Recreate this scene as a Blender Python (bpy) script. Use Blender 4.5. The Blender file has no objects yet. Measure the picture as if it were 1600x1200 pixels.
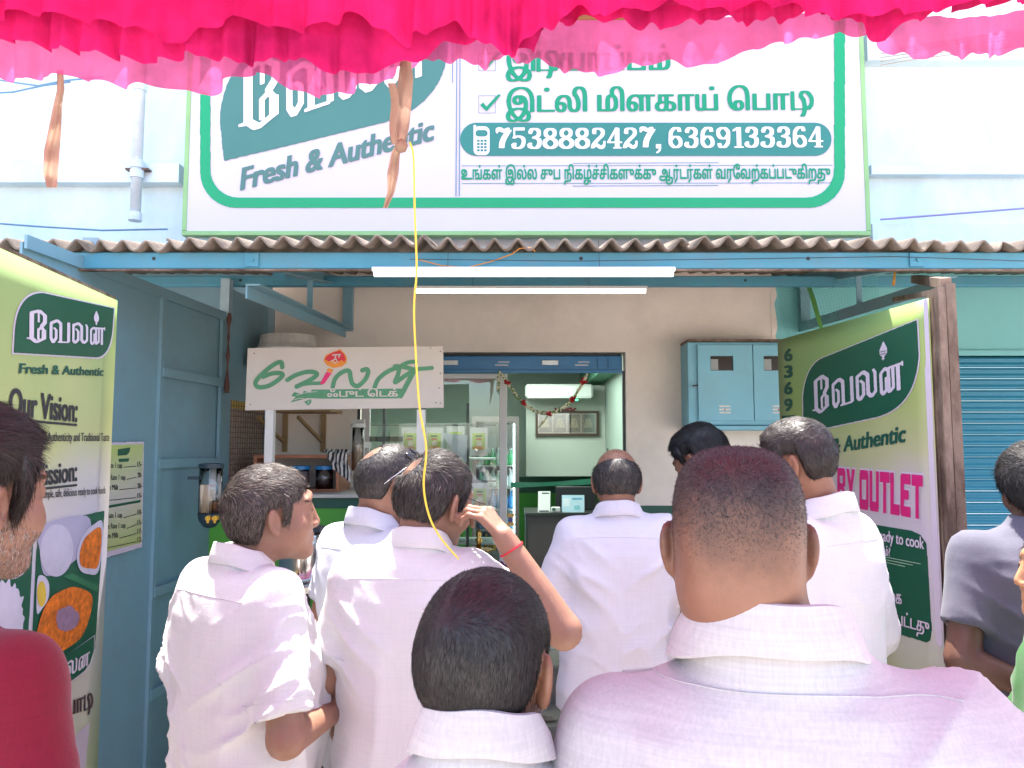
import bpy, math, random
import numpy as np
from mathutils import Vector, Matrix
S = bpy.context.scene
COL = S.collection
random.seed(7); RNG = np.random.default_rng(7)
R = math.radians
# ------------------------------------------------------------------ camera, sky, sun, exposure
PITCH = R(4.7); CAMZ = 1.70; F = 1200.0
cd = bpy.data.cameras.new('camera'); cd.lens = 27; cd.sensor_width = 36; cd.clip_end = 500; cd.clip_start = .02
cam = bpy.data.objects.new('camera', cd); COL.objects.link(cam); S.camera = cam
cam.location = (0, 0, CAMZ); cam.rotation_euler = (math.pi/2+PITCH, 0, 0)
w = bpy.data.worlds.new('World'); S.world = w; w.use_nodes = True
SUN_EL, SUN_AZ = R(76), R(350)     # azimuth clockwise from +Y
nt = w.node_tree; sk = nt.nodes.new('ShaderNodeTexSky'); sk.sky_type = 'NISHITA'; sk.sun_disc = False
sk.sun_elevation = SUN_EL; sk.sun_rotation = SUN_AZ; sk.dust_density = 2.0
nt.links.new(sk.outputs[0], nt.nodes['Background'].inputs[0]); nt.nodes['Background'].inputs[1].default_value = .15
sd = bpy.data.lights.new('sun', 'SUN'); sd.energy = 4.0; sd.angle = R(.6); sd.color = (1, .95, .87)
sun = bpy.data.objects.new('sun', sd); COL.objects.link(sun); sun.location = (0, 0, 20)
sdir = Vector((math.sin(SUN_AZ)*math.cos(SUN_EL), math.cos(SUN_AZ)*math.cos(SUN_EL), math.sin(SUN_EL)))
sun.rotation_euler = sdir.to_track_quat('Z', 'Y').to_euler()
S.view_settings.view_transform = 'Standard'; S.view_settings.look = 'None'
S.view_settings.exposure = 2.3; S.view_settings.gamma = 1; S.view_settings.use_curve_mapping = False

# ------------------------------------------------------------------ helpers
def ray(px, py):
    a = (px-800)/F; b = (600-py)/F
    return Vector((a, math.cos(PITCH)-b*math.sin(PITCH), math.sin(PITCH)+b*math.cos(PITCH)))
def W(px, py, Y):                       # a point of the photograph carried out to the depth Y where the thing stands
    d = ray(px, py); t = Y/d.y
    return Vector((d.x*t, Y, CAMZ+d.z*t))
def WX(px, Y): return W(px, 699, Y).x
def WZ(py, Y): return W(800, py, Y).z

def tag(o, label=None, cat=None, group=None, kind=None):
    if label: o['label'] = label
    if cat: o['category'] = cat
    if group: o['group'] = group
    if kind: o['kind'] = kind
    return o
def thing(name, label, cat, loc=(0, 0, 0), rz=0, group=None):
    o = bpy.data.objects.new(name, None); COL.objects.link(o); o.empty_display_size = .1
    o.location = loc; o.rotation_euler = (0, 0, rz)
    return tag(o, label, cat, group)
def copy_tree(o, parent=None):
    c = o.copy(); COL.objects.link(c); c.parent = parent
    for ch in [x for x in S.objects if x.parent == o]:
        copy_tree(ch, c)
    return c

def setmesh(name, V, Fq, mats, parent=None, smooth=False, mi=None):
    """V (n,3) array, Fq list of tuples or (m,k) array"""
    me = bpy.data.meshes.new(name)
    V = np.asarray(V, dtype=np.float32)
    if isinstance(Fq, np.ndarray):
        m, k = Fq.shape
        me.vertices.add(len(V)); me.vertices.foreach_set('co', V.ravel())
        me.loops.add(m*k); me.loops.foreach_set('vertex_index', Fq.astype(np.int32).ravel())
        me.polygons.add(m); me.polygons.foreach_set('loop_start', np.arange(0, m*k, k, dtype=np.int32))
        me.update(calc_edges=True); me.validate()
    else:
        me.from_pydata(V.tolist(), [], Fq)
    if not isinstance(mats, (list, tuple)): mats = [mats]
    for m_ in mats:
        if m_: me.materials.append(m_)
    if smooth: me.polygons.foreach_set('use_smooth', [True]*len(me.polygons))
    if mi is not None: me.polygons.foreach_set('material_index', mi)
    me.update()
    o = bpy.data.objects.new(name, me); COL.objects.link(o)
    if parent: o.parent = parent
    return o

class MB:
    """collects shapes into one mesh"""
    def __init__(s): s.v = []; s.f = []
    def add(s, vs, fs):
        b = len(s.v); s.v += [tuple(v) for v in vs]; s.f += [tuple(i+b for i in f) for f in fs]; return s
    def box(s, x0, x1, y0, y1, z0, z1, bev=0):
        if bev <= 0:
            vs = [(x, y, z) for z in (z0, z1) for y in (y0, y1) for x in (x0, x1)]
            return s.add(vs, [(0, 2, 3, 1), (4, 5, 7, 6), (0, 1, 5, 4), (2, 6, 7, 3), (0, 4, 6, 2), (1, 3, 7, 5)])
        c = ((x0+x1)/2, (y0+y1)/2, (z0+z1)/2); h = ((x1-x0)/2, (y1-y0)/2, (z1-z0)/2); b = min(bev, *[.45*q for q in h])
        pts = []
        idx = {}
        for sx in (-1, 1):
            for sy in (-1, 1):
                for sz in (-1, 1):
                    for ax in range(3):
                        p = [h[0]*sx, h[1]*sy, h[2]*sz]
                        for k in range(3):
                            if k != ax: p[k] -= b*(sx, sy, sz)[k]
                        idx[(sx, sy, sz, ax)] = len(pts); pts.append((p[0]+c[0], p[1]+c[1], p[2]+c[2]))
        fs = []
        I = lambda a, b_, c_, ax: idx[(a, b_, c_, ax)]
        for q in (-1, 1):
            fs.append((I(q, -1, -1, 0), I(q, 1, -1, 0), I(q, 1, 1, 0), I(q, -1, 1, 0)))
            fs.append((I(-1, q, -1, 1), I(1, q, -1, 1), I(1, q, 1, 1), I(-1, q, 1, 1)))
            fs.append((I(-1, -1, q, 2), I(1, -1, q, 2), I(1, 1, q, 2), I(-1, 1, q, 2)))
        for a in (-1, 1):
            for c_ in (-1, 1):
                fs.append((I(a, c_, -1, 0), I(a, c_, 1, 0), I(a, c_, 1, 1), I(a, c_, -1, 1)))
                fs.append((I(a, -1, c_, 0), I(a, 1, c_, 0), I(a, 1, c_, 2), I(a, -1, c_, 2)))
                fs.append((I(-1, a, c_, 1), I(1, a, c_, 1), I(1, a, c_, 2), I(-1, a, c_, 2)))
                for d in (-1, 1): fs.append((I(a, c_, d, 0), I(a, c_, d, 1), I(a, c_, d, 2)))
        return s.add(pts, fs)
    def bar(s, a, b, w_, h_=None, up=(0, 0, 1)):
        a = Vector(a); b = Vector(b); d = (b-a).normalized(); h_ = h_ or w_
        u = Vector(up)
        if abs(d.dot(u)) > .98: u = Vector((0, 1, 0))
        x = d.cross(u).normalized(); z = x.cross(d).normalized()
        vs = [p+x*sx*w_/2+z*sz*h_/2 for p in (a, b) for sx, sz in ((-1, -1), (1, -1), (1, 1), (-1, 1))]
        return s.add(vs, [(0, 1, 2, 3), (7, 6, 5, 4), (0, 4, 5, 1), (1, 5, 6, 2), (2, 6, 7, 3), (3, 7, 4, 0)])
    def angle(s, a, b, w_, t=.006, up=(0, 0, 1)):      # L section
        a = Vector(a); b = Vector(b); d = (b-a).normalized(); u = Vector(up)
        if abs(d.dot(u)) > .98: u = Vector((0, 1, 0))
        x = d.cross(u).normalized(); z = x.cross(d).normalized()
        pr = [(0, 0), (w_, 0), (w_, t), (t, t), (t, w_), (0, w_)]
        vs = [p+x*q[0]+z*q[1] for p in (a, b) for q in pr]
        fs = [(0, 1, 2, 3, 4, 5), (11, 10, 9, 8, 7, 6)]+[(i, i+6, (i+1) % 6+6, (i+1) % 6) for i in range(6)]
        return s.add(vs, fs)
    def tube(s, pts, r, n=8, caps=True, ry=None):
        pts = [Vector(p) for p in pts]; rs = r if hasattr(r, '__len__') else [r]*len(pts)
        base = len(s.v); up = None
        for i, p in enumerate(pts):
            d = (pts[min(i+1, len(pts)-1)]-pts[max(i-1, 0)]).normalized()
            if up is None:
                up = Vector((0, 0, 1)) if abs(d.z) < .9 else Vector((0, 1, 0))
            x = d.cross(up).normalized(); z = x.cross(d).normalized(); up = z
            for k in range(n):
                a = 2*math.pi*k/n
                s.v.append(tuple(p+x*math.cos(a)*rs[i]+z*math.sin(a)*(rs[i] if ry is None else ry)))
        for i in range(len(pts)-1):
            for k in range(n):
                s.f.append((base+i*n+k, base+i*n+(k+1) % n, base+(i+1)*n+(k+1) % n, base+(i+1)*n+k))
        if caps:
            s.f.append(tuple(base+k for k in range(n))[::-1]); e = base+(len(pts)-1)*n
            s.f.append(tuple(e+k for k in range(n)))
        return s
    def lathe(s, prof, c=(0, 0, 0), n=20, sx=1, sy=1):
        base = len(s.v)
        for r, z in prof:
            for k in range(n):
                a = 2*math.pi*k/n; s.v.append((c[0]+r*sx*math.cos(a), c[1]+r*sy*math.sin(a), c[2]+z))
        for i in range(len(prof)-1):
            for k in range(n):
                s.f.append((base+i*n+k, base+i*n+(k+1) % n, base+(i+1)*n+(k+1) % n, base+(i+1)*n+k))
        s.f.append(tuple(base+k for k in range(n))[::-1]); e = base+(len(prof)-1)*n
        s.f.append(tuple(e+k for k in range(n)))
        return s
    def grid(s, fn, nu, nv):
        base = len(s.v)
        for j in range(nv+1):
            for i in range(nu+1): s.v.append(tuple(fn(i/nu, j/nv)))
        for j in range(nv):
            for i in range(nu):
                a = base+j*(nu+1)+i; s.f.append((a, a+1, a+nu+2, a+nu+1))
        return s
    def build(s, name, mat, parent=None, smooth=False, solid=0):
        o = setmesh(name, s.v, s.f, mat, parent, smooth)
        if solid:
            m = o.modifiers.new('t', 'SOLIDIFY'); m.thickness = solid
        return o
def autosmooth(o, ang=40):
    me = o.data
    import bmesh
    bm = bmesh.new(); bm.from_mesh(me)
    for f in bm.faces: f.smooth = True
    for e in bm.edges:
        if len(e.link_faces) == 2 and e.calc_face_angle(0) > R(ang): e.smooth = False
    bm.to_mesh(me); bm.free(); return o

# ------------------------------------------------------------------ materials (procedural)
MATS = {}
def M(name, col, rough=.6, var=.10, scale=5, bump=0., bscale=80, metal=0, dirt=None, dscale=3, damt=.5, stretch=None, sss=0,
      spec=.5, bump2=0., b2scale=8, sheen=0, coat=0):
    if name in MATS: return MATS[name]
    m = bpy.data.materials.new(name); m.use_nodes = True; t = m.node_tree; N = t.nodes; L = t.links
    b = N['Principled BSDF']; b.inputs['Roughness'].default_value = rough; b.inputs['Metallic'].default_value = metal
    b.inputs['Specular IOR Level'].default_value = spec
    if coat: b.inputs['Coat Weight'].default_value = coat; b.inputs['Coat Roughness'].default_value = .15
    if sheen: b.inputs['Sheen Weight'].default_value = sheen
    tc = N.new('ShaderNodeTexCoord'); co = tc.outputs['Object']
    if stretch:
        mp = N.new('ShaderNodeMapping'); mp.inputs['Scale'].default_value = stretch; L.new(co, mp.inputs[0]); co = mp.outputs[0]
    c = (*col, 1)
    n = N.new('ShaderNodeTexNoise'); n.inputs['Scale'].default_value = scale; n.inputs['Detail'].default_value = 6; n.inputs['Roughness'].default_value = .65
    L.new(co, n.inputs['Vector'])
    r = N.new('ShaderNodeValToRGB'); r.color_ramp.elements[0].position = .3; r.color_ramp.elements[1].position = .7
    r.color_ramp.elements[0].color = (*[x*(1-var) for x in col], 1); r.color_ramp.elements[1].color = (*[min(1, x*(1+var)) for x in col], 1)
    L.new(n.outputs['Fac'], r.inputs[0]); out = r.outputs[0]
    if dirt:
        n2 = N.new('ShaderNodeTexNoise'); n2.inputs['Scale'].default_value = dscale; n2.inputs['Detail'].default_value = 9; n2.inputs['Roughness'].default_value = .72
        L.new(co, n2.inputs['Vector'])
        r2 = N.new('ShaderNodeValToRGB'); r2.color_ramp.elements[0].position = .55-.25*damt; r2.color_ramp.elements[1].position = .78-.1*damt
        r2.color_ramp.elements[0].color = (0, 0, 0, 1); r2.color_ramp.elements[1].color = (damt*1.2 if damt < .8 else 1,)*3+(1,)
        L.new(n2.outputs['Fac'], r2.inputs[0])
        mx = N.new('ShaderNodeMixRGB'); mx.inputs[2].default_value = (*dirt, 1); L.new(r2.outputs[0], mx.inputs[0]); L.new(out, mx.inputs[1]); out = mx.outputs[0]
    L.new(out, b.inputs['Base Color'])
    if sss:
        b.inputs['Subsurface Weight'].default_value = sss; b.inputs['Subsurface Radius'].default_value = (.012, .005, .003); b.inputs['Subsurface Scale'].default_value = 1
    if bump or bump2:
        prev = None
        for am, sc in ((bump, bscale), (bump2, b2scale)):
            if not am: continue
            n3 = N.new('ShaderNodeTexNoise'); n3.inputs['Scale'].default_value = sc; n3.inputs['Detail'].default_value = 5; L.new(co, n3.inputs['Vector'])
            bp = N.new('ShaderNodeBump'); bp.inputs['Strength'].default_value = 1; bp.inputs['Distance'].default_value = am
            L.new(n3.outputs['Fac'], bp.inputs['Height'])
            if prev: L.new(prev, bp.inputs['Normal'])
            prev = bp.outputs[0]
        L.new(prev, b.inputs['Normal'])
    MATS[name] = m; return m
def emis(name, col, s):
    if name in MATS: return MATS[name]
    m = bpy.data.materials.new(name); m.use_nodes = True; b = m.node_tree.nodes['Principled BSDF']
    b.inputs['Base Color'].default_value = (*col, 1); b.inputs['Emission Color'].default_value = (*col, 1); b.inputs['Emission Strength'].default_value = s
    MATS[name] = m; return m
def glassmat(name, tint=(1, 1, 1), refl=.12, rough=.0):
    if name in MATS: return MATS[name]
    m = bpy.data.materials.new(name); m.use_nodes = True; t = m.node_tree; N = t.nodes; L = t.links
    N.remove(N['Principled BSDF']); out = N['Material Output']
    a = N.new('ShaderNodeBsdfTransparent'); a.inputs[0].default_value = (*tint, 1)
    g = N.new('ShaderNodeBsdfGlossy'); g.inputs['Roughness'].default_value = rough
    lw = N.new('ShaderNodeFresnel'); lw.inputs[0].default_value = 1.5
    mth = N.new('ShaderNodeMath'); mth.operation = 'ADD'; mth.inputs[1].default_value = refl; L.new(lw.outputs[0], mth.inputs[0])
    mx = N.new('ShaderNodeMixShader'); L.new(mth.outputs[0], mx.inputs[0]); L.new(a.outputs[0], mx.inputs[1]); L.new(g.outputs[0], mx.inputs[2])
    L.new(mx.outputs[0], out.inputs[0]); MATS[name] = m; return m
def clothmat(name, col, transl=.5, transp=.1, var=.15, wrinkle=.004):
    if name in MATS: return MATS[name]
    m = bpy.data.materials.new(name); m.use_nodes = True; t = m.node_tree; N = t.nodes; L = t.links
    N.remove(N['Principled BSDF']); out = N['Material Output']
    tc = N.new('ShaderNodeTexCoord')
    n = N.new('ShaderNodeTexNoise'); n.inputs['Scale'].default_value = 9; n.inputs['Detail'].default_value = 8; L.new(tc.outputs['Object'], n.inputs['Vector'])
    r = N.new('ShaderNodeValToRGB'); r.color_ramp.elements[0].position = .3; r.color_ramp.elements[1].position = .7
    r.color_ramp.elements[0].color = (*[x*(1-var) for x in col], 1); r.color_ramp.elements[1].color = (*[min(1, x*(1+var)) for x in col], 1)
    L.new(n.outputs['Fac'], r.inputs[0])
    bp = N.new('ShaderNodeBump'); bp.inputs['Strength'].default_value = 1; bp.inputs['Distance'].default_value = wrinkle
    n3 = N.new('ShaderNodeTexNoise'); n3.inputs['Scale'].default_value = 14; n3.inputs['Detail'].default_value = 7; n3.inputs['Distortion'].default_value = 1.5; L.new(tc.outputs['Object'], n3.inputs['Vector']); L.new(n3.outputs['Fac'], bp.inputs['Height'])
    d = N.new('ShaderNodeBsdfDiffuse'); tr = N.new('ShaderNodeBsdfTranslucent'); a = N.new('ShaderNodeBsdfTransparent')
    a.inputs[0].default_value = (min(1, col[0]*1.15), max(.25, col[1]), max(.35, col[2]), 1)
    for q in (d, tr): L.new(r.outputs[0], q.inputs[0]); L.new(bp.outputs[0], q.inputs['Normal'])
    m1 = N.new('ShaderNodeMixShader'); m1.inputs[0].default_value = transl; L.new(d.outputs[0], m1.inputs[1]); L.new(tr.outputs[0], m1.inputs[2])
    m2 = N.new('ShaderNodeMixShader'); m2.inputs[0].default_value = transp; L.new(m1.outputs[0], m2.inputs[1]); L.new(a.outputs[0], m2.inputs[2])
    L.new(m2.outputs[0], out.inputs[0]); MATS[name] = m; return m

# ------------------------------------------------------------------ ink: outlines -> clean flat meshes
def hull(P):
    P = sorted(set((round(a, 6), round(b, 6)) for a, b in P))
    if len(P) < 3: return P
    def half(Q):
        h = []
        for p in Q:
            while len(h) > 1 and (h[-1][0]-h[-2][0])*(p[1]-h[-2][1])-(h[-1][1]-h[-2][1])*(p[0]-h[-2][0]) <= 0: h.pop()
            h.append(p)
        return h
    a = half(P); b = half(P[::-1]); return a[:-1]+b[:-1]
def smooth_line(pts, n=8):
    pts = [np.array(p, float) for p in pts]; P = [2*pts[0]-pts[1]]+pts+[2*pts[-1]-pts[-2]]; out = []
    for i in range(1, len(P)-2):
        for k in range(n):
            t = k/n; a, b, c, d = P[i-1], P[i], P[i+1], P[i+2]
            out.append(.5*((2*b)+(-a+c)*t+(2*a-5*b+4*c-d)*t*t+(-a+3*b-3*c+d)*t**3))
    out.append(pts[-1]); return out
def pen(pts, wx, wy=None, ang=0, smooth=False, taper=None):
    """broad nib stroke -> list of contours"""
    wy = wy or wx
    if smooth: pts = smooth_line(pts)
    out = []
    if wx == wy: nib = [(math.cos(a)*wx/2, math.sin(a)*wx/2) for a in np.arange(12)*math.pi/6]
    else:
        c, s_ = math.cos(ang), math.sin(ang)
        nib = [(x*wx/2*c-y*wy/2*s_, x*wx/2*s_+y*wy/2*c) for x, y in ((-1, -1), (1, -1), (1, 1), (-1, 1))]
    n = len(pts)
    for i in range(n-1):
        a, b = pts[i], pts[i+1]
        ka = taper(i/(n-1)) if taper else 1; kb = taper((i+1)/(n-1)) if taper else 1
        out.append(hull([(a[0]+x*ka, a[1]+y*ka) for x, y in nib]+[(b[0]+x*kb, b[1]+y*kb) for x, y in nib]))
    return out
def text(s, kern=None, track=1.0):
    if 'டி' in s:             # the joined letter is drawn by hand
        a, b_ = s.split('டி', 1); out = text(a) if a.strip() else []; x = (bbox(out)[1]+.10) if out else 0
        g_ = pen([(.05, .60), (.05, .0)], .07, .05)+pen([(.05, .025), (.66, .025)], .06, .055)+pen([(.60, .03), (.74, .16), (.76, .38), (.62, .58), (.44, .60), (.36, .46), (.46, .34), (.50, .10), (.46, -.12), (.40, -.2)], .07, .05, smooth=True)
        out = out+xf(g_, dx=x)
        if b_.strip(): r_ = text(b_); out = out+xf(r_, dx=x+.90-bbox(r_)[0])
        return out
    c = bpy.data.curves.new('t', 'FONT'); c.body = s; c.size = 1; c.fill_mode = 'NONE'; c.resolution_u = 4; c.space_character = track
    if kern:
        for i, k in kern.items(): c.body_format[i].kerning = k
    o = bpy.data.objects.new('t', c); COL.objects.link(o); bpy.context.view_layer.update()
    me = bpy.data.meshes.new_from_object(o.evaluated_get(bpy.context.evaluated_depsgraph_get()))
    V = [v.co.to_2d() for v in me.vertices]; nx = {}
    for e in me.edges: nx.setdefault(e.vertices[0], []).append(e.vertices[1]); nx.setdefault(e.vertices[1], []).append(e.vertices[0])
    seen = set(); out = []
    for st in range(len(V)):
        if st in seen or st not in nx: continue
        loop = [st]; seen.add(st); cur = st
        while True:
            nn = [q for q in sorted(nx[cur], key=lambda q: (q-cur) % 1000000 if False else abs(q-cur)) if q not in seen]
            if cur == st and len(nx[cur]) == 2 and st+1 in nx[cur] and st+1 not in seen: nn = [st+1]
            if not nn: break
            cur = nn[0]; seen.add(cur); loop.append(cur)
        out.append([(V[i].x, V[i].y) for i in loop])
    bpy.data.objects.remove(o); bpy.data.curves.remove(c); bpy.data.meshes.remove(me)
    return out
def xf(cs, sx=1, sy=1, dx=0, dy=0, sk_=0):
    return [[(x*sx+y*sk_+dx, y*sy+dy) for x, y in c] for c in cs]
def bbox(cs):
    X = [p[0] for c in cs for p in c]; Y = [p[1] for c in cs for p in c]; return min(X), max(X), min(Y), max(Y)
def ink(contours, rows=44, bold=0., boldy=0.):
    """nonzero-winding union of the contours -> (verts2d, faces)"""
    x0, x1, y0, y1 = bbox(contours); h = (y1-y0)/rows; pad = 3+int(max(bold, boldy)/h)
    x0 -= pad*h; y0 -= pad*h; nx_ = int((x1-x0)/h)+pad+1; ny_ = int((y1-y0)/h)+pad+1; ss = 3; hs = h/ss
    A = np.zeros((ny_*ss, nx_*ss+1), np.int16)
    for c in contours:
        c = np.array(c); d = np.roll(c, -1, 0)
        for (ax, ay), (bx, by) in zip(c, d):
            if ay == by: continue
            s_ = 1
            if ay > by: ax, ay, bx, by = bx, by, ax, ay; s_ = -1
            r0 = max(0, math.ceil((ay-y0)/hs-.5)); r1 = min(ny_*ss-1, math.ceil((by-y0)/hs-.5)-1)
            if r1 < r0: continue
            rr = np.arange(r0, r1+1); yy = y0+(rr+.5)*hs
            xx = ax+(bx-ax)*(yy-ay)/(by-ay); ci = np.clip(np.ceil((xx-x0)/hs-.5).astype(int), 0, nx_*ss)
            np.add.at(A, (rr, ci), s_)
    Mk = (np.cumsum(A, 1)[:, :-1] != 0)
    if bold:
        k = int(round(bold/hs/2)); B = Mk.copy()
        for i in range(1, k+1): B[:, i:] |= Mk[:, :-i]; B[:, :-i] |= Mk[:, i:]
        Mk = B
    if boldy:
        k = int(round(boldy/hs/2)); B = Mk.copy()
        for i in range(1, k+1): B[i:] |= Mk[:-i]; B[:-i] |= Mk[i:]
        Mk = B
    C = Mk.reshape(ny_, ss, nx_, ss).mean((1, 3))
    V = []; Fc = []
    ctr = lambda i, j: (x0+(i+.5)*h, y0+(j+.5)*h)
    IN = C >= .5
    full = IN[:-1, :-1] & IN[1:, :-1] & IN[:-1, 1:] & IN[1:, 1:]; anyc = IN[:-1, :-1] | IN[1:, :-1] | IN[:-1, 1:] | IN[1:, 1:]
    # horizontal runs of full cells
    for j in range(ny_-1):
        row = full[j]; i = 0
        if row.any():
            dd = np.diff(np.concatenate(([0], row.astype(int), [0]))); st = np.where(dd == 1)[0]; en = np.where(dd == -1)[0]
            for a, b in zip(st, en):
                k = len(V); V += [ctr(a, j), ctr(b, j), ctr(b, j+1), ctr(a, j+1)]; Fc.append((k, k+1, k+2, k+3))
        for i in np.where(anyc[j] & ~row)[0]:
            q = [(i, j), (i+1, j), (i+1, j+1), (i, j+1)]; vals = [C[b, a] for a, b in q]; pts = [ctr(a, b) for a, b in q]; P = []
            for a in range(4):
                b = (a+1) % 4
                if vals[a] >= .5: P.append(pts[a])
                if (vals[a] >= .5) != (vals[b] >= .5):
                    t_ = (.5-vals[a])/(vals[b]-vals[a]); P.append((pts[a][0]+(pts[b][0]-pts[a][0])*t_, pts[a][1]+(pts[b][1]-pts[a][1])*t_))
            if len(P) >= 3:
                k = len(V); V += P; Fc.append(tuple(range(k, k+len(P))))
    return V, Fc
class Plane:
    """vertical plane through O, along U (horizontal), V up; off = distance towards the viewer's side"""
    def __init__(s, O, U, nrm=None):
        s.O = Vector(O); s.U = Vector(U).normalized(); s.V = Vector((0, 0, 1)); s.N = s.U.cross(s.V).normalized()
    def uv(s, px, py):
        d = ray(px, py); c = Vector((0, 0, CAMZ)); t = (s.O-c).dot(s.N)/d.dot(s.N); p = c+d*t-s.O
        return np.array((p.dot(s.U), p.dot(s.V)))
    def pt(s, u, v, off=0): return s.O+s.U*u+s.V*v+s.N*off
    def print(s, name, contours, A, B, C, mat, parent, off, rows=44, bold=0, boldy=0, norm=None, label=None, frame=None):
        """lays the ink with its box corner on A (bottom left), B (bottom right), C (top left), all photo points on this plane"""
        a, b, c = (s.uv(*q) for q in (A, B, C))
        V, Fc = ink(contours, rows, bold, boldy); x0, x1, y0, y1 = norm or bbox(contours)
        ex = (b-a)/(x1-x0); ey = (c-a)/(y1-y0)
        Vs = [s.pt(*(a+ex*(x-x0)+ey*(y-y0)), off) for x, y in V]
        o = setmesh(name, [tuple(v) for v in Vs], Fc, mat, parent)
        if label: o['label'] = label
        return o
    def poly(s, name, pts, mat, parent, off, rows=80):
        """filled outline given by photo points"""
        if name.startswith('picture') and len(pts) > 5 and name != 'picture_ground':
            n_ = len(pts); pts = [tuple(q) for q in smooth_line([pts[-2], pts[-1]]+list(pts)+[pts[0], pts[1]], 5)[10:-5]]
        P = [tuple(s.uv(*q)) for q in pts]
        area = sum(P[i][0]*P[(i+1) % len(P)][1]-P[(i+1) % len(P)][0]*P[i][1] for i in range(len(P)))
        V, Fc = ink([P], rows)
        return setmesh(name, [tuple(s.pt(u, v, off)) for u, v in V], Fc, mat, parent)
    def polyline(s, name, pts, width, mat, parent, off, rows=120, closed=False, smooth=False):
        P = [tuple(s.uv(*q)) for q in pts]
        if closed: P = P+[P[0]]
        V, Fc = ink(pen(P, width, smooth=smooth), rows)
        return setmesh(name, [tuple(s.pt(u, v, off)) for u, v in V], Fc, mat, parent)
def bez(a, c, b, n=12): return [((1-t)**2*a[0]+2*t*(1-t)*c[0]+t*t*b[0], (1-t)**2*a[1]+2*t*(1-t)*c[1]+t*t*b[1]) for t in [i/n for i in range(n+1)]]
def rrect(x0, y0, x1, y1, r, n=8, corners=(1, 1, 1, 1)):
    """photo-pixel rounded rectangle, corners order: TL TR BR BL"""
    out = []
    for (cx, cy, a0, on) in ((x0+r, y0+r, 180, corners[0]), (x1-r, y0+r, 270, corners[1]), (x1-r, y1-r, 0, corners[2]), (x0+r, y1-r, 90, corners[3])):
        if not on:
            out.append(((x0 if a0 in (180, 90) else x1), (y0 if a0 in (180, 270) else y1))); continue
        for k in range(n+1):
            a = R(a0+90*k/n); out.append((cx+r*math.cos(a), cy+r*math.sin(a)))
    return out
# ================================================================== STRUCTURE
m_ground = M('dusty concrete', (.46, .41, .36), .9, .2, 2, .004, 40, dirt=(.30, .26, .22), dscale=1.2, damt=.5)
m_beige = M('cream wall paint', (.80, .70, .61), .85, .05, 1.2, .0008, 60, dirt=(.42, .35, .29), dscale=1.3, damt=.35, bump2=.002, b2scale=5)
m_white = M('pale aqua lime wash', (.70, .84, .87), .85, .06, 2, .001, 50, dirt=(.36, .50, .53), dscale=1.6, damt=.45, stretch=(1, 1, .45))
m_teal = M('aqua wall paint', (.20, .50, .50), .8, .06, 1.5, .001, 60, dirt=(.12, .33, .34), dscale=1.5, damt=.3)
m_dkgreen = M('dark green paint', (.02, .085, .055), .6, .1, 3)
m_green = M('bright green paint', (.06, .30, .04), .55, .08, 3)
m_tint = M('pale green interior paint', (.34, .42, .36), .8, .05, 1)
m_ceil = M('interior ceiling paint', (.55, .66, .60), .8, .03, 1)
m_blue = M('blue steel paint', (.185, .345, .41), .5, .12, 3, .0006, 60, dirt=(.12, .15, .16), dscale=1.5, damt=.60, bump2=.004, b2scale=2.5)
m_blue2 = M('brighter blue steel paint', (.07, .27, .36), .5, .12, 5, .0006, 60, dirt=(.14, .12, .10), dscale=5, damt=.35)
m_shut = M('rolling shutter blue', (.03, .17, .36), .35, .12, 3, 0, 60, dirt=(.25, .25, .24), dscale=5, damt=.12, stretch=(1, 1, 5))
m_blue_s = M('weathered roller shutter blue', (.018, .20, .31), .45, .14, 2.5, 0, 60, dirt=(.03, .10, .15), dscale=4, damt=.4, stretch=(.4, 1, 3))
m_rust = M('rusted brown steel', (.10, .055, .035), .75, .4, 9, .002, 50, dirt=(.42, .32, .25), dscale=9, damt=.55, stretch=(1, 1, .35))
m_asb = M('asbestos cement sheet', (.23, .18, .14), .95, .2, 7, .003, 70, dirt=(.07, .05, .04), dscale=5, damt=.6)
m_step = M('worn concrete step', (.26, .23, .20), .9, .15, 5, .004, 30, dirt=(.12, .1, .09), dscale=3, damt=.5)
m_pipe = M('pale painted pipe', (.62, .72, .75), .5, .08, 6, dirt=(.4, .45, .5), dscale=8, damt=.4)
m_blk = M('black plastic', (.015, .015, .016), .45)
m_dark = M('dark steel', (.04, .045, .05), .5)
m_wht = M('white enamel paint', (.72, .68, .64), .45, .05, 4, dirt=(.5, .45, .4), dscale=6, damt=.2)
m_alu = M('white powder coated aluminium', (.66, .63, .60), .4, .04, 5)
m_tile = M('grey floor tile', (.35, .34, .32), .3, .08, 2)

g = MB().box(-30, 30, -30, 40, -.3, 0).build('ground', m_ground); tag(g, kind='structure')

D = 5.0
# --- the shop building
bld = thing('shop_building', 'shop building with cream lower wall, open shopfront and whitewashed upper wall behind the signboard', 'building', (0, D, 0))
def bpart(name, mb, mat, parent=bld, **k):
    o = mb.build(name, mat, parent, **k)
    o.matrix_parent_inverse = Matrix.Translation(-Vector(parent.location)); return o
xL, xR = WX(420, D), WX(1213, D); oL, oR = WX(556, D), WX(979, D); zT = WZ(550, D); ZF = .42
zd1, zd2 = WZ(790, D), WZ(803, D)
b = MB(); b.box(xL, oL, D, D+.16, zd1, 2.88); b.box(oR, xR, D, D+.16, zd1, 2.88); b.box(oL, oR, D, D+.16, zT, 2.88)
bpart('front_wall', b, m_beige)
bpart('blue_side_wall', MB().box(-7, xL-.002, D+.002, D+.16, 0, 2.88), m_blue)
for a_, b_ in ((xL, oL), (oR, xR)): bpart('dado_band', MB().box(a_, b_, D-.002, D+.16, zd2, zd1-.001), m_dkgreen)
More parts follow.
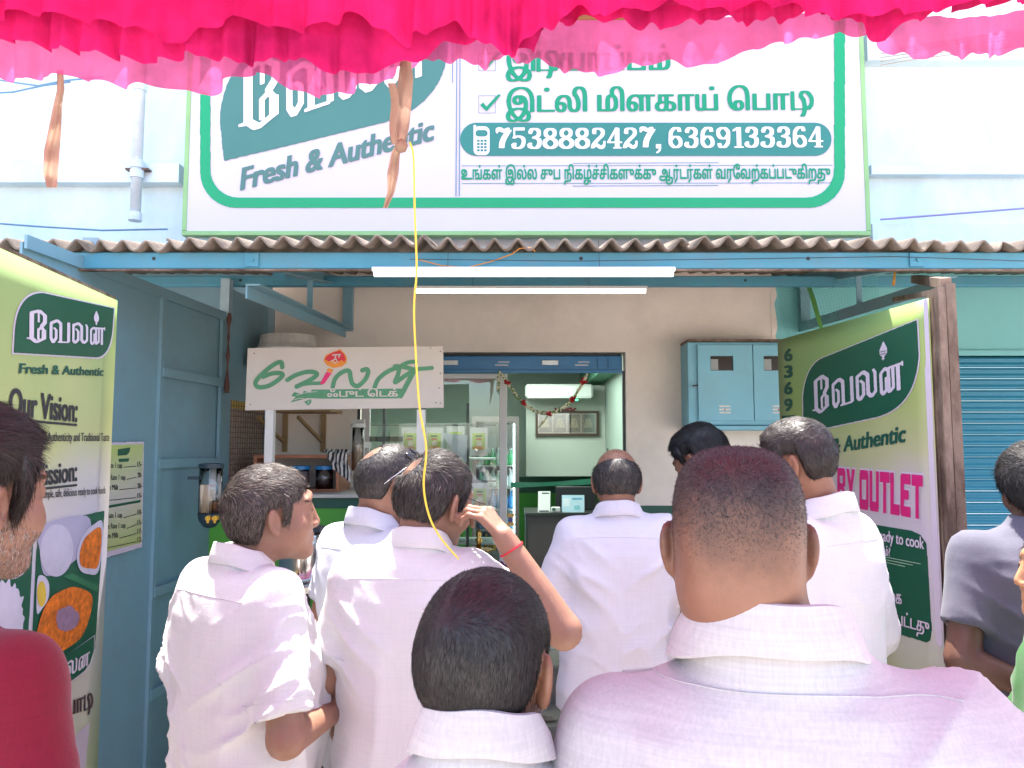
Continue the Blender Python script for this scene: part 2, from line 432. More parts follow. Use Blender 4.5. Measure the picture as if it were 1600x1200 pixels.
for a_, b_ in ((xL, oL), (oR, xR)): bpart('dado', MB().box(a_, b_, D-.001, D+.16, 0, zd2-.001), m_green)
b = MB(); b.box(-7, 7, D+.02, D+.3, 2.885, 7.5); up = bpart('upper_wall', b, m_white)
b = MB(); z0 = WZ(291, D); b.box(-7, WX(272, D), D-.08, D+.02, z0, WZ(262, D)); bpart('ledge', b, m_white)
b = MB(); b.box(WX(1372, D), 7, D-.06, D+.02, WZ(277, D), WZ(262, D)); bpart('ledge', b, m_white)
b = MB(); b.box(WX(1372, D), 7, D-.07, D+.02, WZ(102, D), WZ(60, D)); bpart('ledge', b, m_white)
b = MB(); b.box(WX(1372, D), 7, D-.04, D+.02, 2.90, WZ(352, D)); bpart('ledge', b, m_white)
# room behind
yb = 8.3; rx0, rx1 = -2.3, .90
b = MB(); b.box(rx0, rx1, yb, yb+.1, WZ(745, yb), 2.75); bpart('back_wall', b, m_tint)
b = MB(); b.box(rx0, rx1, yb-.004, yb+.1, WZ(770, yb), WZ(745, yb)-.001); bpart('back_wall_band', b, m_dkgreen)
b = MB(); b.box(rx0, rx1, yb-.002, yb+.1, 0, WZ(770, yb)-.001); bpart('back_wall_dado', b, m_green)
b = MB(); b.box(rx0-.1, rx0, D+.17, yb, 0, 2.75); bpart('side_wall', b, m_tint)
b = MB(); b.box(rx1, rx1+.1, D+.17, yb, 0, 2.75); bpart('side_wall', b, m_tint)
b = MB(); b.box(rx0, rx1, D+.17, yb, WZ(583, yb), 2.75); bpart('ceiling', b, m_ceil)
b = MB(); b.box(rx1-.16, rx1-.001, D+.17, yb, WZ(583, yb)-.17, WZ(583, yb)-.001); bpart('ceiling_beam', b, M('mid green paint', (.10, .27, .17), .6))
b = MB(); b.box(rx0, rx1, D+.0, yb, ZF-.3, ZF); bpart('shop_floor', b, m_tile)
b = MB(); b.box(WX(822, 7.4), rx1-.002, 7.4, 7.46, WZ(744, 7.4), WZ(602, 7.4)); bpart('partition', b, M('pale panel paint', (.40, .44, .38), .7, .03))
# steps
st = thing('front_steps', 'worn concrete steps below the shop doorway', 'steps', (0, 4.6, 0))
for i, (y0, y1, z1) in enumerate(((4.62, D-.004, .42), (4.2, 4.62, .22))):
    bpart('step', MB().box(-.9, 1.2, y0, y1, 0, z1, .012), m_step, st)
# neighbour
nb = thing('neighbour_building', 'aqua painted neighbouring shop wall over the closed blue shutter', 'building', (2.6, D, 0))
b = MB(); b.box(xR+.002, 7, D+.0, D+.18, WZ(556, D), 2.88); b.box(xR+.002, WX(1492, D), D, D+.18, 0, WZ(556, D)-.001); bpart('wall', b, m_teal, nb)
# irregular paint edge of the cream coat over aqua
b = MB(); vs = []; rr = random.Random(3)
for i in range(28): 
    z = 1.3+1.45*i/27; vs += [(xR-.01, D-.003, z), (xR+.012+rr.uniform(0, .022), D-.003, z)]
b.add(vs, [(2*i, 2*i+1, 2*i+3, 2*i+2) for i in range(27)]); bpart('paint_edge', b, m_beige, nb)
b = MB().box(WX(1492, D), 7, D-.02, D+.05, WZ(556, D)+.0, WZ(548, D)); bpart('lintel_lip', b, m_teal, nb)
# roller shutter, every slat
sh = thing('roller_shutter', 'closed blue roller shutter of the shop to the right', 'shutter', (3.2, D+.05, 0))
zt = WZ(557, D+.05); pitch = .0735; x0s, x1s = WX(1493, D), 4.6
prof = [(0, 0), (-.006, .004), (-.012, .012), (-.012, .022), (-.004, .030), (-.002, .040), (-.012, .047), (-.014, .058), (-.008, .066), (0, .0725)]
proto = None
for i in range(int(zt/pitch)+1):
    if proto is None:
        vs = [(x, a, z) for a, z in prof for x in (0, x1s-x0s)]; n = len(prof)
        proto = MB().add(vs, [(2*k, 2*k+1, 2*k+3, 2*k+2) for k in range(n-1)]).build('slat', m_blue_s, sh, smooth=True); o = proto
    else:
        o = proto.copy(); COL.objects.link(o)
    o.parent = sh; o.location = (x0s-3.2, 0, zt-(i+1)*pitch)
# --- opening: rolled shutter, mullion, glazing
rs = thing('rolled_shutter', 'bright blue rolled up shutter rail across the top of the shop doorway', 'shutter', ((oL+oR)/2, D+.09, zT))
z1, z2 = WZ(556, D+.03), WZ(580, D+.03)
bpart('bottom_rail', MB().box(oL+.005, oR-.02, D+.03, D+.12, z2, z1, .006), m_shut, rs)
bpart('rail_lip', MB().box(oL+.005, oR-.02, D+.012, D+.045, z2-.012, z2+.008, .003), m_shut, rs)
bpart('slat_edge', MB().box(oL+.005, oR-.02, D+.05, D+.12, z1+.002, z1+.016, .003), m_dark, rs)
for px in (702, 860): 
    hx = WX(px, D+.03); bpart('handle', MB().box(hx-.055, hx+.055, D+.022, D+.034, WZ(570, D), WZ(562, D), .004).box(hx-.04, hx+.04, D+.016, D+.024, WZ(567, D), WZ(564, D)), M('bare steel', (.5, .5, .5), .3, metal=.8), rs)
for px in (785, 912): bpart('paint_scrape', MB().box(WX(px-12, D), WX(px+9, D), D+.0285, D+.0305, WZ(571, D), WZ(568.5, D)).box(WX(px-7, D), WX(px+11, D), D+.0285, D+.0305, WZ(566, D), WZ(564, D)), M('scraped paint', (.5, .52, .54), .7), rs)
for px in (938, 955): bpart('latch', MB().box(WX(px-2, D), WX(px, D), D+.018, D+.03, WZ(572, D), WZ(560, D)).box(WX(px-2, D), WX(px+4, D), D+.018, D+.03, WZ(574, D), WZ(572, D)), m_shut, rs)
for x in (oR-.018, oL+.004): bpart('guide_channel', MB().box(x, x+.014, D+.02, D+.05, ZF, z2), m_dark, rs)
sf = thing('shop_window', 'glazed shopfront with a white aluminium post left of the doorway', 'shop window', (-.5, D+.1, ZF))
xm = WX(786, D+.08)
bpart('mullion', MB().box(xm-.024, xm+.026, D+.07, D+.13, ZF, z2-.013, .004), m_alu, sf)
bpart('frame', MB().box(oL+.02, xm-.024, D+.08, D+.12, ZF, ZF+.06).box(oL+.02, oL+.07, D+.08, D+.12, ZF+.06, z2-.013).box(oL+.07, xm-.024, D+.08, D+.12, z2-.04, z2-.013), m_alu, sf)
bpart('pane', MB().box(oL+.07, xm-.024, D+.097, D+.103, ZF+.06, z2-.04), glassmat('shop glass', (.96, .98, .97), .03), sf)
bpart('mid_rail', MB().box(oL+.07, WX(625, D), D+.104, D+.13, WZ(690, D+.1), WZ(682, D+.1)), m_dark, sf)
# --- awning
aw = thing('corrugated_awning', 'brown corrugated cement sheet awning on blue steel beams below the big signboard', 'awning', (0, 3.0, 2.4))
yf, zf = 2.98, WZ(379, 2.98); yk, zk = D+.015, 2.865
P_ = .0925; amp = .020
def sheet(x0, x1, dz, dy, seed):
    rr = random.Random(seed); nu = int((x1-x0)/P_*12)
    chips = [(rr.uniform(x0, x1), rr.uniform(.03, .08), rr.uniform(.01, .04)) for _ in range(3)]
    def fn(u, v):
        x = x0+(x1-x0)*u; c = sum(d_*max(0, 1-abs(x-cx)/w_) for cx, w_, d_ in chips)
        y = yf+dy+c*(1-v)+(yk-yf-dy)*v; z = zf+(zk-zf)*v+dz+amp*math.sin(2*math.pi*x/P_)+.006*math.sin(x*3+seed)
        return x, y, z
    return MB().grid(fn, nu, 8)
xs_ = [-4.4+1.02*i for i in range(10)]
for i, x in enumerate(xs_[:-1]):
    o = bpart('roof_sheet', sheet(x-.03, x+1.02, .004*(i % 2), random.Random(i).uniform(-.02, .02), i), m_asb, aw, smooth=True); md = o.modifiers.new('t', 'SOLIDIFY'); md.thickness = .009
yb1 = 3.04; bz0, bz1 = WZ(420, yb1), WZ(394, yb1)
bpart('front_beam', MB().box(-4.4, 4.7, yb1, yb1+.05, bz0, bz1, .004), m_blue2, aw)
bpart('beam_lip', MB().box(-4.4, 4.7, yb1-.004, yb1+.02, bz0-.008, bz0-.001), m_rust, aw)
yb2 = 4.4; c0, c1 = WZ(446, yb2), WZ(431, yb2)
bpart('rear_beam', MB().box(-4.4, 4.7, yb2, yb2+.06, c0, c1, .004), m_blue2, aw)
for px in (229, 910, 1272): bpart('bolt_hole', MB().tube([(WX(px, yb1), yb1-.0015, WZ(404, yb1)), (WX(px, yb1), yb1+.003, WZ(404, yb1))], .0075, 12), m_blk, aw)
for px in (368, 1171, 1450): bpart('bolt_hole', MB().tube([(WX(px, yb2), yb2-.0015, WZ(438, yb2)), (WX(px, yb2), yb2+.003, WZ(438, yb2))], .008, 12), m_blk, aw)
for px in (385, 1443):
    x = WX(px, yb1); bpart('cleat', MB().box(x-.025, x+.03, yb1-.008, yb1-.001, bz0+.008, bz1-.006).tube([(x+.005, yb1-.016, (bz0+bz1)/2), (x+.005, yb1-.007, (bz0+bz1)/2)], .007, 6), m_blue2, aw)
for s_, pts in (('l', ((388, 418, 3.12), (536, 450, D), (536, 513, D), (388, 436, 3.12))), ('r', ((1462, 411, 3.3), (1252, 446, D), (1252, 505, D), (1462, 424, 3.3)))):
    A_, B_, C_, D_ = (W(*p) for p in pts); A_.z = max(A_.z, 2.40)
    xx = (A_.x+B_.x)/2
    A_.x = B_.x = C_.x = D_.x = xx
    mb = MB(); mb.angle(A_, B_, .065, .007); br = bpart('bracket', mb, m_blue, aw)
    bpart('bracket_strut', MB().angle(D_+Vector((.004, 0, -.02)), C_+Vector((.004, 0, 0)), .06, .007, (1, 0, 0)), m_blue, aw)
    bpart('bracket_upright', MB().box(xx, xx+.06, D-.06, D-.004, C_.z-.02, B_.z+.05), m_blue, aw)
    mp = (A_+B_)/2; mq = (D_+C_)/2; bpart('bracket_tie', MB().bar(mp+Vector((.02, 0, 0)), mq+Vector((.02, 0, -.02)), .03, .006), m_blue, aw)
    bpart('cleat', MB().box(xx-.004, xx+.05, 3.5, 3.505, A_.z+.03, A_.z+.12), m_blue2, aw)
# --- blue sheet metal partition on the left
pt = thing('blue_metal_partition', 'tall blue sheet metal partition with framed door leaf along the left side of the stall', 'partition', (-1.68, 3.9, 0))
def pX(y): return -1.76+(y-2.8)*(.17/2.2)
def pbar(mb, y0, z0, y1, z1, wd=.04, off=.012):
    mb.bar((pX(y0)+off, y0, z0), (pX(y1)+off, y1, z1), .012, wd, up=(0, 0, 1))
y1p = 3.55; y2p = 4.42
def yat(px): # y on the partition where the picture column px meets it
    a = (px-800)/F; k = .17/2.2; return (-1.76-2.8*k)/(a-k)
ya, yb_, yc, yd = 2.72, yat(247), yat(345), yat(420)
def pan(mb, y0, y1, z0, z1, dx=0): mb.add([(pX(y0)+dx, y0, z0), (pX(y1)+dx, y1, z0), (pX(y1)+dx, y1, z1), (pX(y0)+dx, y0, z1), (pX(y0)+dx-.01, y0, z0), (pX(y1)+dx-.01, y1, z0), (pX(y1)+dx-.01, y1, z1), (pX(y0)+dx-.01, y0, z1)], [(0, 1, 2, 3), (7, 6, 5, 4), (0, 3, 7, 4), (1, 5, 6, 2), (3, 2, 6, 7)])
ztop = 2.44
for (u, v) in ((1.3, 2.0), (2.0, ya), (ya, yb_)):
    mb = MB(); pan(mb, u+.001, v-.001, 0, ztop if u > 2.5 else 2.0); bpart('sheet_panel', mb, m_blue, pt)
def zpy(py, y): return WZ(py, y)
dz_ = [0, .55, 1.02, 1.62, 2.06, ztop]
zc_ = 2.62
for i in range(5):
    mb = MB(); pan(mb, yb_+.005, yc, dz_[i]+.004, dz_[i+1]-.004, -.008); bpart('door_panel', mb, m_blue, pt)
mb = MB()
for z in dz_[1:-1]: pbar(mb, yb_, z, yc, z, .045)
pbar(mb, ya, ztop, yc, ztop, .05)
for y in (yb_, yc-.02): mb.box(pX(y)-.004, pX(y)+.014, y-.02, y+.02, 0, ztop)
bpart('door_frame', mb, m_blue, pt)
mb = MB(); pan(mb, yc+.01, yd, 1.98, zc_, .0); pan(mb, yc+.01, yc+.12, 0, 1.98, 0); bpart('sheet_panel', mb, m_blue, pt)
mb = MB(); pan(mb, yc+.12, yd, 1.35, 1.40, 0); bpart('window_sill', mb, m_beige, pt)
mb = MB(); pan(mb, yc+.12, yd, 0, 1.35, 0); bpart('sheet_panel', mb, m_beige, pt)
# yellow topped wire grid window
mb = MB()
for i in range(17): y = yc+.13+(yd-yc-.15)*i/16; mb.bar((pX(y), y, 1.41), (pX(y), y, 1.975), .004)
for i in range(19): z = 1.41+.565*i/18; mb.bar((pX(yc+.12), yc+.12, z), (pX(yd), yd, z), .004)
bpart('wire_grid', mb, M('rusty wire', (.16, .09, .06), .7), pt)
mb = MB(); pan(mb, yc+.12, yd, 1.40, 1.93, -.03); bpart('backing_sheet', mb, M('newsprint backing', (.36, .32, .29), .9, .35, 22, stretch=(1, 1, 3)), pt)
mb = MB(); pan(mb, yc+.12, yd, 1.93, 1.975, -.028); bpart('yellow_strip', mb, M('yellow strip', (.55, .42, .05), .6), pt)
mb = MB(); q = [(pX(yc)+.03, yc-.0, 2.46-i*.035) for i in range(14)]; mb.tube(q, [.012, .016, .008, .006, .008, .005, .008, .012, .006, .005, .008, .012, .016, .013], 7)
bpart('hinge_rod', mb, M('rust red oxide', (.10, .04, .03), .7, .3, 20), pt)
mb = MB(); mb.box(pX(yc)-.02, pX(yc)+.03, yc-.01, yc+.05, ztop, 2.66); mb.box(pX(yd)-.02, pX(yd)+.03, yd-.05, yd-.004, 1.98, 2.70); mb.box(pX(3.1)-.03, pX(3.1)+.03, 3.1, 3.14, ztop+.02, 2.56); bpart('post_head', mb, M('dusty blue grey post', (.28, .38, .42), .7, .15), pt)
pp = thing('drain_pipe', 'pale vertical rainwater pipe clamped to the white upper wall at left', 'pipe', (WX(200, D-.08), D-.08, 2.8))
xp = WX(200, D-.1)
bpart('pipe', MB().tube([(xp, D-.13, WZ(352, D)), (xp, D-.13, 6.5)], .033, 12), m_pipe, pp, smooth=True)
for py in (150, 268, 283, 348): bpart('collar', MB().tube([(xp, D-.13, WZ(py+6, D)), (xp, D-.13, WZ(py-6, D))], .042, 12), m_pipe, pp)
bpart('clamp', MB().box(xp-.075, xp+.075, D-.136, D-.085, WZ(275, D)-.006, WZ(275, D)+.006), m_rust, pp)
# ================================================================== PRINT AND SIGNS
p_green = M('printed border green', (.004, .34, .13), .4, .02)
p_teal = M('printed logo green', (.06, .20, .165), .4, .05, 2)
p_letter = M('printed lettering green', (.0, .27, .12), .4, .02)
p_pill = M('printed pill green', (.03, .21, .17), .4, .05, 2)
p_grey = M('printed slogan green', (.08, .19, .16), .4, .06, 2)
p_white = M('printed white', (.80, .76, .80), .45, .01)
p_flex = M('white flex banner', (.66, .60, .68), .35, .02, 1.2, bump2=.0006, b2scale=4)
p_rail = M('light green frame', (.28, .50, .20), .5, .1)
p_logo = M('printed deep green', (.008, .085, .045), .35, .06, 3)
p_dk = M('printed dark green text', (.01, .08, .055), .4)
p_char = M('printed charcoal', (.03, .025, .035), .4)
p_mag = M('printed magenta', (.62, .01, .16), .4, .1, 2)
p_pinkw = M('printed letter white', (.62, .52, .60), .45, .02)
def stroke_set(L):
    out = []
    for pts, wx, wy, sm in L: out += pen([(x, -y) for x, y in pts], wx, wy, .0 if wx != wy else 0, smooth=sm)
    return out
def logo():
    """the shop's blackletter-like Tamil word"""
    q = []
    def s(pts, w_=58, h_=22): q.append(([(x, y-.065*(x-360)) for x, y in pts], w_*.74, h_*.85, False))
    s([(306, 345), (306, 700), (362, 762)], 70); s([(362, 762), (455, 712)], 50, 26); s([(455, 712), (455, 592)], 76); s([(455, 592), (428, 545), (386, 580)], 40, 26); s([(386, 580), (386, 712)], 42)
    s([(306, 335), (398, 302)], 60, 30); s([(398, 302), (470, 375)], 50, 30); s([(466, 375), (466, 470), (428, 528)], 66); s([(388, 330), (388, 465)], 36)
    s([(258, 702), (300, 712)], 24, 24)
    s([(545, 485), (545, 705), (572, 770)], 50); s([(572, 770), (612, 705), (612, 585)], 46); s([(612, 585), (585, 550)], 34, 20)
    s([(545, 475), (625, 435), (672, 480)], 44, 34); s([(672, 480), (672, 755)], 56); s([(640, 768), (775, 772)], 20, 28); s([(782, 470), (782, 765)], 56)
    s([(850, 500), (850, 745), (875, 785)], 50); s([(875, 785), (920, 735), (920, 600)], 50); s([(920, 600), (888, 560)], 34, 20)
    s([(850, 500), (922, 468), (972, 520)], 44, 34); s([(972, 520), (972, 740), (1010, 792)], 58); s([(1010, 792), (1056, 745), (1056, 530)], 46); s([(1056, 530), (1040, 488)], 36, 20)
    s([(1118, 580), (1118, 775), (1138, 815)], 46); s([(1138, 815), (1172, 775), (1172, 640)], 40); s([(1118, 570), (1165, 530), (1192, 560)], 34, 28); s([(1200, 560), (1200, 800)], 46)
    s([(1200, 812), (1246, 775), (1246, 560)], 42); s([(1180, 540), (1340, 545)], 30, 30); s([(1345, 530), (1345, 570)], 22, 20); s([(1298, 560), (1298, 820)], 54)
    return stroke_set(q)
def flame():
    pts = [(1215, 300), (1180, 390), (1182, 440), (1200, 465), (1208, 480), (1196, 492), (1210, 500), (1213, 530), (1217, 500), (1230, 492), (1220, 480), (1228, 465), (1248, 440), (1250, 390)]
    return [[(x, -(y-.065*(x-360))) for x, y in pts]]
LB = (245, 1350, -790, -250)
DIG = {  # broad-nib numerals on a 0..60 x 0..100 box (y up)
 '7': [([(8, 97), (8, 78)], 8, 4, 0), ([(8, 90), (18, 96), (34, 87), (52, 94)], 10, 16, 1), ([(54, 90), (36, 55), (28, 30), (26, 8)], 22, 5, 1)],
 '5': [([(14, 96), (50, 96)], 8, 14, 0), ([(13, 98), (13, 52)], 7, 4, 0), ([(13, 55), (28, 62), (46, 52), (49, 32), (42, 12), (26, 4), (12, 10), (9, 22)], 15, 6, 1), ([(14, 24), (14, 20)], 15, 12, 0)],
 '3': [([(13, 80), (20, 94), (34, 96), (46, 84), (44, 64), (28, 54)], 16, 6, 1), ([(28, 54), (46, 46), (48, 24), (40, 8), (26, 4), (12, 12), (10, 22)], 17, 6, 1), ([(14, 80), (14, 78)], 14, 12, 0), ([(13, 24), (13, 20)], 14, 12, 0)],
 '8': [([(30, 53), (13, 64), (12, 84), (28, 96), (44, 86), (44, 66), (30, 53)], 15, 7, 1), ([(30, 53), (10, 40), (9, 18), (28, 4), (48, 16), (48, 38), (30, 53)], 17, 7, 1)],
 '2': [([(12, 76), (16, 92), (32, 96), (46, 84), (44, 64), (26, 42), (12, 22), (7, 5)], 15, 6, 1), ([(8, 12), (22, 18), (38, 6), (50, 14), (53, 30)], 8, 14, 1), ([(14, 78), (14, 75)], 14, 12, 0)],
 '4': [([(38, 98), (5, 30)], 9, 4, 0), ([(4, 30), (57, 30)], 4, 8, 0), ([(40, 96), (40, 5)], 19, 4, 0), ([(26, 4), (55, 4)], 4, 7, 0)],
 '6': [([(46, 80), (42, 94), (28, 96), (14, 78), (11, 50), (12, 22), (28, 4), (47, 14), (49, 36), (38, 54), (22, 54), (12, 40)], 15, 6, 1)],
 '9': [([(14, 20), (18, 6), (32, 4), (46, 22), (49, 50), (48, 78), (32, 96), (13, 86), (11, 64), (22, 46), (38, 46), (48, 60)], 15, 6, 1)],
 '1': [([(28, 96), (28, 5)], 18, 4, 0), ([(8, 82), (22, 94)], 8, 6, 0), ([(12, 4), (44, 4)], 4, 7, 0)],
 ',': [([(14, 12), (14, 8)], 20, 16, 0), ([(20, 8), (18, -8), (8, -20)], 8, 5, 1)], ' ': []}
def numerals(s_, adv=62):
    x = 0; out = []
    for ch in s_:
        for pts, wx, wy, sm in DIG[ch]: out += pen([(a+x, b_) for a, b_ in pts], wx, wy, 0, smooth=bool(sm))
        x += {'1': 48, ',': 34, ' ': 16}.get(ch, adv)
    return out
# ---------------- the big signboard
SY = 4.84
sb = thing('signboard', 'huge white and green shop signboard with Tamil text and phone numbers above the awning', 'sign', (.1, SY, WZ(372, SY)))
P1 = Plane((0, SY, 0), (1, 0, 0))
def sbp(name, mb, mat, **k): 
    o = mb.build(name, mat, sb, **k); o.matrix_parent_inverse = Matrix.Translation(-Vector(sb.location)); return o
def fixp(o, par): o.matrix_parent_inverse = Matrix.Translation(-Vector(par.location)); return o
x0, x1 = WX(272, SY), WX(1374, SY); zb = WZ(368, SY); zt = zb+2.35
sbp('panel', MB().box(x0+.03, x1-.03, SY, SY+.06, zb+.03, zt-.03), p_flex)
mb = MB(); mb.box(x0, x1, SY-.006, SY+.07, zb, zb+.03, .003); mb.box(x0, x1, SY-.006, SY+.07, zt-.03, zt, .003); mb.box(x0, x0+.03, SY-.006, SY+.07, zb+.031, zt-.031, .003); mb.box(x1-.03, x1, SY-.006, SY+.07, zb+.031, zt-.031, .003)
sbp('frame', mb, p_rail)
bo, bi = rrect(313, -420, 1320, 325, 56), rrect(329, -404, 1303, 309, 44)
def frame_ink(pl, o_, i_):
    A_ = [tuple(pl.uv(*q)) for q in o_]; B_ = [tuple(pl.uv(*q)) for q in i_]; return [A_, B_[::-1]]
V, Fc = ink(frame_ink(P1, bo, bi), 330)
fixp(setmesh('border', [tuple(P1.pt(u, v, .004)) for u, v in V], Fc, p_green, sb), sb)
def prt(*a, **k): return fixp(P1.print(*a, **k), sb)
# logo leaf + slanted word
fixp(P1.poly('logo_ground', [(350, 252)]+bez((344, 190), (345, 95), (440, 50))+[(700, -40)]+bez((700, 80), (690, 165), (600, 192)), p_teal, sb, .004), sb)
prt('logo_lettering', logo(), (372, 216), (668, 122), (372, 95), p_white, sb, .008, rows=70, norm=LB)
prt('lettering', text('Fresh & Authentic'), (376, 298), (676, 218), (376, 268), p_grey, sb, .006, rows=48, bold=.075, boldy=.03, norm=(.05, 8.1, 0, .72)) if False else None
fa = text('Fresh & Authentic'); fb = bbox(fa)
prt('lettering', xf(fa, sk_=.12), (377, 297), (676, 219), (377, 262), p_grey, sb, .006, rows=56, bold=.085, boldy=.03, norm=(fb[0], fb[1], 0, .72))
# dividing lines
for px, top in ((707, 130), (712.5, -300), (717.5, -300)):
    w_ = 1.3/F*SY; u0, v0 = P1.uv(px, 307 if top < 0 else top); u1, v1 = P1.uv(px, top if top < 0 else -300)
    sbp('rule', MB().box(u0-w_/2, u0+w_/2, SY-.005, SY-.0035, min(v0, v1), max(v0, v1)), M('printed thin blue rule', (.10, .22, .30), .5))
# Tamil menu lines: thick verticals as on the sign
def tline(s_, A_, B_, C_, kern=None, bold=.08, mat=None, rows=46, name='lettering', off=.006, pl=P1, par=sb, boldy=.0, mark=True):
    t_ = text(s_, kern); bb = bbox(t_); base = text('ப'); hb = bbox(base)
    return fixp(pl.print(name, t_, A_, B_, C_, mat or p_letter, par, off, rows=rows, bold=bold, boldy=boldy, norm=(bb[0], bb[1], 0, hb[3])), par)
tline('இட்லி மிளகாய் ெபாடி', (792, 176), (1270, 172), (792, 150), bold=.08)
tline('இடியாப்பம்', (792, 112), (1046, 110), (792, 84), bold=.08)
for yy, xx in ((177, 748), (111, 748)):
    fixp(P1.polyline('tick_box', [(xx, yy), (xx+26, yy), (xx+26, yy-27), (xx, yy-27)], .003, p_grey, sb, .005, closed=True), sb)
    prt('tick', [[(0, 10), (5, 14), (9, 7), (26, 26), (30, 25), (9.5, 0)]], (xx+2, yy-2), (xx+35, yy-3), (xx+2, yy-28), p_letter, sb, .009)
fixp(P1.poly('number_pill', rrect(719, 192, 1299, 244, 26), p_pill, sb, .004), sb)
prt('phone_number', numerals('7538882427, 6369133364'), (775, 234), (1284, 231), (775, 201), p_white, sb, .007, rows=72, norm=(4, 1268, 0, 100))
# little phone pictogram
ph = [rrect(740, 198, 765, 243, 8), rrect(740, 196, 744, 212, 1)]
for q in ph: fixp(P1.poly('phone_icon', q, p_white, sb, .0065 if q is ph[0] else .0075), sb)
fixp(P1.poly('phone_icon', rrect(743, 204, 762, 214, 4.9), p_pill, sb, .0085), sb)
for r_ in range(4):
    for c_ in range(3): fixp(P1.poly('phone_key', rrect(745.5+c_*5.5, 219+r_*5, 749.5+c_*5.5, 222.3+r_*5, .5), p_pill, sb, .0085, rows=10), sb)
tline('உங்கள் இல்ல சுப நிகழ்ச்சிகளுக்கு ஆர்டர்கள் வரேவற்கப்படுகிறது', (721, 280.5), (1297, 279), (721, 265.5), bold=.06, boldy=.03, rows=44)
for y_, a_, b_ in ((259.5, 722, 1300), (255.5, 895, 1122), (287, 722, 1300), (291, 895, 1122)):
    fixp(P1.polyline('rule', [(a_, y_), (b_, y_-1)], .0035, p_pill, sb, .005, rows=6), sb)

# ---------------- banner material: lime to cream print
def bannermat(name, cols, axis, lo, hi):
    m = bpy.data.materials.new(name); m.use_nodes = True; t = m.node_tree; N = t.nodes; L = t.links; b = N['Principled BSDF']; b.inputs['Roughness'].default_value = .38
    g_ = N.new('ShaderNodeNewGeometry'); sp = N.new('ShaderNodeSeparateXYZ'); L.new(g_.outputs['Position'], sp.inputs[0])
    mr = N.new('ShaderNodeMapRange'); mr.inputs[1].default_value = lo; mr.inputs[2].default_value = hi; L.new(sp.outputs[2], mr.inputs[0])
    n = N.new('ShaderNodeTexNoise'); n.inputs['Scale'].default_value = 1.3; L.new(g_.outputs['Position'], n.inputs['Vector'])
    ad = N.new('ShaderNodeMath'); ad.operation = 'MULTIPLY_ADD'; ad.inputs[1].default_value = .5; L.new(n.outputs['Fac'], ad.inputs[0]); L.new(mr.outputs[0], ad.inputs[2])
    sb_ = N.new('ShaderNodeMath'); sb_.operation = 'SUBTRACT'; sb_.inputs[1].default_value = .25; L.new(ad.outputs[0], sb_.inputs[0])
    r = N.new('ShaderNodeValToRGB'); el = r.color_ramp.elements; el[0].position = cols[0][0]; el[0].color = (*cols[0][1], 1); el[1].position = cols[-1][0]; el[1].color = (*cols[-1][1], 1)
    for p_, c_ in cols[1:-1]: e = el.new(p_); e.color = (*c_, 1)
    L.new(sb_.outputs[0], r.inputs[0]); L.new(r.outputs[0], b.inputs['Base Color'])
    w_ = N.new('ShaderNodeTexNoise'); w_.inputs['Scale'].default_value = 2.5; L.new(g_.outputs['Position'], w_.inputs['Vector'])
    bp = N.new('ShaderNodeBump'); bp.inputs['Distance'].default_value = .008; L.new(w_.outputs['Fac'], bp.inputs['Height']); L.new(bp.outputs[0], b.inputs['Normal'])
    return m
lime = (.25, .38, .13); cream = (.58, .52, .46); lav = (.56, .50, .62)
# ---------------- left banner
lbn = thing('flex_banner', 'tall lime and cream vision and mission banner with food pictures at the far left', 'banner', (-1.37, 2.3, 0))
A0 = W(183, 470, 2.7); P2 = Plane((A0.x, 2.7, 0), (A0.x-(-1.345), 2.7-2.017, 0)); P2.O = Vector((A0.x, 2.7, 0))
def q2(o): return fixp(o, lbn)
zt2 = A0.z
def bpanel(pl, u0, u1, z0, z1, mat, par, wob=.006, sx=-1):
    def fn(u, v): 
        return pl.pt(u0+(u1-u0)*u, z0+(z1-z0)*v, wob*math.sin(v*5+u*2)*0-.002*0)
    o = MB().grid(fn, 12, 24).build('banner_sheet', mat, par, smooth=True); m_ = o.modifiers.new('t', 'SOLIDIFY'); m_.thickness = .003; m_.offset = 0
    return fixp(o, par)
bpanel(P2, -1.3, 0, .35, zt2, bannermat('lime and cream print', [(0, (.45, .50, .22)), (.30, cream), (.42, lav), (.62, cream), (.74, (.50, .50, .22)), (1, lime)], 2, .35, zt2), lbn)
q2(MB().bar(P2.pt(-1.3, .33, -.015), P2.pt(0, .33, -.015), .02).bar(P2.pt(-1.3, zt2+.004, -.015), P2.pt(0, zt2+.004, -.015), .02).bar(P2.pt(-.015, .34, -.015), P2.pt(-.015, zt2, -.015), .02, up=(0, 1, 0)).build('banner_frame', m_rust, lbn))
def persp_rect(pl, tl, tr, br, bl): return [tl, tr, br, bl]
lg = [(19, 551)]+bez((21, 515), (26, 456), (66, 458))+[(176, 482)]+bez((174, 512), (170, 562), (144, 558))
q2(P2.poly('logo_edge', [(x+(x-95)*.03, y+(y-508)*.05) for x, y in lg], p_pinkw, lbn, .003)); q2(P2.poly('logo_ground', lg, p_logo, lbn, .0045))
q2(P2.print('logo_lettering', logo(), (37.5, 537), (161, 541), (38, 481), p_pinkw, lbn, .006, rows=64, norm=(245, 1350, -790, -280)))
q2(P2.print('logo_flame', flame(), (143, 510), (151, 511), (143, 484), p_pinkw, lbn, .0075, rows=30))
q2(P2.print('lettering', xf(fa, sk_=.1), (28, 583), (159, 587), (28, 567), p_dk, lbn, .004, rows=48, bold=.085, boldy=.03, norm=(fb[0], fb[1], 0, .72)))
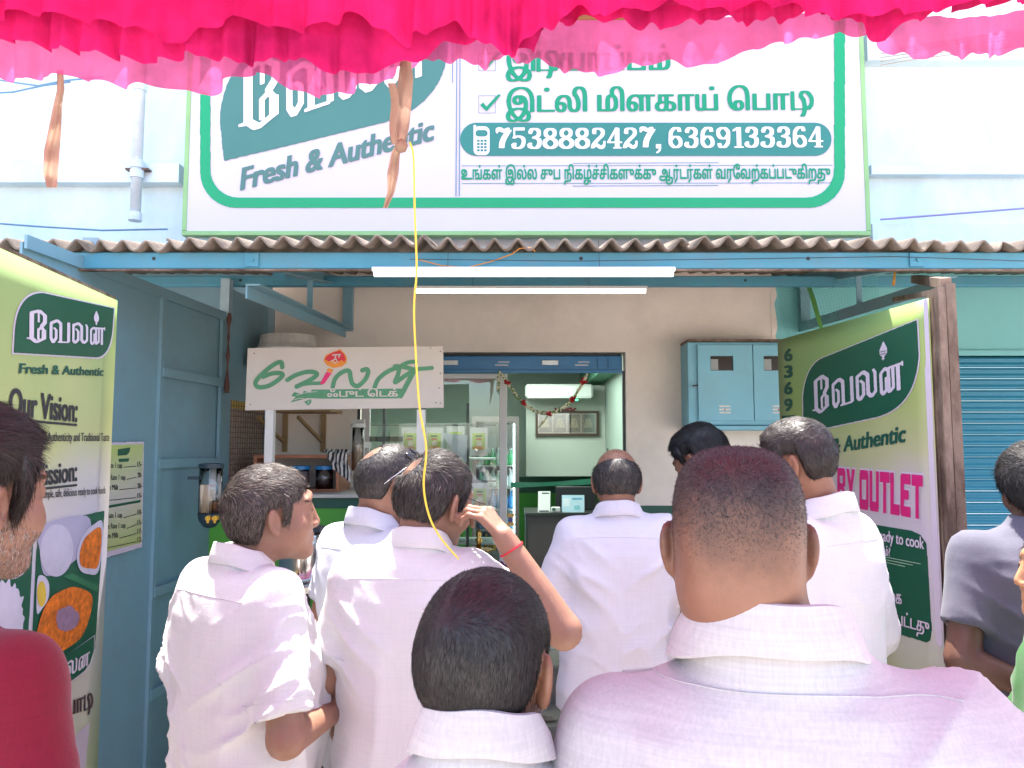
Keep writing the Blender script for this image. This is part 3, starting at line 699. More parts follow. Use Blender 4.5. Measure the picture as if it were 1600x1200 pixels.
def lt(s_, A_, B_, C_, mat, pl, par, off=.004, bold=.05, boldy=.0, rows=44, track=1.0, cap=.72, name='lettering', sk=0):
    t_ = text(s_, track=track); bb = bbox(t_)
    if sk: t_ = xf(t_, sk_=sk)
    return fixp(pl.print(name, t_, A_, B_, C_, mat, par, off, rows=rows, bold=bold, boldy=boldy, norm=(bb[0], bb[1], 0, cap)), par)
lt('Our Vision:', (12, 649), (118, 659), (14, 604), p_char, P2, lbn, bold=.09, boldy=.02)
q2(P2.polyline('underline', [(12, 655), (118, 664)], .007, p_char, lbn, .004, rows=8))
lt('Our Mission:', (0, 767), (118, 751), (0, 728), p_char, P2, lbn, bold=.09, boldy=.02)
q2(P2.polyline('underline', [(0, 770), (118, 758)], .007, p_char, lbn, .004, rows=8))
lt('With Freshness and Health| Authenticity and Traditional Taste', (-40, 690), (169, 689), (-40, 672), p_char, P2, lbn, bold=.05)
lt('We make life healthy and at ease by our simple, safe, delicious ready to cook foods', (-75, 789), (163, 771), (-75, 772), p_char, P2, lbn, bold=.05)
# food picture panels
q2(P2.poly('picture_ground', [(58, 820), (162, 798), (147, 1014), (45, 1060)], p_logo, lbn, .003))
q2(P2.poly('picture_ground', [(-60, 836), (52, 816), (38, 1075), (-70, 1110)], p_logo, lbn, .003))
f_white = M('printed idli white', (.55, .50, .60), .5, .1, 10); f_or = M('printed orange spice', (.62, .14, .01), .5, .55, 45); f_ch = M('printed chutney', (.30, .17, .26), .5, .3, 14); f_yel = M('printed yolk yellow', (.60, .40, .05), .5, .2)
def ell_px(cx, cy, rx, ry, rot=0, n=40, jag=0, seed=0):
    rr = random.Random(seed); o = []
    for k in range(n):
        a = 2*math.pi*k/n; j = 1+rr.uniform(-jag, jag); x, y = rx*j*math.cos(a), ry*j*math.sin(a); o.append((cx+x*math.cos(rot)-y*math.sin(rot), cy+x*math.sin(rot)+y*math.cos(rot)))
    return o
q2(P2.poly('picture_idli', [(62, 822), (134, 806), (135, 850), (110, 880), (70, 900), (60, 860)], M('printed idli lavender', (.42, .38, .50), .5, .1), lbn, .0035))
q2(P2.poly('picture_idli', ell_px(86, 860, 26, 41, .05), f_white, lbn, .0045))
q2(P2.poly('picture_bowl', [(117, 870), (121, 850), (130, 832), (143, 820), (158, 818), (152, 890), (135, 897), (122, 890)], f_white, lbn, .0055))
q2(P2.poly('picture_spice', [(121, 868), (126, 848), (135, 835), (155, 826), (151, 882), (138, 888), (124, 884)], f_or, lbn, .0065))
q2(P2.poly('picture_bowl', [(56, 905), (66, 900), (74, 912), (73, 935), (64, 950), (55, 957)], f_white, lbn, .0045)); q2(P2.poly('picture_egg', ell_px(62, 928, 7, 20), f_yel, lbn, .0055))
q2(P2.poly('picture_spice', [(52, 1010), (60, 965), (75, 935), (100, 920), (118, 918), (140, 930), (138, 960), (124, 995), (98, 1015), (72, 1024)]+[], f_or, lbn, .0065))
q2(P2.poly('picture_chutney', ell_px(101, 967, 17, 20, .3, jag=.12, n=18), f_ch, lbn, .0075))
q2(P2.poly('picture_noodles', ell_px(5, 980, 30, 75, .05, 60, .12, 4), f_white, lbn, .0045)); q2(P2.poly('picture_bowl', ell_px(22, 862, 24, 42, .1, 40, .03), f_white, lbn, .0045))
q2(P2.poly('picture_leaf', [(95, 900), (150, 925), (152, 915), (110, 896)], M('printed leaf green', (.03, .16, .07), .5, .2), lbn, .0045))
lg2 = [(66, 1046), (143, 994), (142, 1018), (136, 1036), (128, 1048), (60, 1100), (40, 1100)]
q2(P2.poly('logo_edge', [(x+(1.5 if x > 90 else -1), y+(2 if y > 1020 else -2)) for x, y in lg2], p_pinkw, lbn, .008)); q2(P2.poly('logo_ground', lg2, p_logo, lbn, .009))
q2(P2.print('logo_lettering', logo(), (48, 1092), (134, 1040), (50, 1052), p_pinkw, lbn, .0105, rows=56, norm=(245, 1350, -790, -280)))
lt('Special', (62, 1108), (109, 1092), (62, 1094), p_char, P2, lbn, bold=.03)
tline('இட்லி ெபாடி', (10, 1150), (143, 1106), (10, 1124), bold=.1, mat=M('printed brown black', (.06, .03, .04), .5), pl=P2, par=lbn, off=.004)
q2(P2.poly('corner_shape', [(100, 1165), (139, 1128), (132, 1200), (95, 1240)], M('printed pink beige', (.52, .42, .50), .5), lbn, .003))
# ---------------- menu poster on the partition
mp = thing('price_poster', 'small lime price list poster taped on the blue partition beside the tall banner', 'poster', (pX(2.85)+.02, 2.85, 0))
k_ = .17/2.2; P3 = Plane((pX(2.8)+.016, 2.8, 0), (k_, 1, 0))
def q3(o): return fixp(o, mp)
q3(P3.poly('poster_sheet', [(150, 692), (225, 690), (222, 855), (150, 876)], p_pinkw, mp, .0))
q3(P3.poly('poster_print', [(150, 696), (223.5, 694), (220, 848), (150, 866)], bannermat('poster print', [(0, (.40, .46, .12)), (.35, (.50, .50, .30)), (.55, (.55, .5, .45)), (1, (.45, .55, .12))], 2, 1.2, 1.75), mp, .0015))
q3(P3.poly('logo_ground', [(183, 702), (203, 699), (201, 707), (197, 711), (183, 712)], p_logo, mp, .003))
q3(P3.poly('heading_bar', [(184, 717), (201, 716), (200, 721), (185, 722)], p_logo, mp, .003))
q3(P3.poly('heading_bar', [(150, 793), (219, 781), (218, 785), (150, 797)], p_logo, mp, .003))
for i, (l_, r_, ya_, yb__) in enumerate((('Tea Rate 1 cup', '15-', 731, 729), ('Coffee Rate 1 cup', '20-', 750, 746), ('Badam Milk', '20-', 766, 763), ('Milk', '15-', 783, 778), ('Tea Rate 1 cup', '10-', 810, 804), ('Coffee Rate 1 cup', '15-', 827, 820), ('Badam Milk', '17-', 842, 834), ('Milk', '12-', 857, 847))):
    w_ = 45 if len(l_) > 10 else 34
    x1_ = (195 if len(l_) > 14 else 190 if len(l_) > 10 else 184 if len(l_) > 4 else 165)
    x0_ = x1_-(40 if len(l_) > 14 else 34 if len(l_) > 10 else 28 if len(l_) > 4 else 12)
    lt(l_, (x0_, ya_), (x1_, ya_-(x1_-x0_)*.1*(i/8)), (x0_, ya_-9), p_char, P3, mp, .003, bold=.05, rows=30)
    lt(r_, (214, yb__), (221, yb__-.5), (214, yb__-8), p_char, P3, mp, .003, bold=.05, rows=24)
    q3(P3.polyline('dots', [(x1_+2, ya_-1), (212, yb__-.5)], .003, p_char, mp, .003, rows=5))
# ---------------- right banner
rbn = thing('flex_banner', 'tall lime outlet banner with magenta lettering leaning on the rusty frame at right', 'banner', (1.4, 3.2, 0))
R1 = W(1451, 466, 2.7); R2x = WX(1220, 3.78); P4 = Plane((R2x, 3.78, 0), (R1.x-R2x, 2.7-3.78, 0)); LEN = math.hypot(R1.x-R2x, 1.08)
def q4(o): return fixp(o, rbn)
bpanel(P4, 0, LEN, .3, R1.z, bannermat('lime and pink print', [(0, lime), (.3, (.45, .48, .25)), (.42, (.56, .50, .52)), (.60, (.55, .46, .50)), (.70, (.46, .44, .24)), (.85, (.33, .40, .11)), (1, lime)], 2, .3, R1.z), rbn)
for u_ in (0, LEN): q4(MB().bar(P4.pt(u_, .3, -.02), P4.pt(u_, R1.z, -.02), .022, up=(1, 0, 0)).build('banner_frame', m_rust, rbn))
q4(P4.poly('white_hem', [(1443, 468), (1451, 465), (1473, 1012), (1464, 1006)], p_pinkw, rbn, .003))
rl = [(1257, 676)]+bez((1256, 620), (1261, 567), (1290, 558))+[(1434, 500)]+bez((1437, 555), (1432, 640), (1365, 653))
q4(P4.poly('logo_edge', [(x+(x-1346)*.022, y+(y-590)*.026) for x, y in rl], p_pinkw, rbn, .003)); q4(P4.poly('logo_ground', rl, p_logo, rbn, .0045))
q4(P4.print('logo_lettering', xf(logo(), sk_=-.04), (1268, 652), (1410, 612), (1268, 592), p_pinkw, rbn, .006, rows=72, norm=(245, 1350, -790, -280)))
q4(P4.print('logo_flame', flame(), (1377, 567), (1389, 565), (1377, 534), p_pinkw, rbn, .0075, rows=40))
for y_ in (549, 553): q4(P4.polyline('flame_mark', [(1379, y_+1), (1387, y_-1)], .003, p_logo, rbn, .009, rows=6))
lt('Fresh & Authentic', (1255, 716), (1415, 690), (1255, 694), p_dk, P4, rbn, bold=.085, boldy=.03, sk=.1)
for ch, y_ in zip('6369133364', range(564, 1000, 26)):
    lt(ch, (1227.5, y_), (1238.5, y_-.6), (1227.5, y_-19), p_dk, P4, rbn, bold=.09, boldy=.05, rows=30)
def block(L_):
    out = []; x = 0
    for ch in L_:
        s_ = lambda a, b_, c_, d_: out.append([(x+a, c_), (x+b_, c_), (x+b_, d_), (x+a, d_)])
        if ch == 'O': s_(0, 18, 8, 92); s_(54, 72, 8, 92); s_(4, 68, 0, 26); s_(4, 68, 76, 100); x += 80
        elif ch == 'U': s_(0, 22, 8, 100); s_(50, 72, 8, 100); s_(5, 67, 0, 24); x += 80
        elif ch == 'T': s_(0, 72, 74, 100); s_(25, 47, 0, 74); x += 78
        elif ch == 'L': s_(0, 24, 0, 100); s_(24, 66, 0, 26); x += 72
        elif ch == 'E': s_(0, 24, 4, 96); s_(5, 68, 0, 24); s_(5, 68, 76, 100); s_(24, 56, 40, 62); x += 76
        elif ch == 'F': s_(0, 24, 0, 100); s_(5, 68, 76, 100); s_(24, 56, 40, 62); x += 76
        elif ch == 'A': s_(0, 20, 0, 92); s_(52, 72, 0, 92); s_(5, 67, 76, 100); s_(20, 52, 30, 46); x += 80
        elif ch == 'C': s_(0, 24, 6, 94); s_(5, 68, 0, 24); s_(5, 68, 76, 100); x += 76
        elif ch == 'R': s_(0, 22, 0, 100); s_(22, 66, 80, 100); s_(48, 72, 52, 94); s_(22, 60, 42, 60); s_(46, 68, 0, 44); x += 80
        elif ch == 'Y': out.append([(x, 100), (x+24, 100), (x+48, 46), (x+48, 0), (x+26, 0), (x+26, 46)][::-1]); out.append([(x+50, 100), (x+74, 100), (x+48, 40), (x+30, 46)][::-1]); x += 80
        else: x += 36
    return out
ft = block('FACTORY OUTLET')
fn_ = xf(block('OUTLET'))+[[(x-272, y) for x, y in c] for c in block('ORY')]; fo_ = bbox(block('OUTLET'))
fn_ = [c for c in fn_ if max(p[0] for p in c) > -190]
for nm_, mt_, of_, bb1 in (('letter_edge', p_pinkw, .003, 9), ('headline', p_mag, .006, 0)): q4(P4.print(nm_, fn_, (1345, 795), (1444, 812), (1345, 734), mt_, rbn, of_, rows=66, bold=bb1, boldy=bb1, norm=fo_))
q4(P4.poly('info_panel', [(1240, 800), (1425, 829), (1440, 836), (1449, 850), (1457, 985), (1455, 1000), (1449, 1004), (1240, 940)], p_logo, rbn, .003))
lt('Ready to cook', (1369, 843), (1446, 858), (1369, 825), p_pinkw, P4, rbn, .006, bold=.06)
tline('ேவண்டும்?', (1345, 862), (1393, 869), (1345, 852), bold=.08, mat=p_pinkw, pl=P4, par=rbn)
for k, y_ in enumerate((868, 872, 876)): q4(P4.polyline('rule', [(1374, y_), (1440-k*12, y_+13-k*2)], .003, M('printed lime rule', (.3, .45, .3), .5), rbn, .005, rows=6))
tline('நம்பிக்ைக', (1350, 933), (1411, 944), (1350, 919), bold=.07, mat=p_pinkw, pl=P4, par=rbn)
tline('தயாரிக்கப்பட்டது', (1330, 955), (1454, 990), (1330, 941), bold=.07, mat=p_pinkw, pl=P4, par=rbn)
# rusty frame behind the right banner
rf = thing('rusty_steel_frame', 'rusty brown steel door frame standing behind the right banner', 'frame', (1.52, 2.72, 0))
pa, pb = W(1468, 452, 2.70), W(1478, 440, 2.78)
def q5(o): return fixp(o, rf)
q5(MB().box(R1.x+.012, R1.x+.038, 2.66, 2.74, 0, pa.z).build('post', m_rust, rf)); q5(MB().box(R1.x+.058, R1.x+.092, 2.69, 2.75, 0, pa.z+.02).build('post', m_rust, rf))
for z in (.5, 1.35, 1.66, 2.05): q5(MB().box(R1.x+.034, R1.x+.062, 2.70, 2.72, z, z+.05).build('hinge', m_rust, rf))
q5(MB().bar(W(1478, 442, 2.72), W(1430, 436, 3.5), .035).build('top_bar', m_rust, rf)); q5(MB().bar(W(1470, 455, 2.74), W(1400, 468, 3.4), .03, .02).build('top_bar', m_rust, rf))
# ---------------- painted hanging board on two posts (tea stall)
cb = thing('stall_board', 'white board with brush painted green Tamil name on two white posts over the tea stall', 'sign board', (WX(540, 3.9), 3.9, 0))
P5 = Plane((0, 3.9, 0), (1, 0, 0))
def q6(o): return fixp(o, cb)
c_ = [W(*q, 3.9) for q in ((387, 544), (692, 541), (693, 637), (383, 641))]
m_board = M('painted board cream', (.66, .57, .50), .6, .04, 3, dirt=(.5, .52, .38), dscale=2, damt=.25)
vs = [tuple(p) for p in c_]+[(p.x, p.y+.03, p.z) for p in c_]
q6(MB().add(vs, [(3, 2, 1, 0), (4, 5, 6, 7), (0, 1, 5, 4), (1, 2, 6, 5), (2, 3, 7, 6), (3, 0, 4, 7)]).build('board', m_board, cb))
for px in (419, 657): q6(MB().box(WX(px-6.5, 3.9), WX(px+6.5, 3.9), 3.905, 3.945, 0, WZ(640, 3.9)).build('post', m_wht, cb))
for px, py in ((397, 552), (688, 549), (688, 583), (686, 606), (688, 630), (681, 629), (391, 632), (673, 544)): q6(MB().tube([(*W(px, py, 3.899),)[:3], (W(px, py, 3.899)+Vector((0, .004, 0)))[:]], .0035, 8).build('nail', m_rust, cb))
m_brush = M('brush green paint', (.10, .30, .15), .6, .1, 20)
def z8(x, y): return (320+x/4, 480+y/4)
def cs(pts, w_, sm=True, taper=None): 
    P = [tuple(P5.uv(*z8(*q))) for q in pts]; return pen(P, w_, smooth=sm, taper=taper)
wS = .022*1.05
br = []
br += cs([(485, 375), (478, 345), (440, 355), (380, 400), (330, 450), (318, 480), (340, 500), (400, 492), (460, 455), (488, 425), (470, 412), (420, 415), (365, 435)], wS)
br += cs([(518, 455), (570, 425), (640, 405), (690, 408), (700, 425), (660, 455), (600, 485), (575, 497)], wS); br += cs([(575, 492), (640, 478), (730, 475)], wS*.8)
br += cs([(800, 500), (812, 455), (840, 420), (880, 398), (905, 402), (912, 440), (925, 480), (960, 492), (1005, 450), (1022, 405), (1012, 388), (985, 395)], wS)
br += cs([(1062, 500), (1085, 450), (1140, 405), (1200, 380), (1215, 385), (1205, 430), (1190, 465), (1200, 465), (1250, 430), (1300, 395), (1250, 375), (1190, 370)], wS)
br += cs([(1300, 388), (1360, 385), (1420, 380)], wS*.9); br += cs([(1310, 395), (1270, 470), (1225, 555)], wS*1.1); br += cs([(1235, 362), (1275, 345), (1318, 340)], wS*.9)
ribbon = [z8(*q) for q in ((715, 515), (1245, 508), (1262, 520), (1235, 566), (1200, 570), (740, 572), (640, 568), (560, 590), (535, 596), (570, 560), (540, 556), (560, 530), (610, 545), (620, 522), (660, 535), (670, 515))]
V, Fc = ink(br, 150); q6(setmesh('name_lettering', [tuple(P5.pt(u, v, .0035)) for u, v in V], Fc, m_brush, cb))
q6(P5.poly('leaf_ribbon', ribbon, m_brush, cb, .002))
q6(P5.poly('leaf', [z8(*q) for q in ((620, 590), (665, 575), (668, 595), (650, 614), (640, 612), (632, 602))], m_brush, cb, .002, rows=30))
for a_, b__ in (((575, 550), (700, 528)), ((560, 580), (620, 570)), ((655, 590), (645, 604))): q6(P5.polyline('leaf_vein', [z8(*a_), z8((a_[0]+b__[0])/2, (a_[1]+b__[1])/2-5), z8(*b__)], .003, m_board, cb, .005, rows=14, smooth=True))
tline('ஃபுட் ெடக்', z8(768, 560), z8(1205, 558), z8(768, 526), bold=.05, boldy=.03, mat=m_board, pl=P5, par=cb, off=.0045, rows=40)
q6(P5.poly('spear_flame', [z8(*q) for q in ((848, 262), (875, 290), (890, 320), (885, 350), (855, 372), (805, 380), (765, 365), (742, 335), (755, 300), (800, 280))], M('painted orange', (.85, .28, .03), .6, .2, 15), cb, .002, rows=50))
q6(P5.poly('spear_flame', [z8(*q) for q in ((846, 272), (870, 295), (882, 325), (872, 342), (855, 330), (830, 345), (800, 330), (775, 340), (750, 325), (765, 305), (800, 285))], M('painted red', (.72, .03, .05), .6, .1), cb, .0035, rows=50))
for pts in (((800, 300), (850, 296)), ((845, 300), (838, 315)), ((815, 315), (820, 305)), ((790, 340), (820, 322), (832, 345)), ((805, 345), (818, 350))): q6(P5.polyline('flame_mark', [z8(*q) for q in pts], .006, m_board, cb, .005, rows=12))
q6(P5.poly('spear_shaft', [z8(*q) for q in ((770, 380), (802, 388), (798, 410), (762, 400))], M('painted orange', (1, 1, 1)), cb, .002, rows=20)); q6(P5.poly('spear_shaft', [z8(*q) for q in ((762, 404), (795, 412), (748, 480), (720, 482))], M('painted pink', (.80, .03, .16), .6), cb, .0055, rows=30))
# ================================================================== PROPS
def T(name, label, cat, loc, group=None, rz=0):
    t = thing(name, label, cat, loc, rz, group); return t
def part(t, name, mb, mat, **k):      # geometry given in world space, parented to an unrotated thing
    o = mb.build(name, mat, t, **k); o.matrix_parent_inverse = Matrix.Translation(-Vector(t.location)); return o
def cyl(x, y, z0, z1, r, n=20, r2=None): return MB().lathe([(r, z0), (r if r2 is None else r2, z1)], (x, y, 0), n)
m_brass = M('polished brass', (.55, .33, .09), .22, .1, 20, metal=1)
m_steel = M('stainless steel', (.62, .60, .57), .18, .05, 10, metal=1)
m_wood = M('varnished orange wood', (.33, .10, .035), .4, .25, 6, stretch=(1, 1, 6), coat=.3)
m_yell = M('yellow wire', (.85, .60, .06), .5, .1)
m_clear = glassmat('clear plastic', (.93, .93, .92), .05, .05)
m_tube = emis('lit tube', (1, .98, .95), 1.2)
m_white = M('white plastic', (.74, .72, .70), .35, .04)
# tube lights under the awning
for (xa, xb, py, Y, lab) in ((577, 1060, 426, 3.0, 'longer white tube light hanging in front under the blue beam'), (645, 1015, 453.5, 3.95, 'shorter looking white tube light further back under the awning')):
    z = WZ(py, Y); a, b_ = WX(xa, Y), WX(xb, Y); t = T('tube_light', lab, 'light', ((a+b_)/2, Y, z), group='tube lights under the awning')
    part(t, 'batten', MB().box(a, b_, Y-.012, Y+.014, z+.004, z+.022, .003), m_white)
    part(t, 'tube', MB().tube([(a+.01, Y-.002, z-.006), (b_-.01, Y-.002, z-.006)], .0105, 10), m_tube, smooth=True)
    for q in (.25, .75): x = a+(b_-a)*q; part(t, 'hanger', MB().tube([(x, Y, z+.02), (x, Y+.02, z+.14)], .0012, 5), m_dark)
# wiring along the beam
t = tag(MB().tube([W(652, 405, 3.02), W(690, 415, 3.03), W(730, 418, 3.03), W(770, 408, 3.03), W(800, 397, 3.02), W(812, 388, 3.0), W(830, 387, 2.99), W(836, 393, 2.98)], .0022, 6).build('wire', M('orange wire', (.75, .28, .03), .5)), 'thin orange wire sagging along the awning beam above the tube light', 'wire')
t = tag(MB().tube([W(640, 405, 3.0), W(900, 408, 3.0), W(1200, 404, 3.02), W(1400, 401, 3.02), W(1600, 408, 3.02)], .0018, 5).build('cable', m_dark), 'thin dark cable strung along the blue awning beam', 'cable')
rp = T('rope', 'short orange rope tied round the bracket near the right end of the beam', 'rope', W(1399, 420, 3.2)[:])
part(rp, 'knot', MB().lathe([(.002, -.02), (.016, -.012), (.02, 0), (.014, .013), (.002, .02)], W(1401, 412, 3.15), 8).tube([W(1398, 402, 3.12), W(1392, 407, 3.13), W(1402, 416, 3.13)], .006, 6), M('orange rope', (.55, .26, .05), .8, .3, 60))
part(rp, 'tail', MB().tube([W(1400, 414, 3.15), W(1398, 428, 3.15), W(1396, 446, 3.15)], [.006, .005, .007], 6), M('orange rope', (.5, .3, .05)))
# cables by the white wall
for pts, lab in (((( -20, 122), (30, 130), (60, 134), (100, 126), (160, 120)), 'upper sagging blue cable on the white wall at far left'), (((-20, 146), (20, 144), (66, 134), (110, 128)), 'lower blue cable joining a small clip on the white wall at far left'), (((-20, 348), (60, 354), (160, 360), (262, 358)), 'thin violet cable low on the white wall above the left awning')):
    tag(MB().tube([W(x, y, D-.12) for x, y in pts], .006, 6).build('cable', M('blue grey cable', (.12, .25, .38), .5)), lab, 'cable')
tag(MB().tube([W(1376, 343, D-.1), W(1480, 335, D-.1), W(1620, 324, D-.1)], .007, 6).build('cable', M('violet cable', (.30, .28, .55), .5)), 'violet cable sloping across the white wall right of the signboard', 'cable')
for k in range(5):
    tag(MB().tube([W(1376, 78+k*6, D-.1), W(1420, 74+k*5, D-.1), W(1620, 44+k*6, D-.1)], .003, 5).build('cable', M('thin brown wire', (.4, .3, .2), .5)), '%s thin overhead wire of the bundle beside the top right of the signboard'%('lowest', 'second lowest', 'middle', 'second highest', 'highest')[4-k], 'cable', group='bundle of thin wires')
# meter box
mx0, mx1, mz0, mz1, my = WX(1078, 4.78), WX(1228, 4.78), WZ(672, 4.78), WZ(534, 4.78), 4.78
t = T('meter_box', 'pale blue steel electricity meter box with two small windows on the cream wall', 'meter box', (mx0, my, mz0))
m_box = M('meter box blue', (.20, .46, .56), .5, .06, 4, dirt=(.25, .3, .3), dscale=7, damt=.2)
part(t, 'case', MB().box(mx0, mx1, my+.02, D-.004, mz0+.03, mz1, .004), m_box); part(t, 'base_tray', MB().box(mx0-.0, mx1+.02, my-.01, D-.004, mz0, mz0+.027, .003), m_box)
xm_ = WX(1180, my); hz0, hz1 = WZ(579, my), WZ(556, my)
for i, (a, b_, h0, h1) in enumerate(((WX(1093, my), xm_-.003, WX(1113, my), WX(1149, my)), (xm_+.003, mx1-.01, WX(1197, my), WX(1224, my)))):
    mb = MB(); mb.box(a, h0, my, my+.018, mz0+.06, mz1-.02); mb.box(h1, b_, my, my+.018, mz0+.06, mz1-.02); mb.box(h0, h1, my, my+.018, mz0+.06, hz0); mb.box(h0, h1, my, my+.018, hz1, mz1-.02)
    part(t, 'door', mb, m_box); part(t, 'meter_window', MB().box(h0+.001, h1-.001, my+.012, my+.019, hz0+.001, hz1-.001), M('dark window brown', (.03, .018, .012), .2))
    part(t, 'meter_face', MB().box(h0+.004, h0+.05, my+.008, my+.0118, hz0+.004, hz1-.02), M('meter grey', (.3, .32, .3), .5))
    px = 1134 if i == 0 else 1218
    for k in range(3): part(t, 'ash_mark', MB().box(WX(px-9, my), WX(px+9, my), my-.0015, my-.0003, WZ(636+k*5, my), WZ(633.5+k*5, my)), M('ash white', (.7, .66, .6), .9, .2, 60))
    part(t, 'dot_mark', cyl(0, 0, 0, .001, .005, 10).build and MB().tube([(WX(px, my), my-.0025, WZ(640, my)), (WX(px, my), my-.0016, WZ(640, my))], .005, 8), M('vermilion', (.6, .08, .03), .8))
part(t, 'latch', MB().tube([(mx0+.02, my-.01, WZ(604, my)), (mx0+.055, my-.01, WZ(603, my))], .008, 6), m_steel)
part(t, 'rim', MB().box(mx0, mx1+.02, my-.008, D-.004, mz1+.002, mz1+.016), m_rust)
tag(MB().tube([W(1130, 676, 4.95), W(1133, 684, 4.95), W(1133, 760, 4.95)], .006, 6).build('conduit', m_beige), 'thin painted conduit running down below the meter box', 'conduit')
# green netting behind the right bracket
mb = MB(); nx_, nz_ = 34, 26
a0, a1 = W(1218, 446, 4.7), W(1372, 448, 4.2); bt = W(1262, 536, 4.6)
def netp(u, v):
    x = a0.x+(a1.x-a0.x)*u; y = a0.y+(a1.y-a0.y)*u+.05*math.sin(u*6+v*4); z = a0.z-(.40+.10*math.sin(u*3.1))*v*(1-.25*u); return Vector((x+.05*v, y, z+.012*math.sin(u*9)))
for i in range(nx_+1): mb.tube([netp(i/nx_, v/6) for v in range(7)], .0012, 3, caps=False)
for j in range(nz_+1): mb.tube([netp(u/8, j/nz_) for u in range(9)], .0012, 3, caps=False)
net = mb.build('netting', M('teal net cord', (.10, .38, .33), .6)); tag(net, 'sagging teal green netting gathered behind the right awning bracket', 'net')
tag(MB().grid(lambda u, v: netp(.30+.045*u+.02*v, v*1.0)+Vector((.005*math.sin(v*9), -.01, 0)), 3, 12).build('net_fold', M('lime net edge', (.16, .42, .10), .7), smooth=True), 'bright green gathered net edge hanging behind the right bracket', 'net')
# posters seen in / behind glass, pouches
yG = D+.22
m_pouch = M('pouch foil white', (.62, .60, .58), .3, .05); m_lab = M('pouch label lime', (.42, .50, .12), .4, .1); m_org = M('label orange', (.65, .22, .04), .5)
proto = None; spots = [(641, 690), (679, 690), (712, 688), (748, 690), (750, 777), (641, 780), (712, 778)]
plab = ['white lime labelled pouch at the left end of the upper row behind glass', 'white foil pouch with lime label second in the upper row behind the glass', 'white foil pouch third in the upper row, half covered by the white paper', 'white foil pouch with lime label beside the white door post, upper row', 'white foil pouch with lime label in the lower row beside the door post', 'white foil pouch at the left of the lower row behind the glass', 'white foil pouch in the middle of the lower row behind the glass']
for i, (px, py) in enumerate(spots):
    x, z = WX(px, yG), WZ(py+22, yG)
    if proto is None:
        proto = T('food_pouch', '', 'pouch', (0, 0, 0), group='food pouches hanging behind the shop glass')
        def fn(u, v): return (-.06+.12*u+.0*v, -.018*math.sin(math.pi*u)*math.sin(math.pi*min(1, v*1.1)), .19*v)
        MB().grid(fn, 8, 8).build('foil', m_pouch, proto, smooth=True)
        MB().grid(lambda u, v: (-.043+.086*u, -.018*math.sin(math.pi*(.14+.72*u))*math.sin(math.pi*min(1, (.22+v*.58)*1.1))-.006, .19*(.22+v*.58)), 6, 6).build('label', m_lab, proto)
        MB().tube([(.004, -.0275, .082), (.004, -.0255, .082)], .019, 14).build('bowl_picture', M('bowl picture', (.7, .55, .42), .5, .5, 80), proto)
        MB().box(-.035, .035, -.0275, -.0250, .046, .060).build('band', m_org, proto); MB().box(-.022, .022, -.0275, -.0250, .128, .137).build('name_bar', m_dkgreen, proto); MB().box(-.02, .02, -.0275, -.0250, .108, .116).build('red_line', M('label red', (.6, .05, .05), .5), proto)
        o = proto
    else: o = copy_tree(proto)
    o.location = (x, yG, z); o['label'] = plab[i]
tag(MB().add([W(690, 676, D+.13), W(730, 680, D+.13), W(729, 722, D+.13), W(706, 704, D+.13)], [(0, 3, 2, 1)]).build('paper_sheet', M('bluish white paper', (.55, .60, .66), .5)), 'bluish white paper taped on the shop glass left of the door post', 'paper')
rk = T('display_rack', 'dark wire display rack behind the shop glass carrying the pouches', 'rack', (-.6, yG+.05, ZF))
part(rk, 'rail', MB().bar((oL+.05, yG+.06, WZ(664, yG)), (xm-.05, yG+.06, WZ(664, yG)), .008).bar((oL+.05, yG+.03, WZ(752, yG)), (xm-.05, yG+.03, WZ(752, yG)), .012), m_dark)
for px in (600, 662, 731): part(rk, 'upright', MB().bar((WX(px, yG+.05), yG+.05, ZF), (WX(px, yG+.05), yG+.05, 2.0), .02), m_dark)
for py in (716, 800, 850): part(rk, 'shelf', MB().box(oL+.06, xm-.06, yG+.06, yG+.4, WZ(py, yG)-.012, WZ(py, yG)), M('shelf glass grey', (.35, .4, .38), .3))
# fridge
fy = 6.6; fx0, fx1, fz1 = WX(738, fy), WX(811, fy), WZ(651, fy); fz0 = ZF
t = T('drinks_fridge', 'tall glass door drinks fridge with lit shelves inside the shop beside the post', 'fridge', ((fx0+fx1)/2, fy, fz0))
m_fr = M('fridge grey', (.12, .11, .11), .5)
part(t, 'cabinet', MB().box(fx0, fx0+.03, fy, fy+.6, fz0, fz1).box(fx1-.03, fx1, fy, fy+.6, fz0, fz1).box(fx0+.03, fx1-.03, fy, fy+.6, fz1-.05, fz1).box(fx0+.03, fx1-.03, fy, fy+.6, fz0, fz0+.12).box(fx0+.03, fx1-.03, fy+.56, fy+.6, fz0+.12, fz1-.05), m_fr)
part(t, 'door_frame', MB().box(fx0, fx0+.035, fy-.04, fy-.002, fz0+.1, fz1).box(fx1-.035, fx1, fy-.04, fy-.002, fz0+.1, fz1).box(fx0+.035, fx1-.035, fy-.04, fy-.002, fz1-.045, fz1).box(fx0+.035, fx1-.035, fy-.04, fy-.002, fz0+.1, fz0+.15), M('fridge door frame', (.10, .085, .08), .5))
part(t, 'door_glass', MB().box(fx0+.035, fx1-.035, fy-.03, fy-.02, fz0+.15, fz1-.045), glassmat('fridge glass', (.9, .97, .95), .03))
part(t, 'light_strip', MB().box(fx1-.05, fx1-.036, fy+.01, fy+.03, fz0+.16, fz1-.06), emis('fridge light', (.8, .95, 1), 2.0))
part(t, 'lining', MB().box(fx0+.031, fx1-.031, fy+.54, fy+.559, fz0+.12, fz1-.05), M('fridge lining', (.75, .8, .8), .4))
shelf = [WZ(p, fy) for p in (727, 762, 796, 828, 862)]
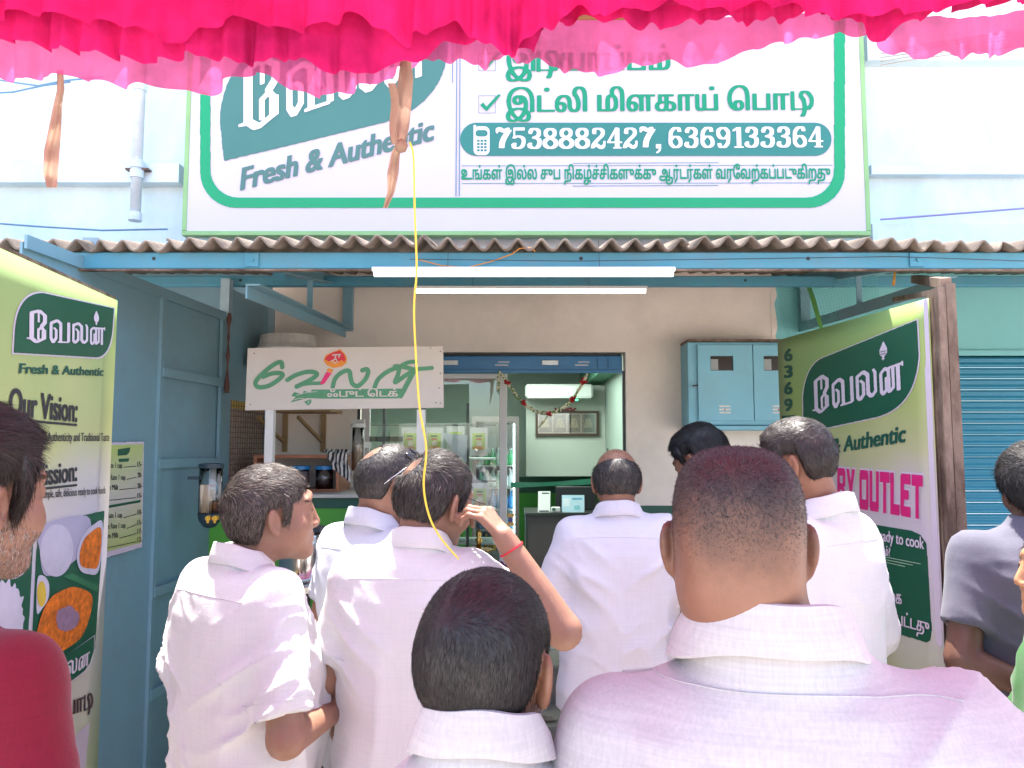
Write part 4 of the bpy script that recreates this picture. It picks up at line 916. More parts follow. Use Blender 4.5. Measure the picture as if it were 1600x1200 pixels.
for z in shelf: part(t, 'shelf', MB().box(fx0+.032, fx1-.032, fy+.02, fy+.53, z-.012, z), m_white)
kinds = [((.05, .35, .15), .028, .13), ((.55, .58, .58), .03, .14), ((.03, .25, .55), .026, .15), ((.08, .40, .60), .026, .15), ((.60, .35, .08), .03, .13)]
protos = []
for k, (c_, r_, h_) in enumerate(kinds):
    p_ = T('drink_bottle', '', 'bottle', (0, 0, -9), group='bottles on the fridge shelves')
    MB().lathe([(r_*.9, 0), (r_, .01), (r_, h_*.6), (r_*.45, h_*.85), (r_*.45, h_)], n=10).build('bottle_body', M('bottle %d'%k, c_, .25), p_, smooth=True); MB().lathe([(r_*.5, h_), (r_*.5, h_+.014)], n=8).build('cap', M('bottle cap', (.6, .62, .65), .4), p_)
    protos.append(p_)
nb_ = 0; used = set()
names_ = ['green carton like bottle', 'milky white bottle', 'deep blue bottle', 'light blue water bottle', 'orange juice bottle']; sh_n = ['top', 'second', 'third', 'fourth', 'lowest']
for si, z in enumerate(shelf):
    for j in range(6):
        k = (0, 1, 2, 3, 4)[si] if j % 3 else (1, 0, 3, 2, 3)[si]
        o = protos[k] if k not in used else copy_tree(protos[k]); used.add(k)
        o.location = (fx0+.07+j*(fx1-fx0-.14)/5, fy+.08+.02*(j % 2), z+.001); o['group'] = 'bottles on the %s fridge shelf'%sh_n[si]
        o['label'] = '%s, %s from the left on the %s shelf of the drinks fridge'%(names_[k], ('first', 'second', 'third', 'fourth', 'fifth', 'sixth')[j], sh_n[si])
# air conditioner, picture, lamp
ay = 7.15; t = T('air_conditioner', 'white split air conditioner on the back panel inside the shop', 'air conditioner', (WX(875, ay), ay, WZ(622, ay)))
part(t, 'housing', MB().box(WX(821, ay), WX(928, ay), ay, ay+.245, WZ(622, ay), WZ(600, ay), .02), M('ac white', (.66, .68, .64), .4)); part(t, 'air_flap', MB().box(WX(825, ay), WX(924, ay), ay-.004, ay+.03, WZ(621, ay)-.006, WZ(619, ay)), M('ac flap', (.5, .52, .5), .4))
part(t, 'indicator', MB().lathe([(.012, 0), (.012, .01)], (WX(901, ay), ay-.03, WZ(626, ay)), 10), emis('green indicator', (.03, 1, .25), 3))
fy2 = 7.36; a, b_, c1_, c2_ = WX(837, fy2), WX(936, fy2), WZ(681, fy2), WZ(642, fy2)
t = T('framed_picture', 'wide brown framed glazed picture with ornate panels on the back wall', 'picture', ((a+b_)/2, fy2, c1_))
part(t, 'frame', MB().box(a, b_, fy2, fy2+.035, c1_, c1_+.022).box(a, b_, fy2, fy2+.035, c2_-.022, c2_).box(a, a+.022, fy2, fy2+.035, c1_+.022, c2_-.022).box(b_-.022, b_, fy2, fy2+.035, c1_+.022, c2_-.022), M('dark picture frame', (.05, .025, .015), .4))
part(t, 'backing', MB().box(a+.022, b_-.022, fy2+.015, fy2+.03, c1_+.022, c2_-.022), M('picture cream', (.38, .33, .27), .6))
wp = (b_-a-.06)/4
for k in range(4): part(t, 'picture_panel', MB().box(a+.035+k*wp, a+.02+(k+1)*wp, fy2+.012, fy2+.0145, c1_+.035, c2_-.035), M('ornate dark print', (.05, .04, .03), .5, .9, 45))
for k in range(4):
    xx_ = a+.0275+(k+.5)*wp; part(t, 'figure', MB().tube([(xx_, fy2+.0105, (c1_+c2_)/2-.04), (xx_, fy2+.0105, (c1_+c2_)/2+.05)], [.045, .02], 12, ry=.001), M('ornate gold print', (.30, .24, .14), .5, .9, 70))
part(t, 'glass', MB().box(a+.022, b_-.022, fy2+.004, fy2+.008, c1_+.022, c2_-.022), glassmat('picture glass', (.95, .95, .95), .12))
gm = MB(); rr = random.Random(5)
for k in range(26): x = WX(884+rr.uniform(-16, 16), fy2); z = c2_+.012+rr.uniform(-.01, .014); gm.lathe([(.004, -.008), (.011, 0), (.004, .008)], (x, fy2-.01, z), 6)
part(t, 'flower_string', gm, M('dark red flowers', (.20, .02, .03), .7))
t = T('ceiling_lamp', 'round lit lamp on the ceiling inside the shop', 'lamp', (WX(825, 6.3), 6.3, 2.5))
lz = WZ(583, yb)-.006; lx = WX(830, 6.6)
part(t, 'diffuser', MB().lathe([(.12, -.02), (.13, 0)], (lx, 6.6, lz), 20), emis('lamp diffuser', (.85, 1, .92), 4))
for (x_, y_, e_) in ((lx, 6.4, 5), (-.5, 5.6, 9)):  # ceiling lamp's light, then an added light without fixture to brighten the window pouches
    ld = bpy.data.lights.new('lamp_and_fill_light', 'AREA'); ld.shape = 'DISK'; ld.size = .9; ld.energy = e_; ld.color = (.86, 1, .92); lo = bpy.data.objects.new('lamp_and_fill_light', ld); COL.objects.link(lo); lo.location = (x_, y_, lz-.04)
# garland
def garland(name, pts, lab, rad, reds, n):
    P = smooth_line(pts, 16); t = T(name, lab, 'garland', tuple(P[0])); mb = MB(); mg = MB(); rr = random.Random(4)
    L_ = [0]
    for a, b_ in zip(P, P[1:]): L_.append(L_[-1]+np.linalg.norm(b_-a))
    for k in range(n):
        s_ = L_[-1]*k/(n-1); i = min(len(P)-2, np.searchsorted(L_, s_)-1 if s_ > 0 else 0); f_ = (s_-L_[i])/(L_[i+1]-L_[i]); c_ = P[i]*(1-f_)+P[i+1]*f_
        q = c_+np.array([rr.uniform(-1, 1), rr.uniform(-1, 1)*.6, rr.uniform(-1, 1)])*rad*.5
        (mb if rr.random() < .72 else mg).lathe([(.001, -rad*.7), (rad*.6, 0), (.001, rad*.7)], tuple(q), 6)
    part(t, 'flower_string', mb, M('white jasmine', (.66, .62, .42), .7, .3, 60)); part(t, 'leaf_string', mg, M('garland green', (.10, .20, .05), .7))
    for f_ in reds:
        s_ = L_[-1]*f_; i = min(len(P)-2, np.searchsorted(L_, s_)); c_ = P[i]; mr_ = MB()
        for k in range(14):
            q = np.array([rr.gauss(0, 1), rr.gauss(0, .6), rr.gauss(0, 1)])*.0085; mr_.lathe([(.001, -.009), (.012, 0), (.001, .009)], tuple(c_+q+np.array([0, -.012, 0])), 6)
        part(t, 'red_rose', mr_, M('red rose', (.42, .015, .02), .6, .3, 50))
gy = D-.02
garland('flower_garland', [tuple(W(x, y, gy)) for x, y in ((783, 584), (797, 604), (813, 626), (832, 640), (852, 646), (872, 642), (890, 629), (905, 608), (917, 585))], 'white flower garland with red roses strung in a swag across the shop doorway', .012, (.08, .30, .53, .76, .93), 420)
garland('flower_garland', [tuple(W(x, y, gy)) for x, y in ((781, 581), (779, 592), (778, 610))], 'short end of white flower garland hanging on the white door post', .012, (), 60)
# ribbon
def rib(u, v):
    p = W(798+190*u, 758-12*u+2.5*math.sin(u*3.14), D-.04); return (p.x, p.y+.004*math.sin(u*20), p.z+(.018 if v else -.018)*(1-.3*math.sin(u*5)**2)+.0)
tag(MB().grid(lambda u, v: (lambda p0, p1: [p0[i]*(1-v)+p1[i]*v for i in range(3)])(rib(u, 0), rib(u, 1)), 30, 3).build('ribbon', M('green satin', (.02, .26, .11), .3, .2, 12), smooth=True), 'green satin opening ribbon stretched across the shop doorway', 'ribbon')
# desk and things on it
dy = 5.9; dx0, dx1, dz = WX(820, dy), rx1-.01, WZ(801, dy)
t = T('counter_desk', 'grey brown shop desk with dark top inside the doorway', 'desk', (dx0, dy, ZF))
part(t, 'front_panel', MB().box(dx0+.02, dx1, dy+.02, dy+.04, ZF, dz-.03), M('desk brown grey', (.10, .085, .08), .4)); part(t, 'desk_top', MB().box(dx0, dx1, dy-.01, dy+.5, dz-.028, dz, .003), M('desk dark top', (.03, .035, .03), .3)); part(t, 'side_panel', MB().box(dx0+.005, dx0+.019, dy+.01, dy+.48, ZF, dz-.03), M('desk dark side', (.03, .05, .04), .4))
t = T('monitor', 'black computer monitor seen from behind on the desk', 'monitor', (WX(898, dy+.25), dy+.25, dz))
part(t, 'screen_back', MB().box(WX(868, dy+.25), WX(930, dy+.25), dy+.25, dy+.28, WZ(797, dy+.25), WZ(760, dy+.25), .006), m_blk); part(t, 'stand', MB().box(WX(890, dy+.25), WX(902, dy+.25), dy+.22, dy+.24, dz, WZ(780, dy+.25)), m_blk)
def easel(name, px0, px1, py0, py1, lab, mat, extra):
    t = T(name, lab, 'card', (WX(px0, dy+.05), dy+.05, dz)); a, b_, z1_ = WX(px0, dy+.05), WX(px1, dy+.05), WZ(py0, dy+.05)
    part(t, 'card_face', MB().add([(a, dy+.03, dz+.001), (b_, dy+.03, dz+.001), (b_+.005, dy+.08, z1_), (a+.005, dy+.08, z1_), (a, dy+.034, dz+.001), (b_, dy+.034, dz+.001), (b_+.005, dy+.084, z1_), (a+.005, dy+.084, z1_)], [(0, 1, 2, 3), (7, 6, 5, 4), (0, 3, 7, 4), (1, 5, 6, 2), (3, 2, 6, 7), (0, 4, 5, 1)]), mat)
    for i, (u0, u1, v0, v1, m_) in enumerate(extra):
        f = lambda u, v: (a+(b_-a)*u+.005*v, dy+.0285+.05*v, dz+(z1_-dz)*v); part(t, 'print_block', MB().add([f(u0, v0), f(u1, v0), f(u1, v1), f(u0, v1)], [(0, 1, 2, 3)]), m_)
easel('payment_card', 840, 859, 768, 800, 'small white payment card stand on the shop desk', m_white, [(.3, .9, .88, .94, m_dkgreen), (.1, .9, .03, .09, m_dark)])
easel('display_card', 877, 912, 774, 800, 'pale blue landscape display card on the shop desk', M('pale blue card', (.42, .58, .66), .4), [(.45, .9, .74, .84, M('card blue line', (.1, .3, .45), .5)), (.05, .35, .35, .8, M('card pale', (.6, .66, .7), .5)), (.55, .8, .15, .4, M('card teal mark', (.2, .45, .5), .5))])
t = T('desk_clock', 'tiny round white desk clock between the two cards', 'clock', (WX(867, dy+.03), dy+.03, dz)); part(t, 'clock_body', MB().box(WX(861, dy+.03), WX(875, dy+.03), dy+.02, dy+.05, dz+.001, WZ(792, dy+.03), .006), m_white); part(t, 'clock_face', MB().tube([(WX(865, dy), dy+.014, WZ(796, dy)), (WX(865, dy), dy+.019, WZ(796, dy))], .014, 12), M('clock green', (.1, .2, .12), .5))
tag(MB().box(WX(950, 7.2), WX(975, 7.2), 7.2, 7.3, WZ(712, 7.2), WZ(700, 7.2), .004).build('wall_shelf_box', m_blk), 'small black box high on the right wall inside the shop', 'box')
# --- tea stall counter
cy = 4.25; cx0, cx1 = WX(330, cy), WX(562, cy); cz = WZ(772, cy)
t = T('stall_counter', 'green painted tea stall counter with pale top below the white painted board', 'counter', ((cx0+cx1)/2, cy, 0))
part(t, 'counter_top', MB().box(cx0-.01, cx1+.02, cy-.03, 4.97, cz-.02, cz, .004), M('pale counter top', (.55, .50, .45), .5, .08, 8)); part(t, 'upper_band', MB().box(cx0, cx1, cy-.004, cy+.03, WZ(794, cy), cz-.021), m_dkgreen); part(t, 'front_panel', MB().box(cx0, cx1, cy, cy+.03, 0, WZ(794, cy)-.001), M('bright counter green', (.07, .33, .03), .5, .06)); part(t, 'side_panel', MB().box(cx0, cx0+.02, cy+.031, 4.9, 0, cz-.021), m_green)
# wooden pigeonhole box with jars
by = 4.45; bx0, bx1, bz0_, bz1_ = WX(397, by), WX(531, by), cz+.001, WZ(711, by)
t = T('wooden_box', 'open fronted varnished wooden box on the stall counter holding blue lidded jars', 'box', (bx0, by, cz))
part(t, 'box_top', MB().box(bx0, bx1, by, by+.3, bz1_-.018, bz1_), m_wood); part(t, 'box_bottom', MB().box(bx0, bx1, by, by+.3, bz0_, bz0_+.015), m_wood); part(t, 'box_side', MB().box(bx0, bx0+.018, by, by+.3, bz0_+.016, bz1_-.019), m_wood); part(t, 'box_side', MB().box(bx1-.02, bx1, by, by+.3, bz0_+.016, bz1_-.019), m_wood); part(t, 'box_back', MB().box(bx0+.019, bx1-.021, by+.29, by+.3, bz0_+.016, bz1_-.019), M('box back cream', (.5, .46, .42), .6))
m_lid = M('blue jar lid', (.03, .22, .50), .35)
for i, (px, lab, c_) in enumerate(((470, 'left blue lidded clear jar in the wooden box, holding pale powder', (.33, .24, .24)), (507, 'right blue lidded clear jar in the wooden box, half full of dark powder', (.07, .03, .035)))):
    x, y = WX(px, by+.06), by+.07; h_ = WZ(727, by)-cz-.02; r_ = .05; zb_ = bz0_+.0155
    j = T('storage_jar', lab, 'jar', (x, y, zb_), group='blue lidded jars in the wooden box')
    part(j, 'jar_glass', MB().lathe([(r_, 0), (r_, h_-.02)], (x, y, zb_), 20), m_clear, smooth=True); part(j, 'contents', MB().lathe([(r_*.94, .003), (r_*.94, h_*(.75 if i == 0 else .42))], (x, y, zb_), 20), M('jar contents %d'%i, c_, .9, .2, 60), smooth=False); part(j, 'lid', MB().lathe([(r_+.004, h_-.022), (r_+.004, h_-.002), (r_-.004, h_)], (x, y, zb_), 20), m_lid)
# checked cloth hanging on the box
def clf(u, v):
    x = bx1-.11+.16*u; s_ = v; y = by+.02+.03*math.sin(u*7)
    if s_ < .4: return (x-.02*math.sin(u*3), by+.02+(.4-s_)*.3, bz1_+.012+.02*math.sin(u*6+s_*9)**2)
    return (bx1-.06+.12*u+.012*math.sin(s_*9)+.02*(1-u)*(s_-.4), by-.012-.012*math.sin(u*15), bz1_+.012-(s_-.4)*(.14+.14*u))
ck = MB().grid(clf, 24, 24).build('checked_cloth', None, smooth=True, solid=.002)
mck = M('checked cloth', (.55, .50, .48), .9); tt_ = mck.node_tree; bb_ = tt_.nodes['Principled BSDF']
w1 = tt_.nodes.new('ShaderNodeTexWave'); w1.inputs['Scale'].default_value = 14; w1.inputs['Distortion'].default_value = 3; w2 = tt_.nodes.new('ShaderNodeValToRGB'); w2.color_ramp.interpolation = 'CONSTANT'; w2.color_ramp.elements[0].color = (.03, .03, .035, 1); w2.color_ramp.elements[1].position = .45; w2.color_ramp.elements[1].color = (.6, .55, .52, 1)
tc_ = tt_.nodes.new('ShaderNodeTexCoord'); tt_.links.new(tc_.outputs['Object'], w1.inputs[0]); tt_.links.new(w1.outputs[0], w2.inputs[0]); tt_.links.new(w2.outputs[0], bb_.inputs['Base Color']); ck.data.materials.clear(); ck.data.materials.append(mck)
tag(ck, 'black and white checked cloth draped over the corner of the wooden box', 'cloth')
# paper cups tower
x, y = WX(559, 4.6), 4.6; t = T('cup_dispenser', 'upright dispenser of stacked white paper cups left of the shop glass', 'cups', (x, y, WZ(735, y)))
part(t, 'dispenser_tube', MB().lathe([(.034, WZ(735, y)), (.034, WZ(664, y))], (x, y, 0), 16), glassmat('dispenser tube', (.9, .9, .9), .06), smooth=True)
part(t, 'cap', MB().lathe([(.045, WZ(668, y)), (.045, WZ(662, y))], (x, y, 0), 16), m_white); part(t, 'wall_plate', MB().box(x-.05, x+.03, y+.04, y+.06, WZ(740, y), WZ(655, y)), m_white); part(t, 'bracket_arm', MB().box(x-.01, x+.01, y+.06, 4.99, WZ(700, y), WZ(690, y)), m_white)
for k in range(10): part(t, 'paper_cup', MB().lathe([(.026, 0), (.032, .022), (.034, .024), (.034, .027)], (x, y, WZ(733, y)+k*.014), 14), M('paper cup tan', (.50, .40, .28) if k % 2 else (.5, .4, .28), .7))
# wall brackets and shelf behind the board
t = T('wall_shelf', 'plank shelf on two wooden brackets on the cream wall behind the painted board', 'shelf', (WX(470, 4.8), 4.8, WZ(645, 4.8)))
zs = WZ(644, 4.75); part(t, 'plank', MB().box(WX(425, 4.75), WX(520, 4.75), 4.66, D-.003, zs, zs+.018), M('raw tan wood', (.30, .19, .09), .7, .2, 8))
for px in (438, 499):
    x = WX(px, 4.9); m_ = M('raw tan wood', (1, 1, 1)); part(t, 'bracket_upright', MB().box(x-.012, x+.018, D-.03, D-.004, WZ(706, 4.98), zs-.002), m_); part(t, 'bracket_brace', MB().bar((x-.09, 4.72, zs-.03), (x+.0, D-.04, WZ(690, 4.98)), .018), m_)
# white tub peeping above the board
x, y = WX(446, 4.72), 4.72; z_ = WZ(546, y); t = T('white_tub', 'upturned white plastic tub on dark boxes showing above the painted board', 'tub', (x, y, z_))
part(t, 'tub_body', MB().lathe([(.19, 0), (.175, .03), (.165, .085), (.12, .092)], (x, y, z_), 24, 1, .8), M('scuffed white plastic', (.58, .52, .46), .5, .2, 12)); part(t, 'tub_rim', MB().lathe([(.2, -.012), (.2, .0)], (x, y, z_), 24, 1, .8), m_white)
t2 = T('carton', 'dark magenta printed carton under the white tub behind the board', 'box', (x, y, z_-.3)); part(t2, 'carton_body', MB().box(x-.19, x+.17, y-.13, y+.15, z_-.12, z_-.014), M('carton dark', (.12, .07, .10), .6)); part(t2, 'carton_label', MB().box(x-.18, x+.12, y-.133, y-.1305, z_-.05, z_-.022), M('carton pink', (.6, .4, .5), .6))
# juice dispenser on partition
y = 3.75; x = WX(331, y); z0_, z1_ = WZ(824, y), WZ(725, y); t = T('liquid_dispenser', 'clear wall mounted dispenser with dark cap, pale drink and yellow taps on the partition', 'dispenser', (x, y, z0_))
zm = WZ(802, y); rad = .055
part(t, 'tank', MB().lathe([(rad, zm), (rad, z1_-.02)], (x, y, 0), 24, 1, .8), m_clear, smooth=True); part(t, 'pale_liquid', MB().lathe([(.028, zm+.004), (.030, WZ(757, y))], (x-.016, y-.012, 0), 16), M('creamy drink', (.68, .55, .42), .5)); part(t, 'dark_liquid', MB().lathe([(.018, zm+.004), (.018, WZ(782, y))], (x+.03, y-.005, 0), 12), M('brown drink', (.16, .06, .03), .4))
m_cap = M('dispenser navy', (.02, .04, .055), .4)
part(t, 'lid', MB().lathe([(rad+.004, z1_-.02), (rad+.005, z1_), (.04, z1_+.004)], (x, y, 0), 24, 1, .8), m_cap); part(t, 'base', MB().lathe([(.008, z0_-.004), (.03, z0_+.004), (.05, z0_+.03), (rad+.003, zm)], (x, y, 0), 24, 1, .8), m_cap, smooth=True)
part(t, 'divider', MB().box(x+.008, x+.011, y-.04, y+.04, zm, z1_-.02), m_white)
for dx in (.012, .045): part(t, 'tap', MB().tube([(x+dx, y-.035, WZ(808, y)), (x+dx+.006, y-.07, WZ(808, y))], [.014, .012], 10).tube([(x+dx+.006, y-.068, WZ(806, y)), (x+dx+.006, y-.068, WZ(815, y))], .006, 8), M('tap yellow', (.75, .42, .02), .4))
part(t, 'wall_clip', MB().box(x-rad-.05, x-rad+.006, y-.02, y+.02, z1_-.075, z1_-.06), m_cap)
# steel vessels and table in front of counter
ty = 3.45; tz = WZ(912, ty); t = T('serving_table', 'steel topped serving table in front of the green counter', 'table', (-.75, ty, 0))
part(t, 'table_top', MB().box(WX(440, ty), WX(680, ty), ty-.1, ty+.4, tz-.025, tz), m_steel)
for a, b_ in ((WX(445, ty), ty-.08), (WX(672, ty), ty-.08), (WX(445, ty), ty+.38), (WX(672, ty), ty+.38)): part(t, 'leg', MB().box(a, a+.025, b_, b_+.025, 0, tz-.026), m_dark)
x, y = WX(478, ty+.1), ty+.1; t = T('milk_boiler', 'large round stainless milk boiler between the men at left', 'vessel', (x, y, tz)); part(t, 'drum', MB().lathe([(.10, .001), (.108, .02), (.108, .20), (.10, .22)], (x, y, tz), 28), m_steel, smooth=True); part(t, 'lid', MB().lathe([(.112, .221), (.112, .235), (.03, .255), (.015, .27)], (x, y, tz), 28), M('dark lid', (.03, .035, .05), .3)); part(t, 'tap', MB().tube([(x, y-.1, tz+.05), (x, y-.14, tz+.05), (x, y-.145, tz+.02)], .009, 8), m_brass)
x, y = WX(618, ty+.2), ty+.2; t = T('tea_urn', 'tall brass banded tea urn behind the man with sunglasses', 'vessel', (x, y, tz)); zt_ = WZ(786, y)-tz
part(t, 'urn_body', MB().lathe([(.045, .001), (.05, .03), (.05, zt_*.35), (.062, zt_*.42), (.062, zt_*.8), (.066, zt_*.82)], (x, y, tz), 26), m_steel, smooth=True); part(t, 'urn_band', MB().lathe([(.0665, zt_*.68), (.0665, zt_*.72)], (x, y, tz), 26), m_brass); part(t, 'urn_rim', MB().lathe([(.07, zt_*.83), (.07, zt_*.88), (.05, zt_), (.03, zt_*1.02)], (x, y, tz), 26), M('bright gold metal', (.75, .62, .42), .2, metal=1))
# brass lamps
def lamp(px, Y, ztop_, lab, sc=1.0):
    x = WX(px, Y); z = ztop_; t = T('brass_lamp', lab, 'oil lamp', (x, Y, 0), group='brass ceremonial lamps at the doorway')
    pr = [(.12, 0), (.11, .03), (.05, .06), (.025, .12), (.022, z-.62), (.04, z-.6), (.022, z-.58), (.018, z-.40), (.034, z-.385), (.018, z-.37), (.015, z-.25), (.03, z-.235), (.016, z-.22), (.014, z-.16), (.028, z-.15), (.016, z-.14)]
    part(t, 'stem', MB().lathe(pr, (x, Y, 0), 18), m_brass, smooth=True); part(t, 'oil_dish', MB().lathe([(.014, z-.139), (.07, z-.118), (.074, z-.108), (.06, z-.112)], (x, Y, 0), 24), m_brass, smooth=True)
    part(t, 'finial', MB().lathe([(.014, z-.11), (.012, z-.08), (.022, z-.06), (.010, z-.045), (.016, z-.03), (.002, z)], (x, Y, 0), 14), m_brass, smooth=True)
lamp(749, 4.25, WZ(826, 4.25), 'tall brass oil lamp with round dish left of the doorway post'); lamp(797, 4.05, WZ(868, 4.05), 'lower brass oil lamp standing just right of the doorway post')
tb = T('flower_tray', 'small steel tray heaped with purple and yellow flowers by the brass lamps', 'tray', (WX(760, 4.1), 4.1, .98)); tzz = WZ(898, 4.2)
part(tb, 'stool', MB().lathe([(.12, 0), (.12, tzz-.03)], (WX(765, 4.25), 4.35, 0), 18), m_wood); part(tb, 'tray', MB().lathe([(.14, tzz-.028), (.155, tzz)], (WX(765, 4.25), 4.35, 0), 24), m_steel)
rr = random.Random(8); mbA, mbB = MB(), MB()
for k in range(60): (mbA if k % 3 else mbB).lathe([(.002, -.012), (.016, 0), (.002, .012)], (WX(765, 4.25)+rr.gauss(0, .05), 4.35+rr.gauss(0, .05), tzz+.012+rr.random()*.03), 6)
part(tb, 'purple_flowers', mbA, M('purple petals', (.22, .03, .16), .7)); part(tb, 'yellow_flowers', mbB, M('yellow petals', (.7, .45, .03), .7))
# white flower sticker on the fridge? a small yellow flower cut-out on the post
t = T('bindi_flower', 'orange and white flower cut-out hung low on the white door post', 'decoration', W(798, 812, D-.03)[:]); c_ = W(798, 812, D-.03)
for k in range(6): 
    a = k*math.pi/3; part(t, 'petal', MB().tube([(c_.x+.012*math.cos(a), c_.y, c_.z+.012*math.sin(a)), (c_.x+.03*math.cos(a), c_.y, c_.z+.045*math.sin(a))], [.008, .014], 8, ry=.002), M('marigold card', (.75, .42, .10), .6))
part(t, 'centre', MB().tube([(c_.x, c_.y-.006, c_.z), (c_.x, c_.y-.002, c_.z)], .016, 10), M('navy centre', (.1, .1, .3), .6))
# red chairs
def chair(x, y, rz, lab):
    t = T('plastic_chair', lab, 'chair', (x, y, 0), rz=rz, group='red plastic chairs'); m_ = M('red plastic', (.50, .02, .04), .35, .08)
    def put(name, mb): mb.build(name, m_, t, smooth=False)
    put('seat', MB().box(-.21, .21, -.2, .2, .42, .445, .01)); 
    MB().grid(lambda u, v: (-.21+.42*u, -.2-.08*v+.03*(2*u-1)**2, .5+.34*v), 10, 6).build('backrest', m_, t, solid=.012)
    for sx in (-1, 1):
        for sy in (-1, 1): put('leg', MB().bar((sx*.18, sy*.17, .42), (sx*.22, sy*.21, 0), .035))
        put('armrest', MB().bar((sx*.23, -.2, .64), (sx*.23, .16, .63), .04, .02).bar((sx*.22, .15, .44), (sx*.23, .15, .63), .03)); put('back_post', MB().bar((sx*.2, -.19, .44), (sx*.21, -.27, .84), .03))
chair(WX(1545, 3.0)-.05, 2.95, R(60), 'red plastic chair behind the man in the grey t-shirt')
# debris by the steps
for k, (x, y, s_, c_) in enumerate(((.05, 4.35, .05, (.4, .36, .3)), (.12, 4.4, .035, (.16, .13, .1)), (.2, 4.3, .04, (.3, .25, .2)))):
    tag(MB().lathe([(s_*.6, 0), (s_, s_*.3), (s_*.5, s_*.7)], (x, y, .221), 7, 1.3, .8).build('stone', M('rubble %d'%k, c_, .9)), ['pale rubble lump on the lower step', 'dark small rubble lump on the lower step', 'brown rubble lump at the right of the lower step'][k], 'stone')

# ---------------- cloth canopy over the camera
m_pink = clothmat('pink canopy cloth', (.60, .02, .16), .13, .02, .35); m_pink2 = clothmat('sheer pink frill', (.82, .14, .38), .52, .30, .35)
m_tan = clothmat('tan cloth strip', (.46, .31, .23), .3, .0, .2)
CY = 1.55
ct = T('cloth_canopy', 'pink cloth canopy with gathered frilled edge stretched on a wooden pole above the crowd', 'canopy', (0, CY, 2.5))
def fold(x, seed, f=1.0): return math.sin(x*31*f+seed)*.35+math.sin(x*83*f+seed*2.3+2.2*math.sin(x*7+seed))*.40+math.sin(x*171*f+seed*3.1+2*math.sin(x*13))*.28*(.5+.5*math.sin(x*5+seed))
def roof(u, v):
    x = -3.2+6.4*u; y = CY+.02-v*1.25; sag = .07*math.sin(v*math.pi)**2; return (x, y, 2.63+.02*fold(x, 1)*(1-v)-sag+.05*math.sin(x*1.7)+v*.12)
part(ct, 'roof_cloth', MB().grid(roof, 160, 40), m_pink, smooth=True)
def key(pts, x): return float(np.interp(x, [p[0] for p in pts], [p[1] for p in pts]))
lo_edge = [(-60, 118), (0, 120), (60, 122), (100, 122), (150, 126), (200, 132), (250, 138), (310, 146), (340, 138), (370, 122), (395, 116), (420, 124), (450, 138), (500, 148), (540, 148), (590, 130), (625, 106), (650, 94), (690, 96), (750, 106), (795, 84), (830, 98), (880, 112), (930, 114), (990, 106), (1010, 100), (1110, 100), (1150, 90), (1200, 72), (1240, 60), (1290, 56), (1370, 60), (1400, 82), (1460, 92), (1510, 88), (1560, 82), (1620, 76)]
def val(y0, top, edge, amp_, seed, nu=900, nv=14, xr=(-80, 1680)):
    def fn(u, v):
        px = xr[0]+(xr[1]-xr[0])*u; p1 = W(px, key(edge, px)+1.6*math.sin(px*.13+seed), y0); zt_ = top+.01*math.sin(px*.02); x = p1.x; z = zt_+(p1.z-zt_)*v
        a = (.25+.75*v)*amp_; return (x+.010*v*fold(x, seed+2), y0+a*fold(x, seed), z)
    return MB().grid(fn, nu, nv)
part(ct, 'frill', val(CY-.02, 2.60, lo_edge, .030, 2.0), m_pink2, smooth=True)
up_edge = [(-60, 56), (0, 64), (50, 68), (90, 74), (140, 86), (190, 92), (240, 94), (290, 88), (340, 94), (400, 96), (450, 92), (500, 110), (560, 112), (625, 106), (650, 95), (700, 62), (770, 66), (800, 84), (830, 84), (845, 40), (900, 30), (1000, 40), (1100, 36), (1200, 30), (1300, 24), (1345, 34), (1385, 60), (1410, 42), (1480, 12), (1620, 4)]
part(ct, 'upper_frill', val(CY-.09, 2.61, up_edge, .030, 5.0, 800, 9), m_pink, smooth=True)
part(ct, 'upper_frill', val(CY-.14, 2.61, [(-60, 22), (0, 22), (100, 24), (200, 40), (255, 66), (300, 52), (350, 30), (450, 45), (560, 30), (630, 62), (700, 40), (770, 75), (800, 84), (830, 60), (900, 20), (1000, 12), (1200, 10), (1345, 28), (1400, 20), (1620, -5)], .030, 8.0, 700, 8), m_pink, smooth=True)
m_pole = M('peeled wooden pole', (.38, .20, .09), .7, .3, 5, stretch=(.3, 3, 3))
part(ct, 'pole', MB().tube([W(-60, -30, CY-.03), W(440, 10, CY-.05), W(640, 20, CY-.05), W(1060, 20, CY-.05), W(1250, -2, CY-.05), W(1700, -30, CY-.03)], .014, 10), m_pole, smooth=True)
# strips of cloth hanging from it
def strip(name, pts, lab, y0, mat=m_tan, w_=None, dpt=.006):
    t = T(name, lab, 'cloth strip', W(pts[0][0], pts[0][1], y0)[:])
    n = len(pts)
    def fn(u, v):
        s_ = v*(n-1); i = min(n-2, int(s_)); f_ = s_-i; cx = pts[i][0]*(1-f_)+pts[i+1][0]*f_; cyy = pts[i][1]*(1-f_)+pts[i+1][1]*f_; ww = pts[i][2]*(1-f_)+pts[i+1][2]*f_
        return W(cx+(u-.5)*ww, cyy, y0+dpt*math.sin(u*7+v*5)+.004*math.sin(v*23))
    part(t, 'strip', MB().grid(fn, 10, 60), mat, smooth=True); return t
strip('cloth_strip', [(94, 110, 10), (95, 140, 12), (90, 165, 14), (86, 200, 20), (81, 235, 25), (79, 270, 24), (81, 293, 16)], 'brown cloth strip hanging straight down from the canopy at left', CY-.03)
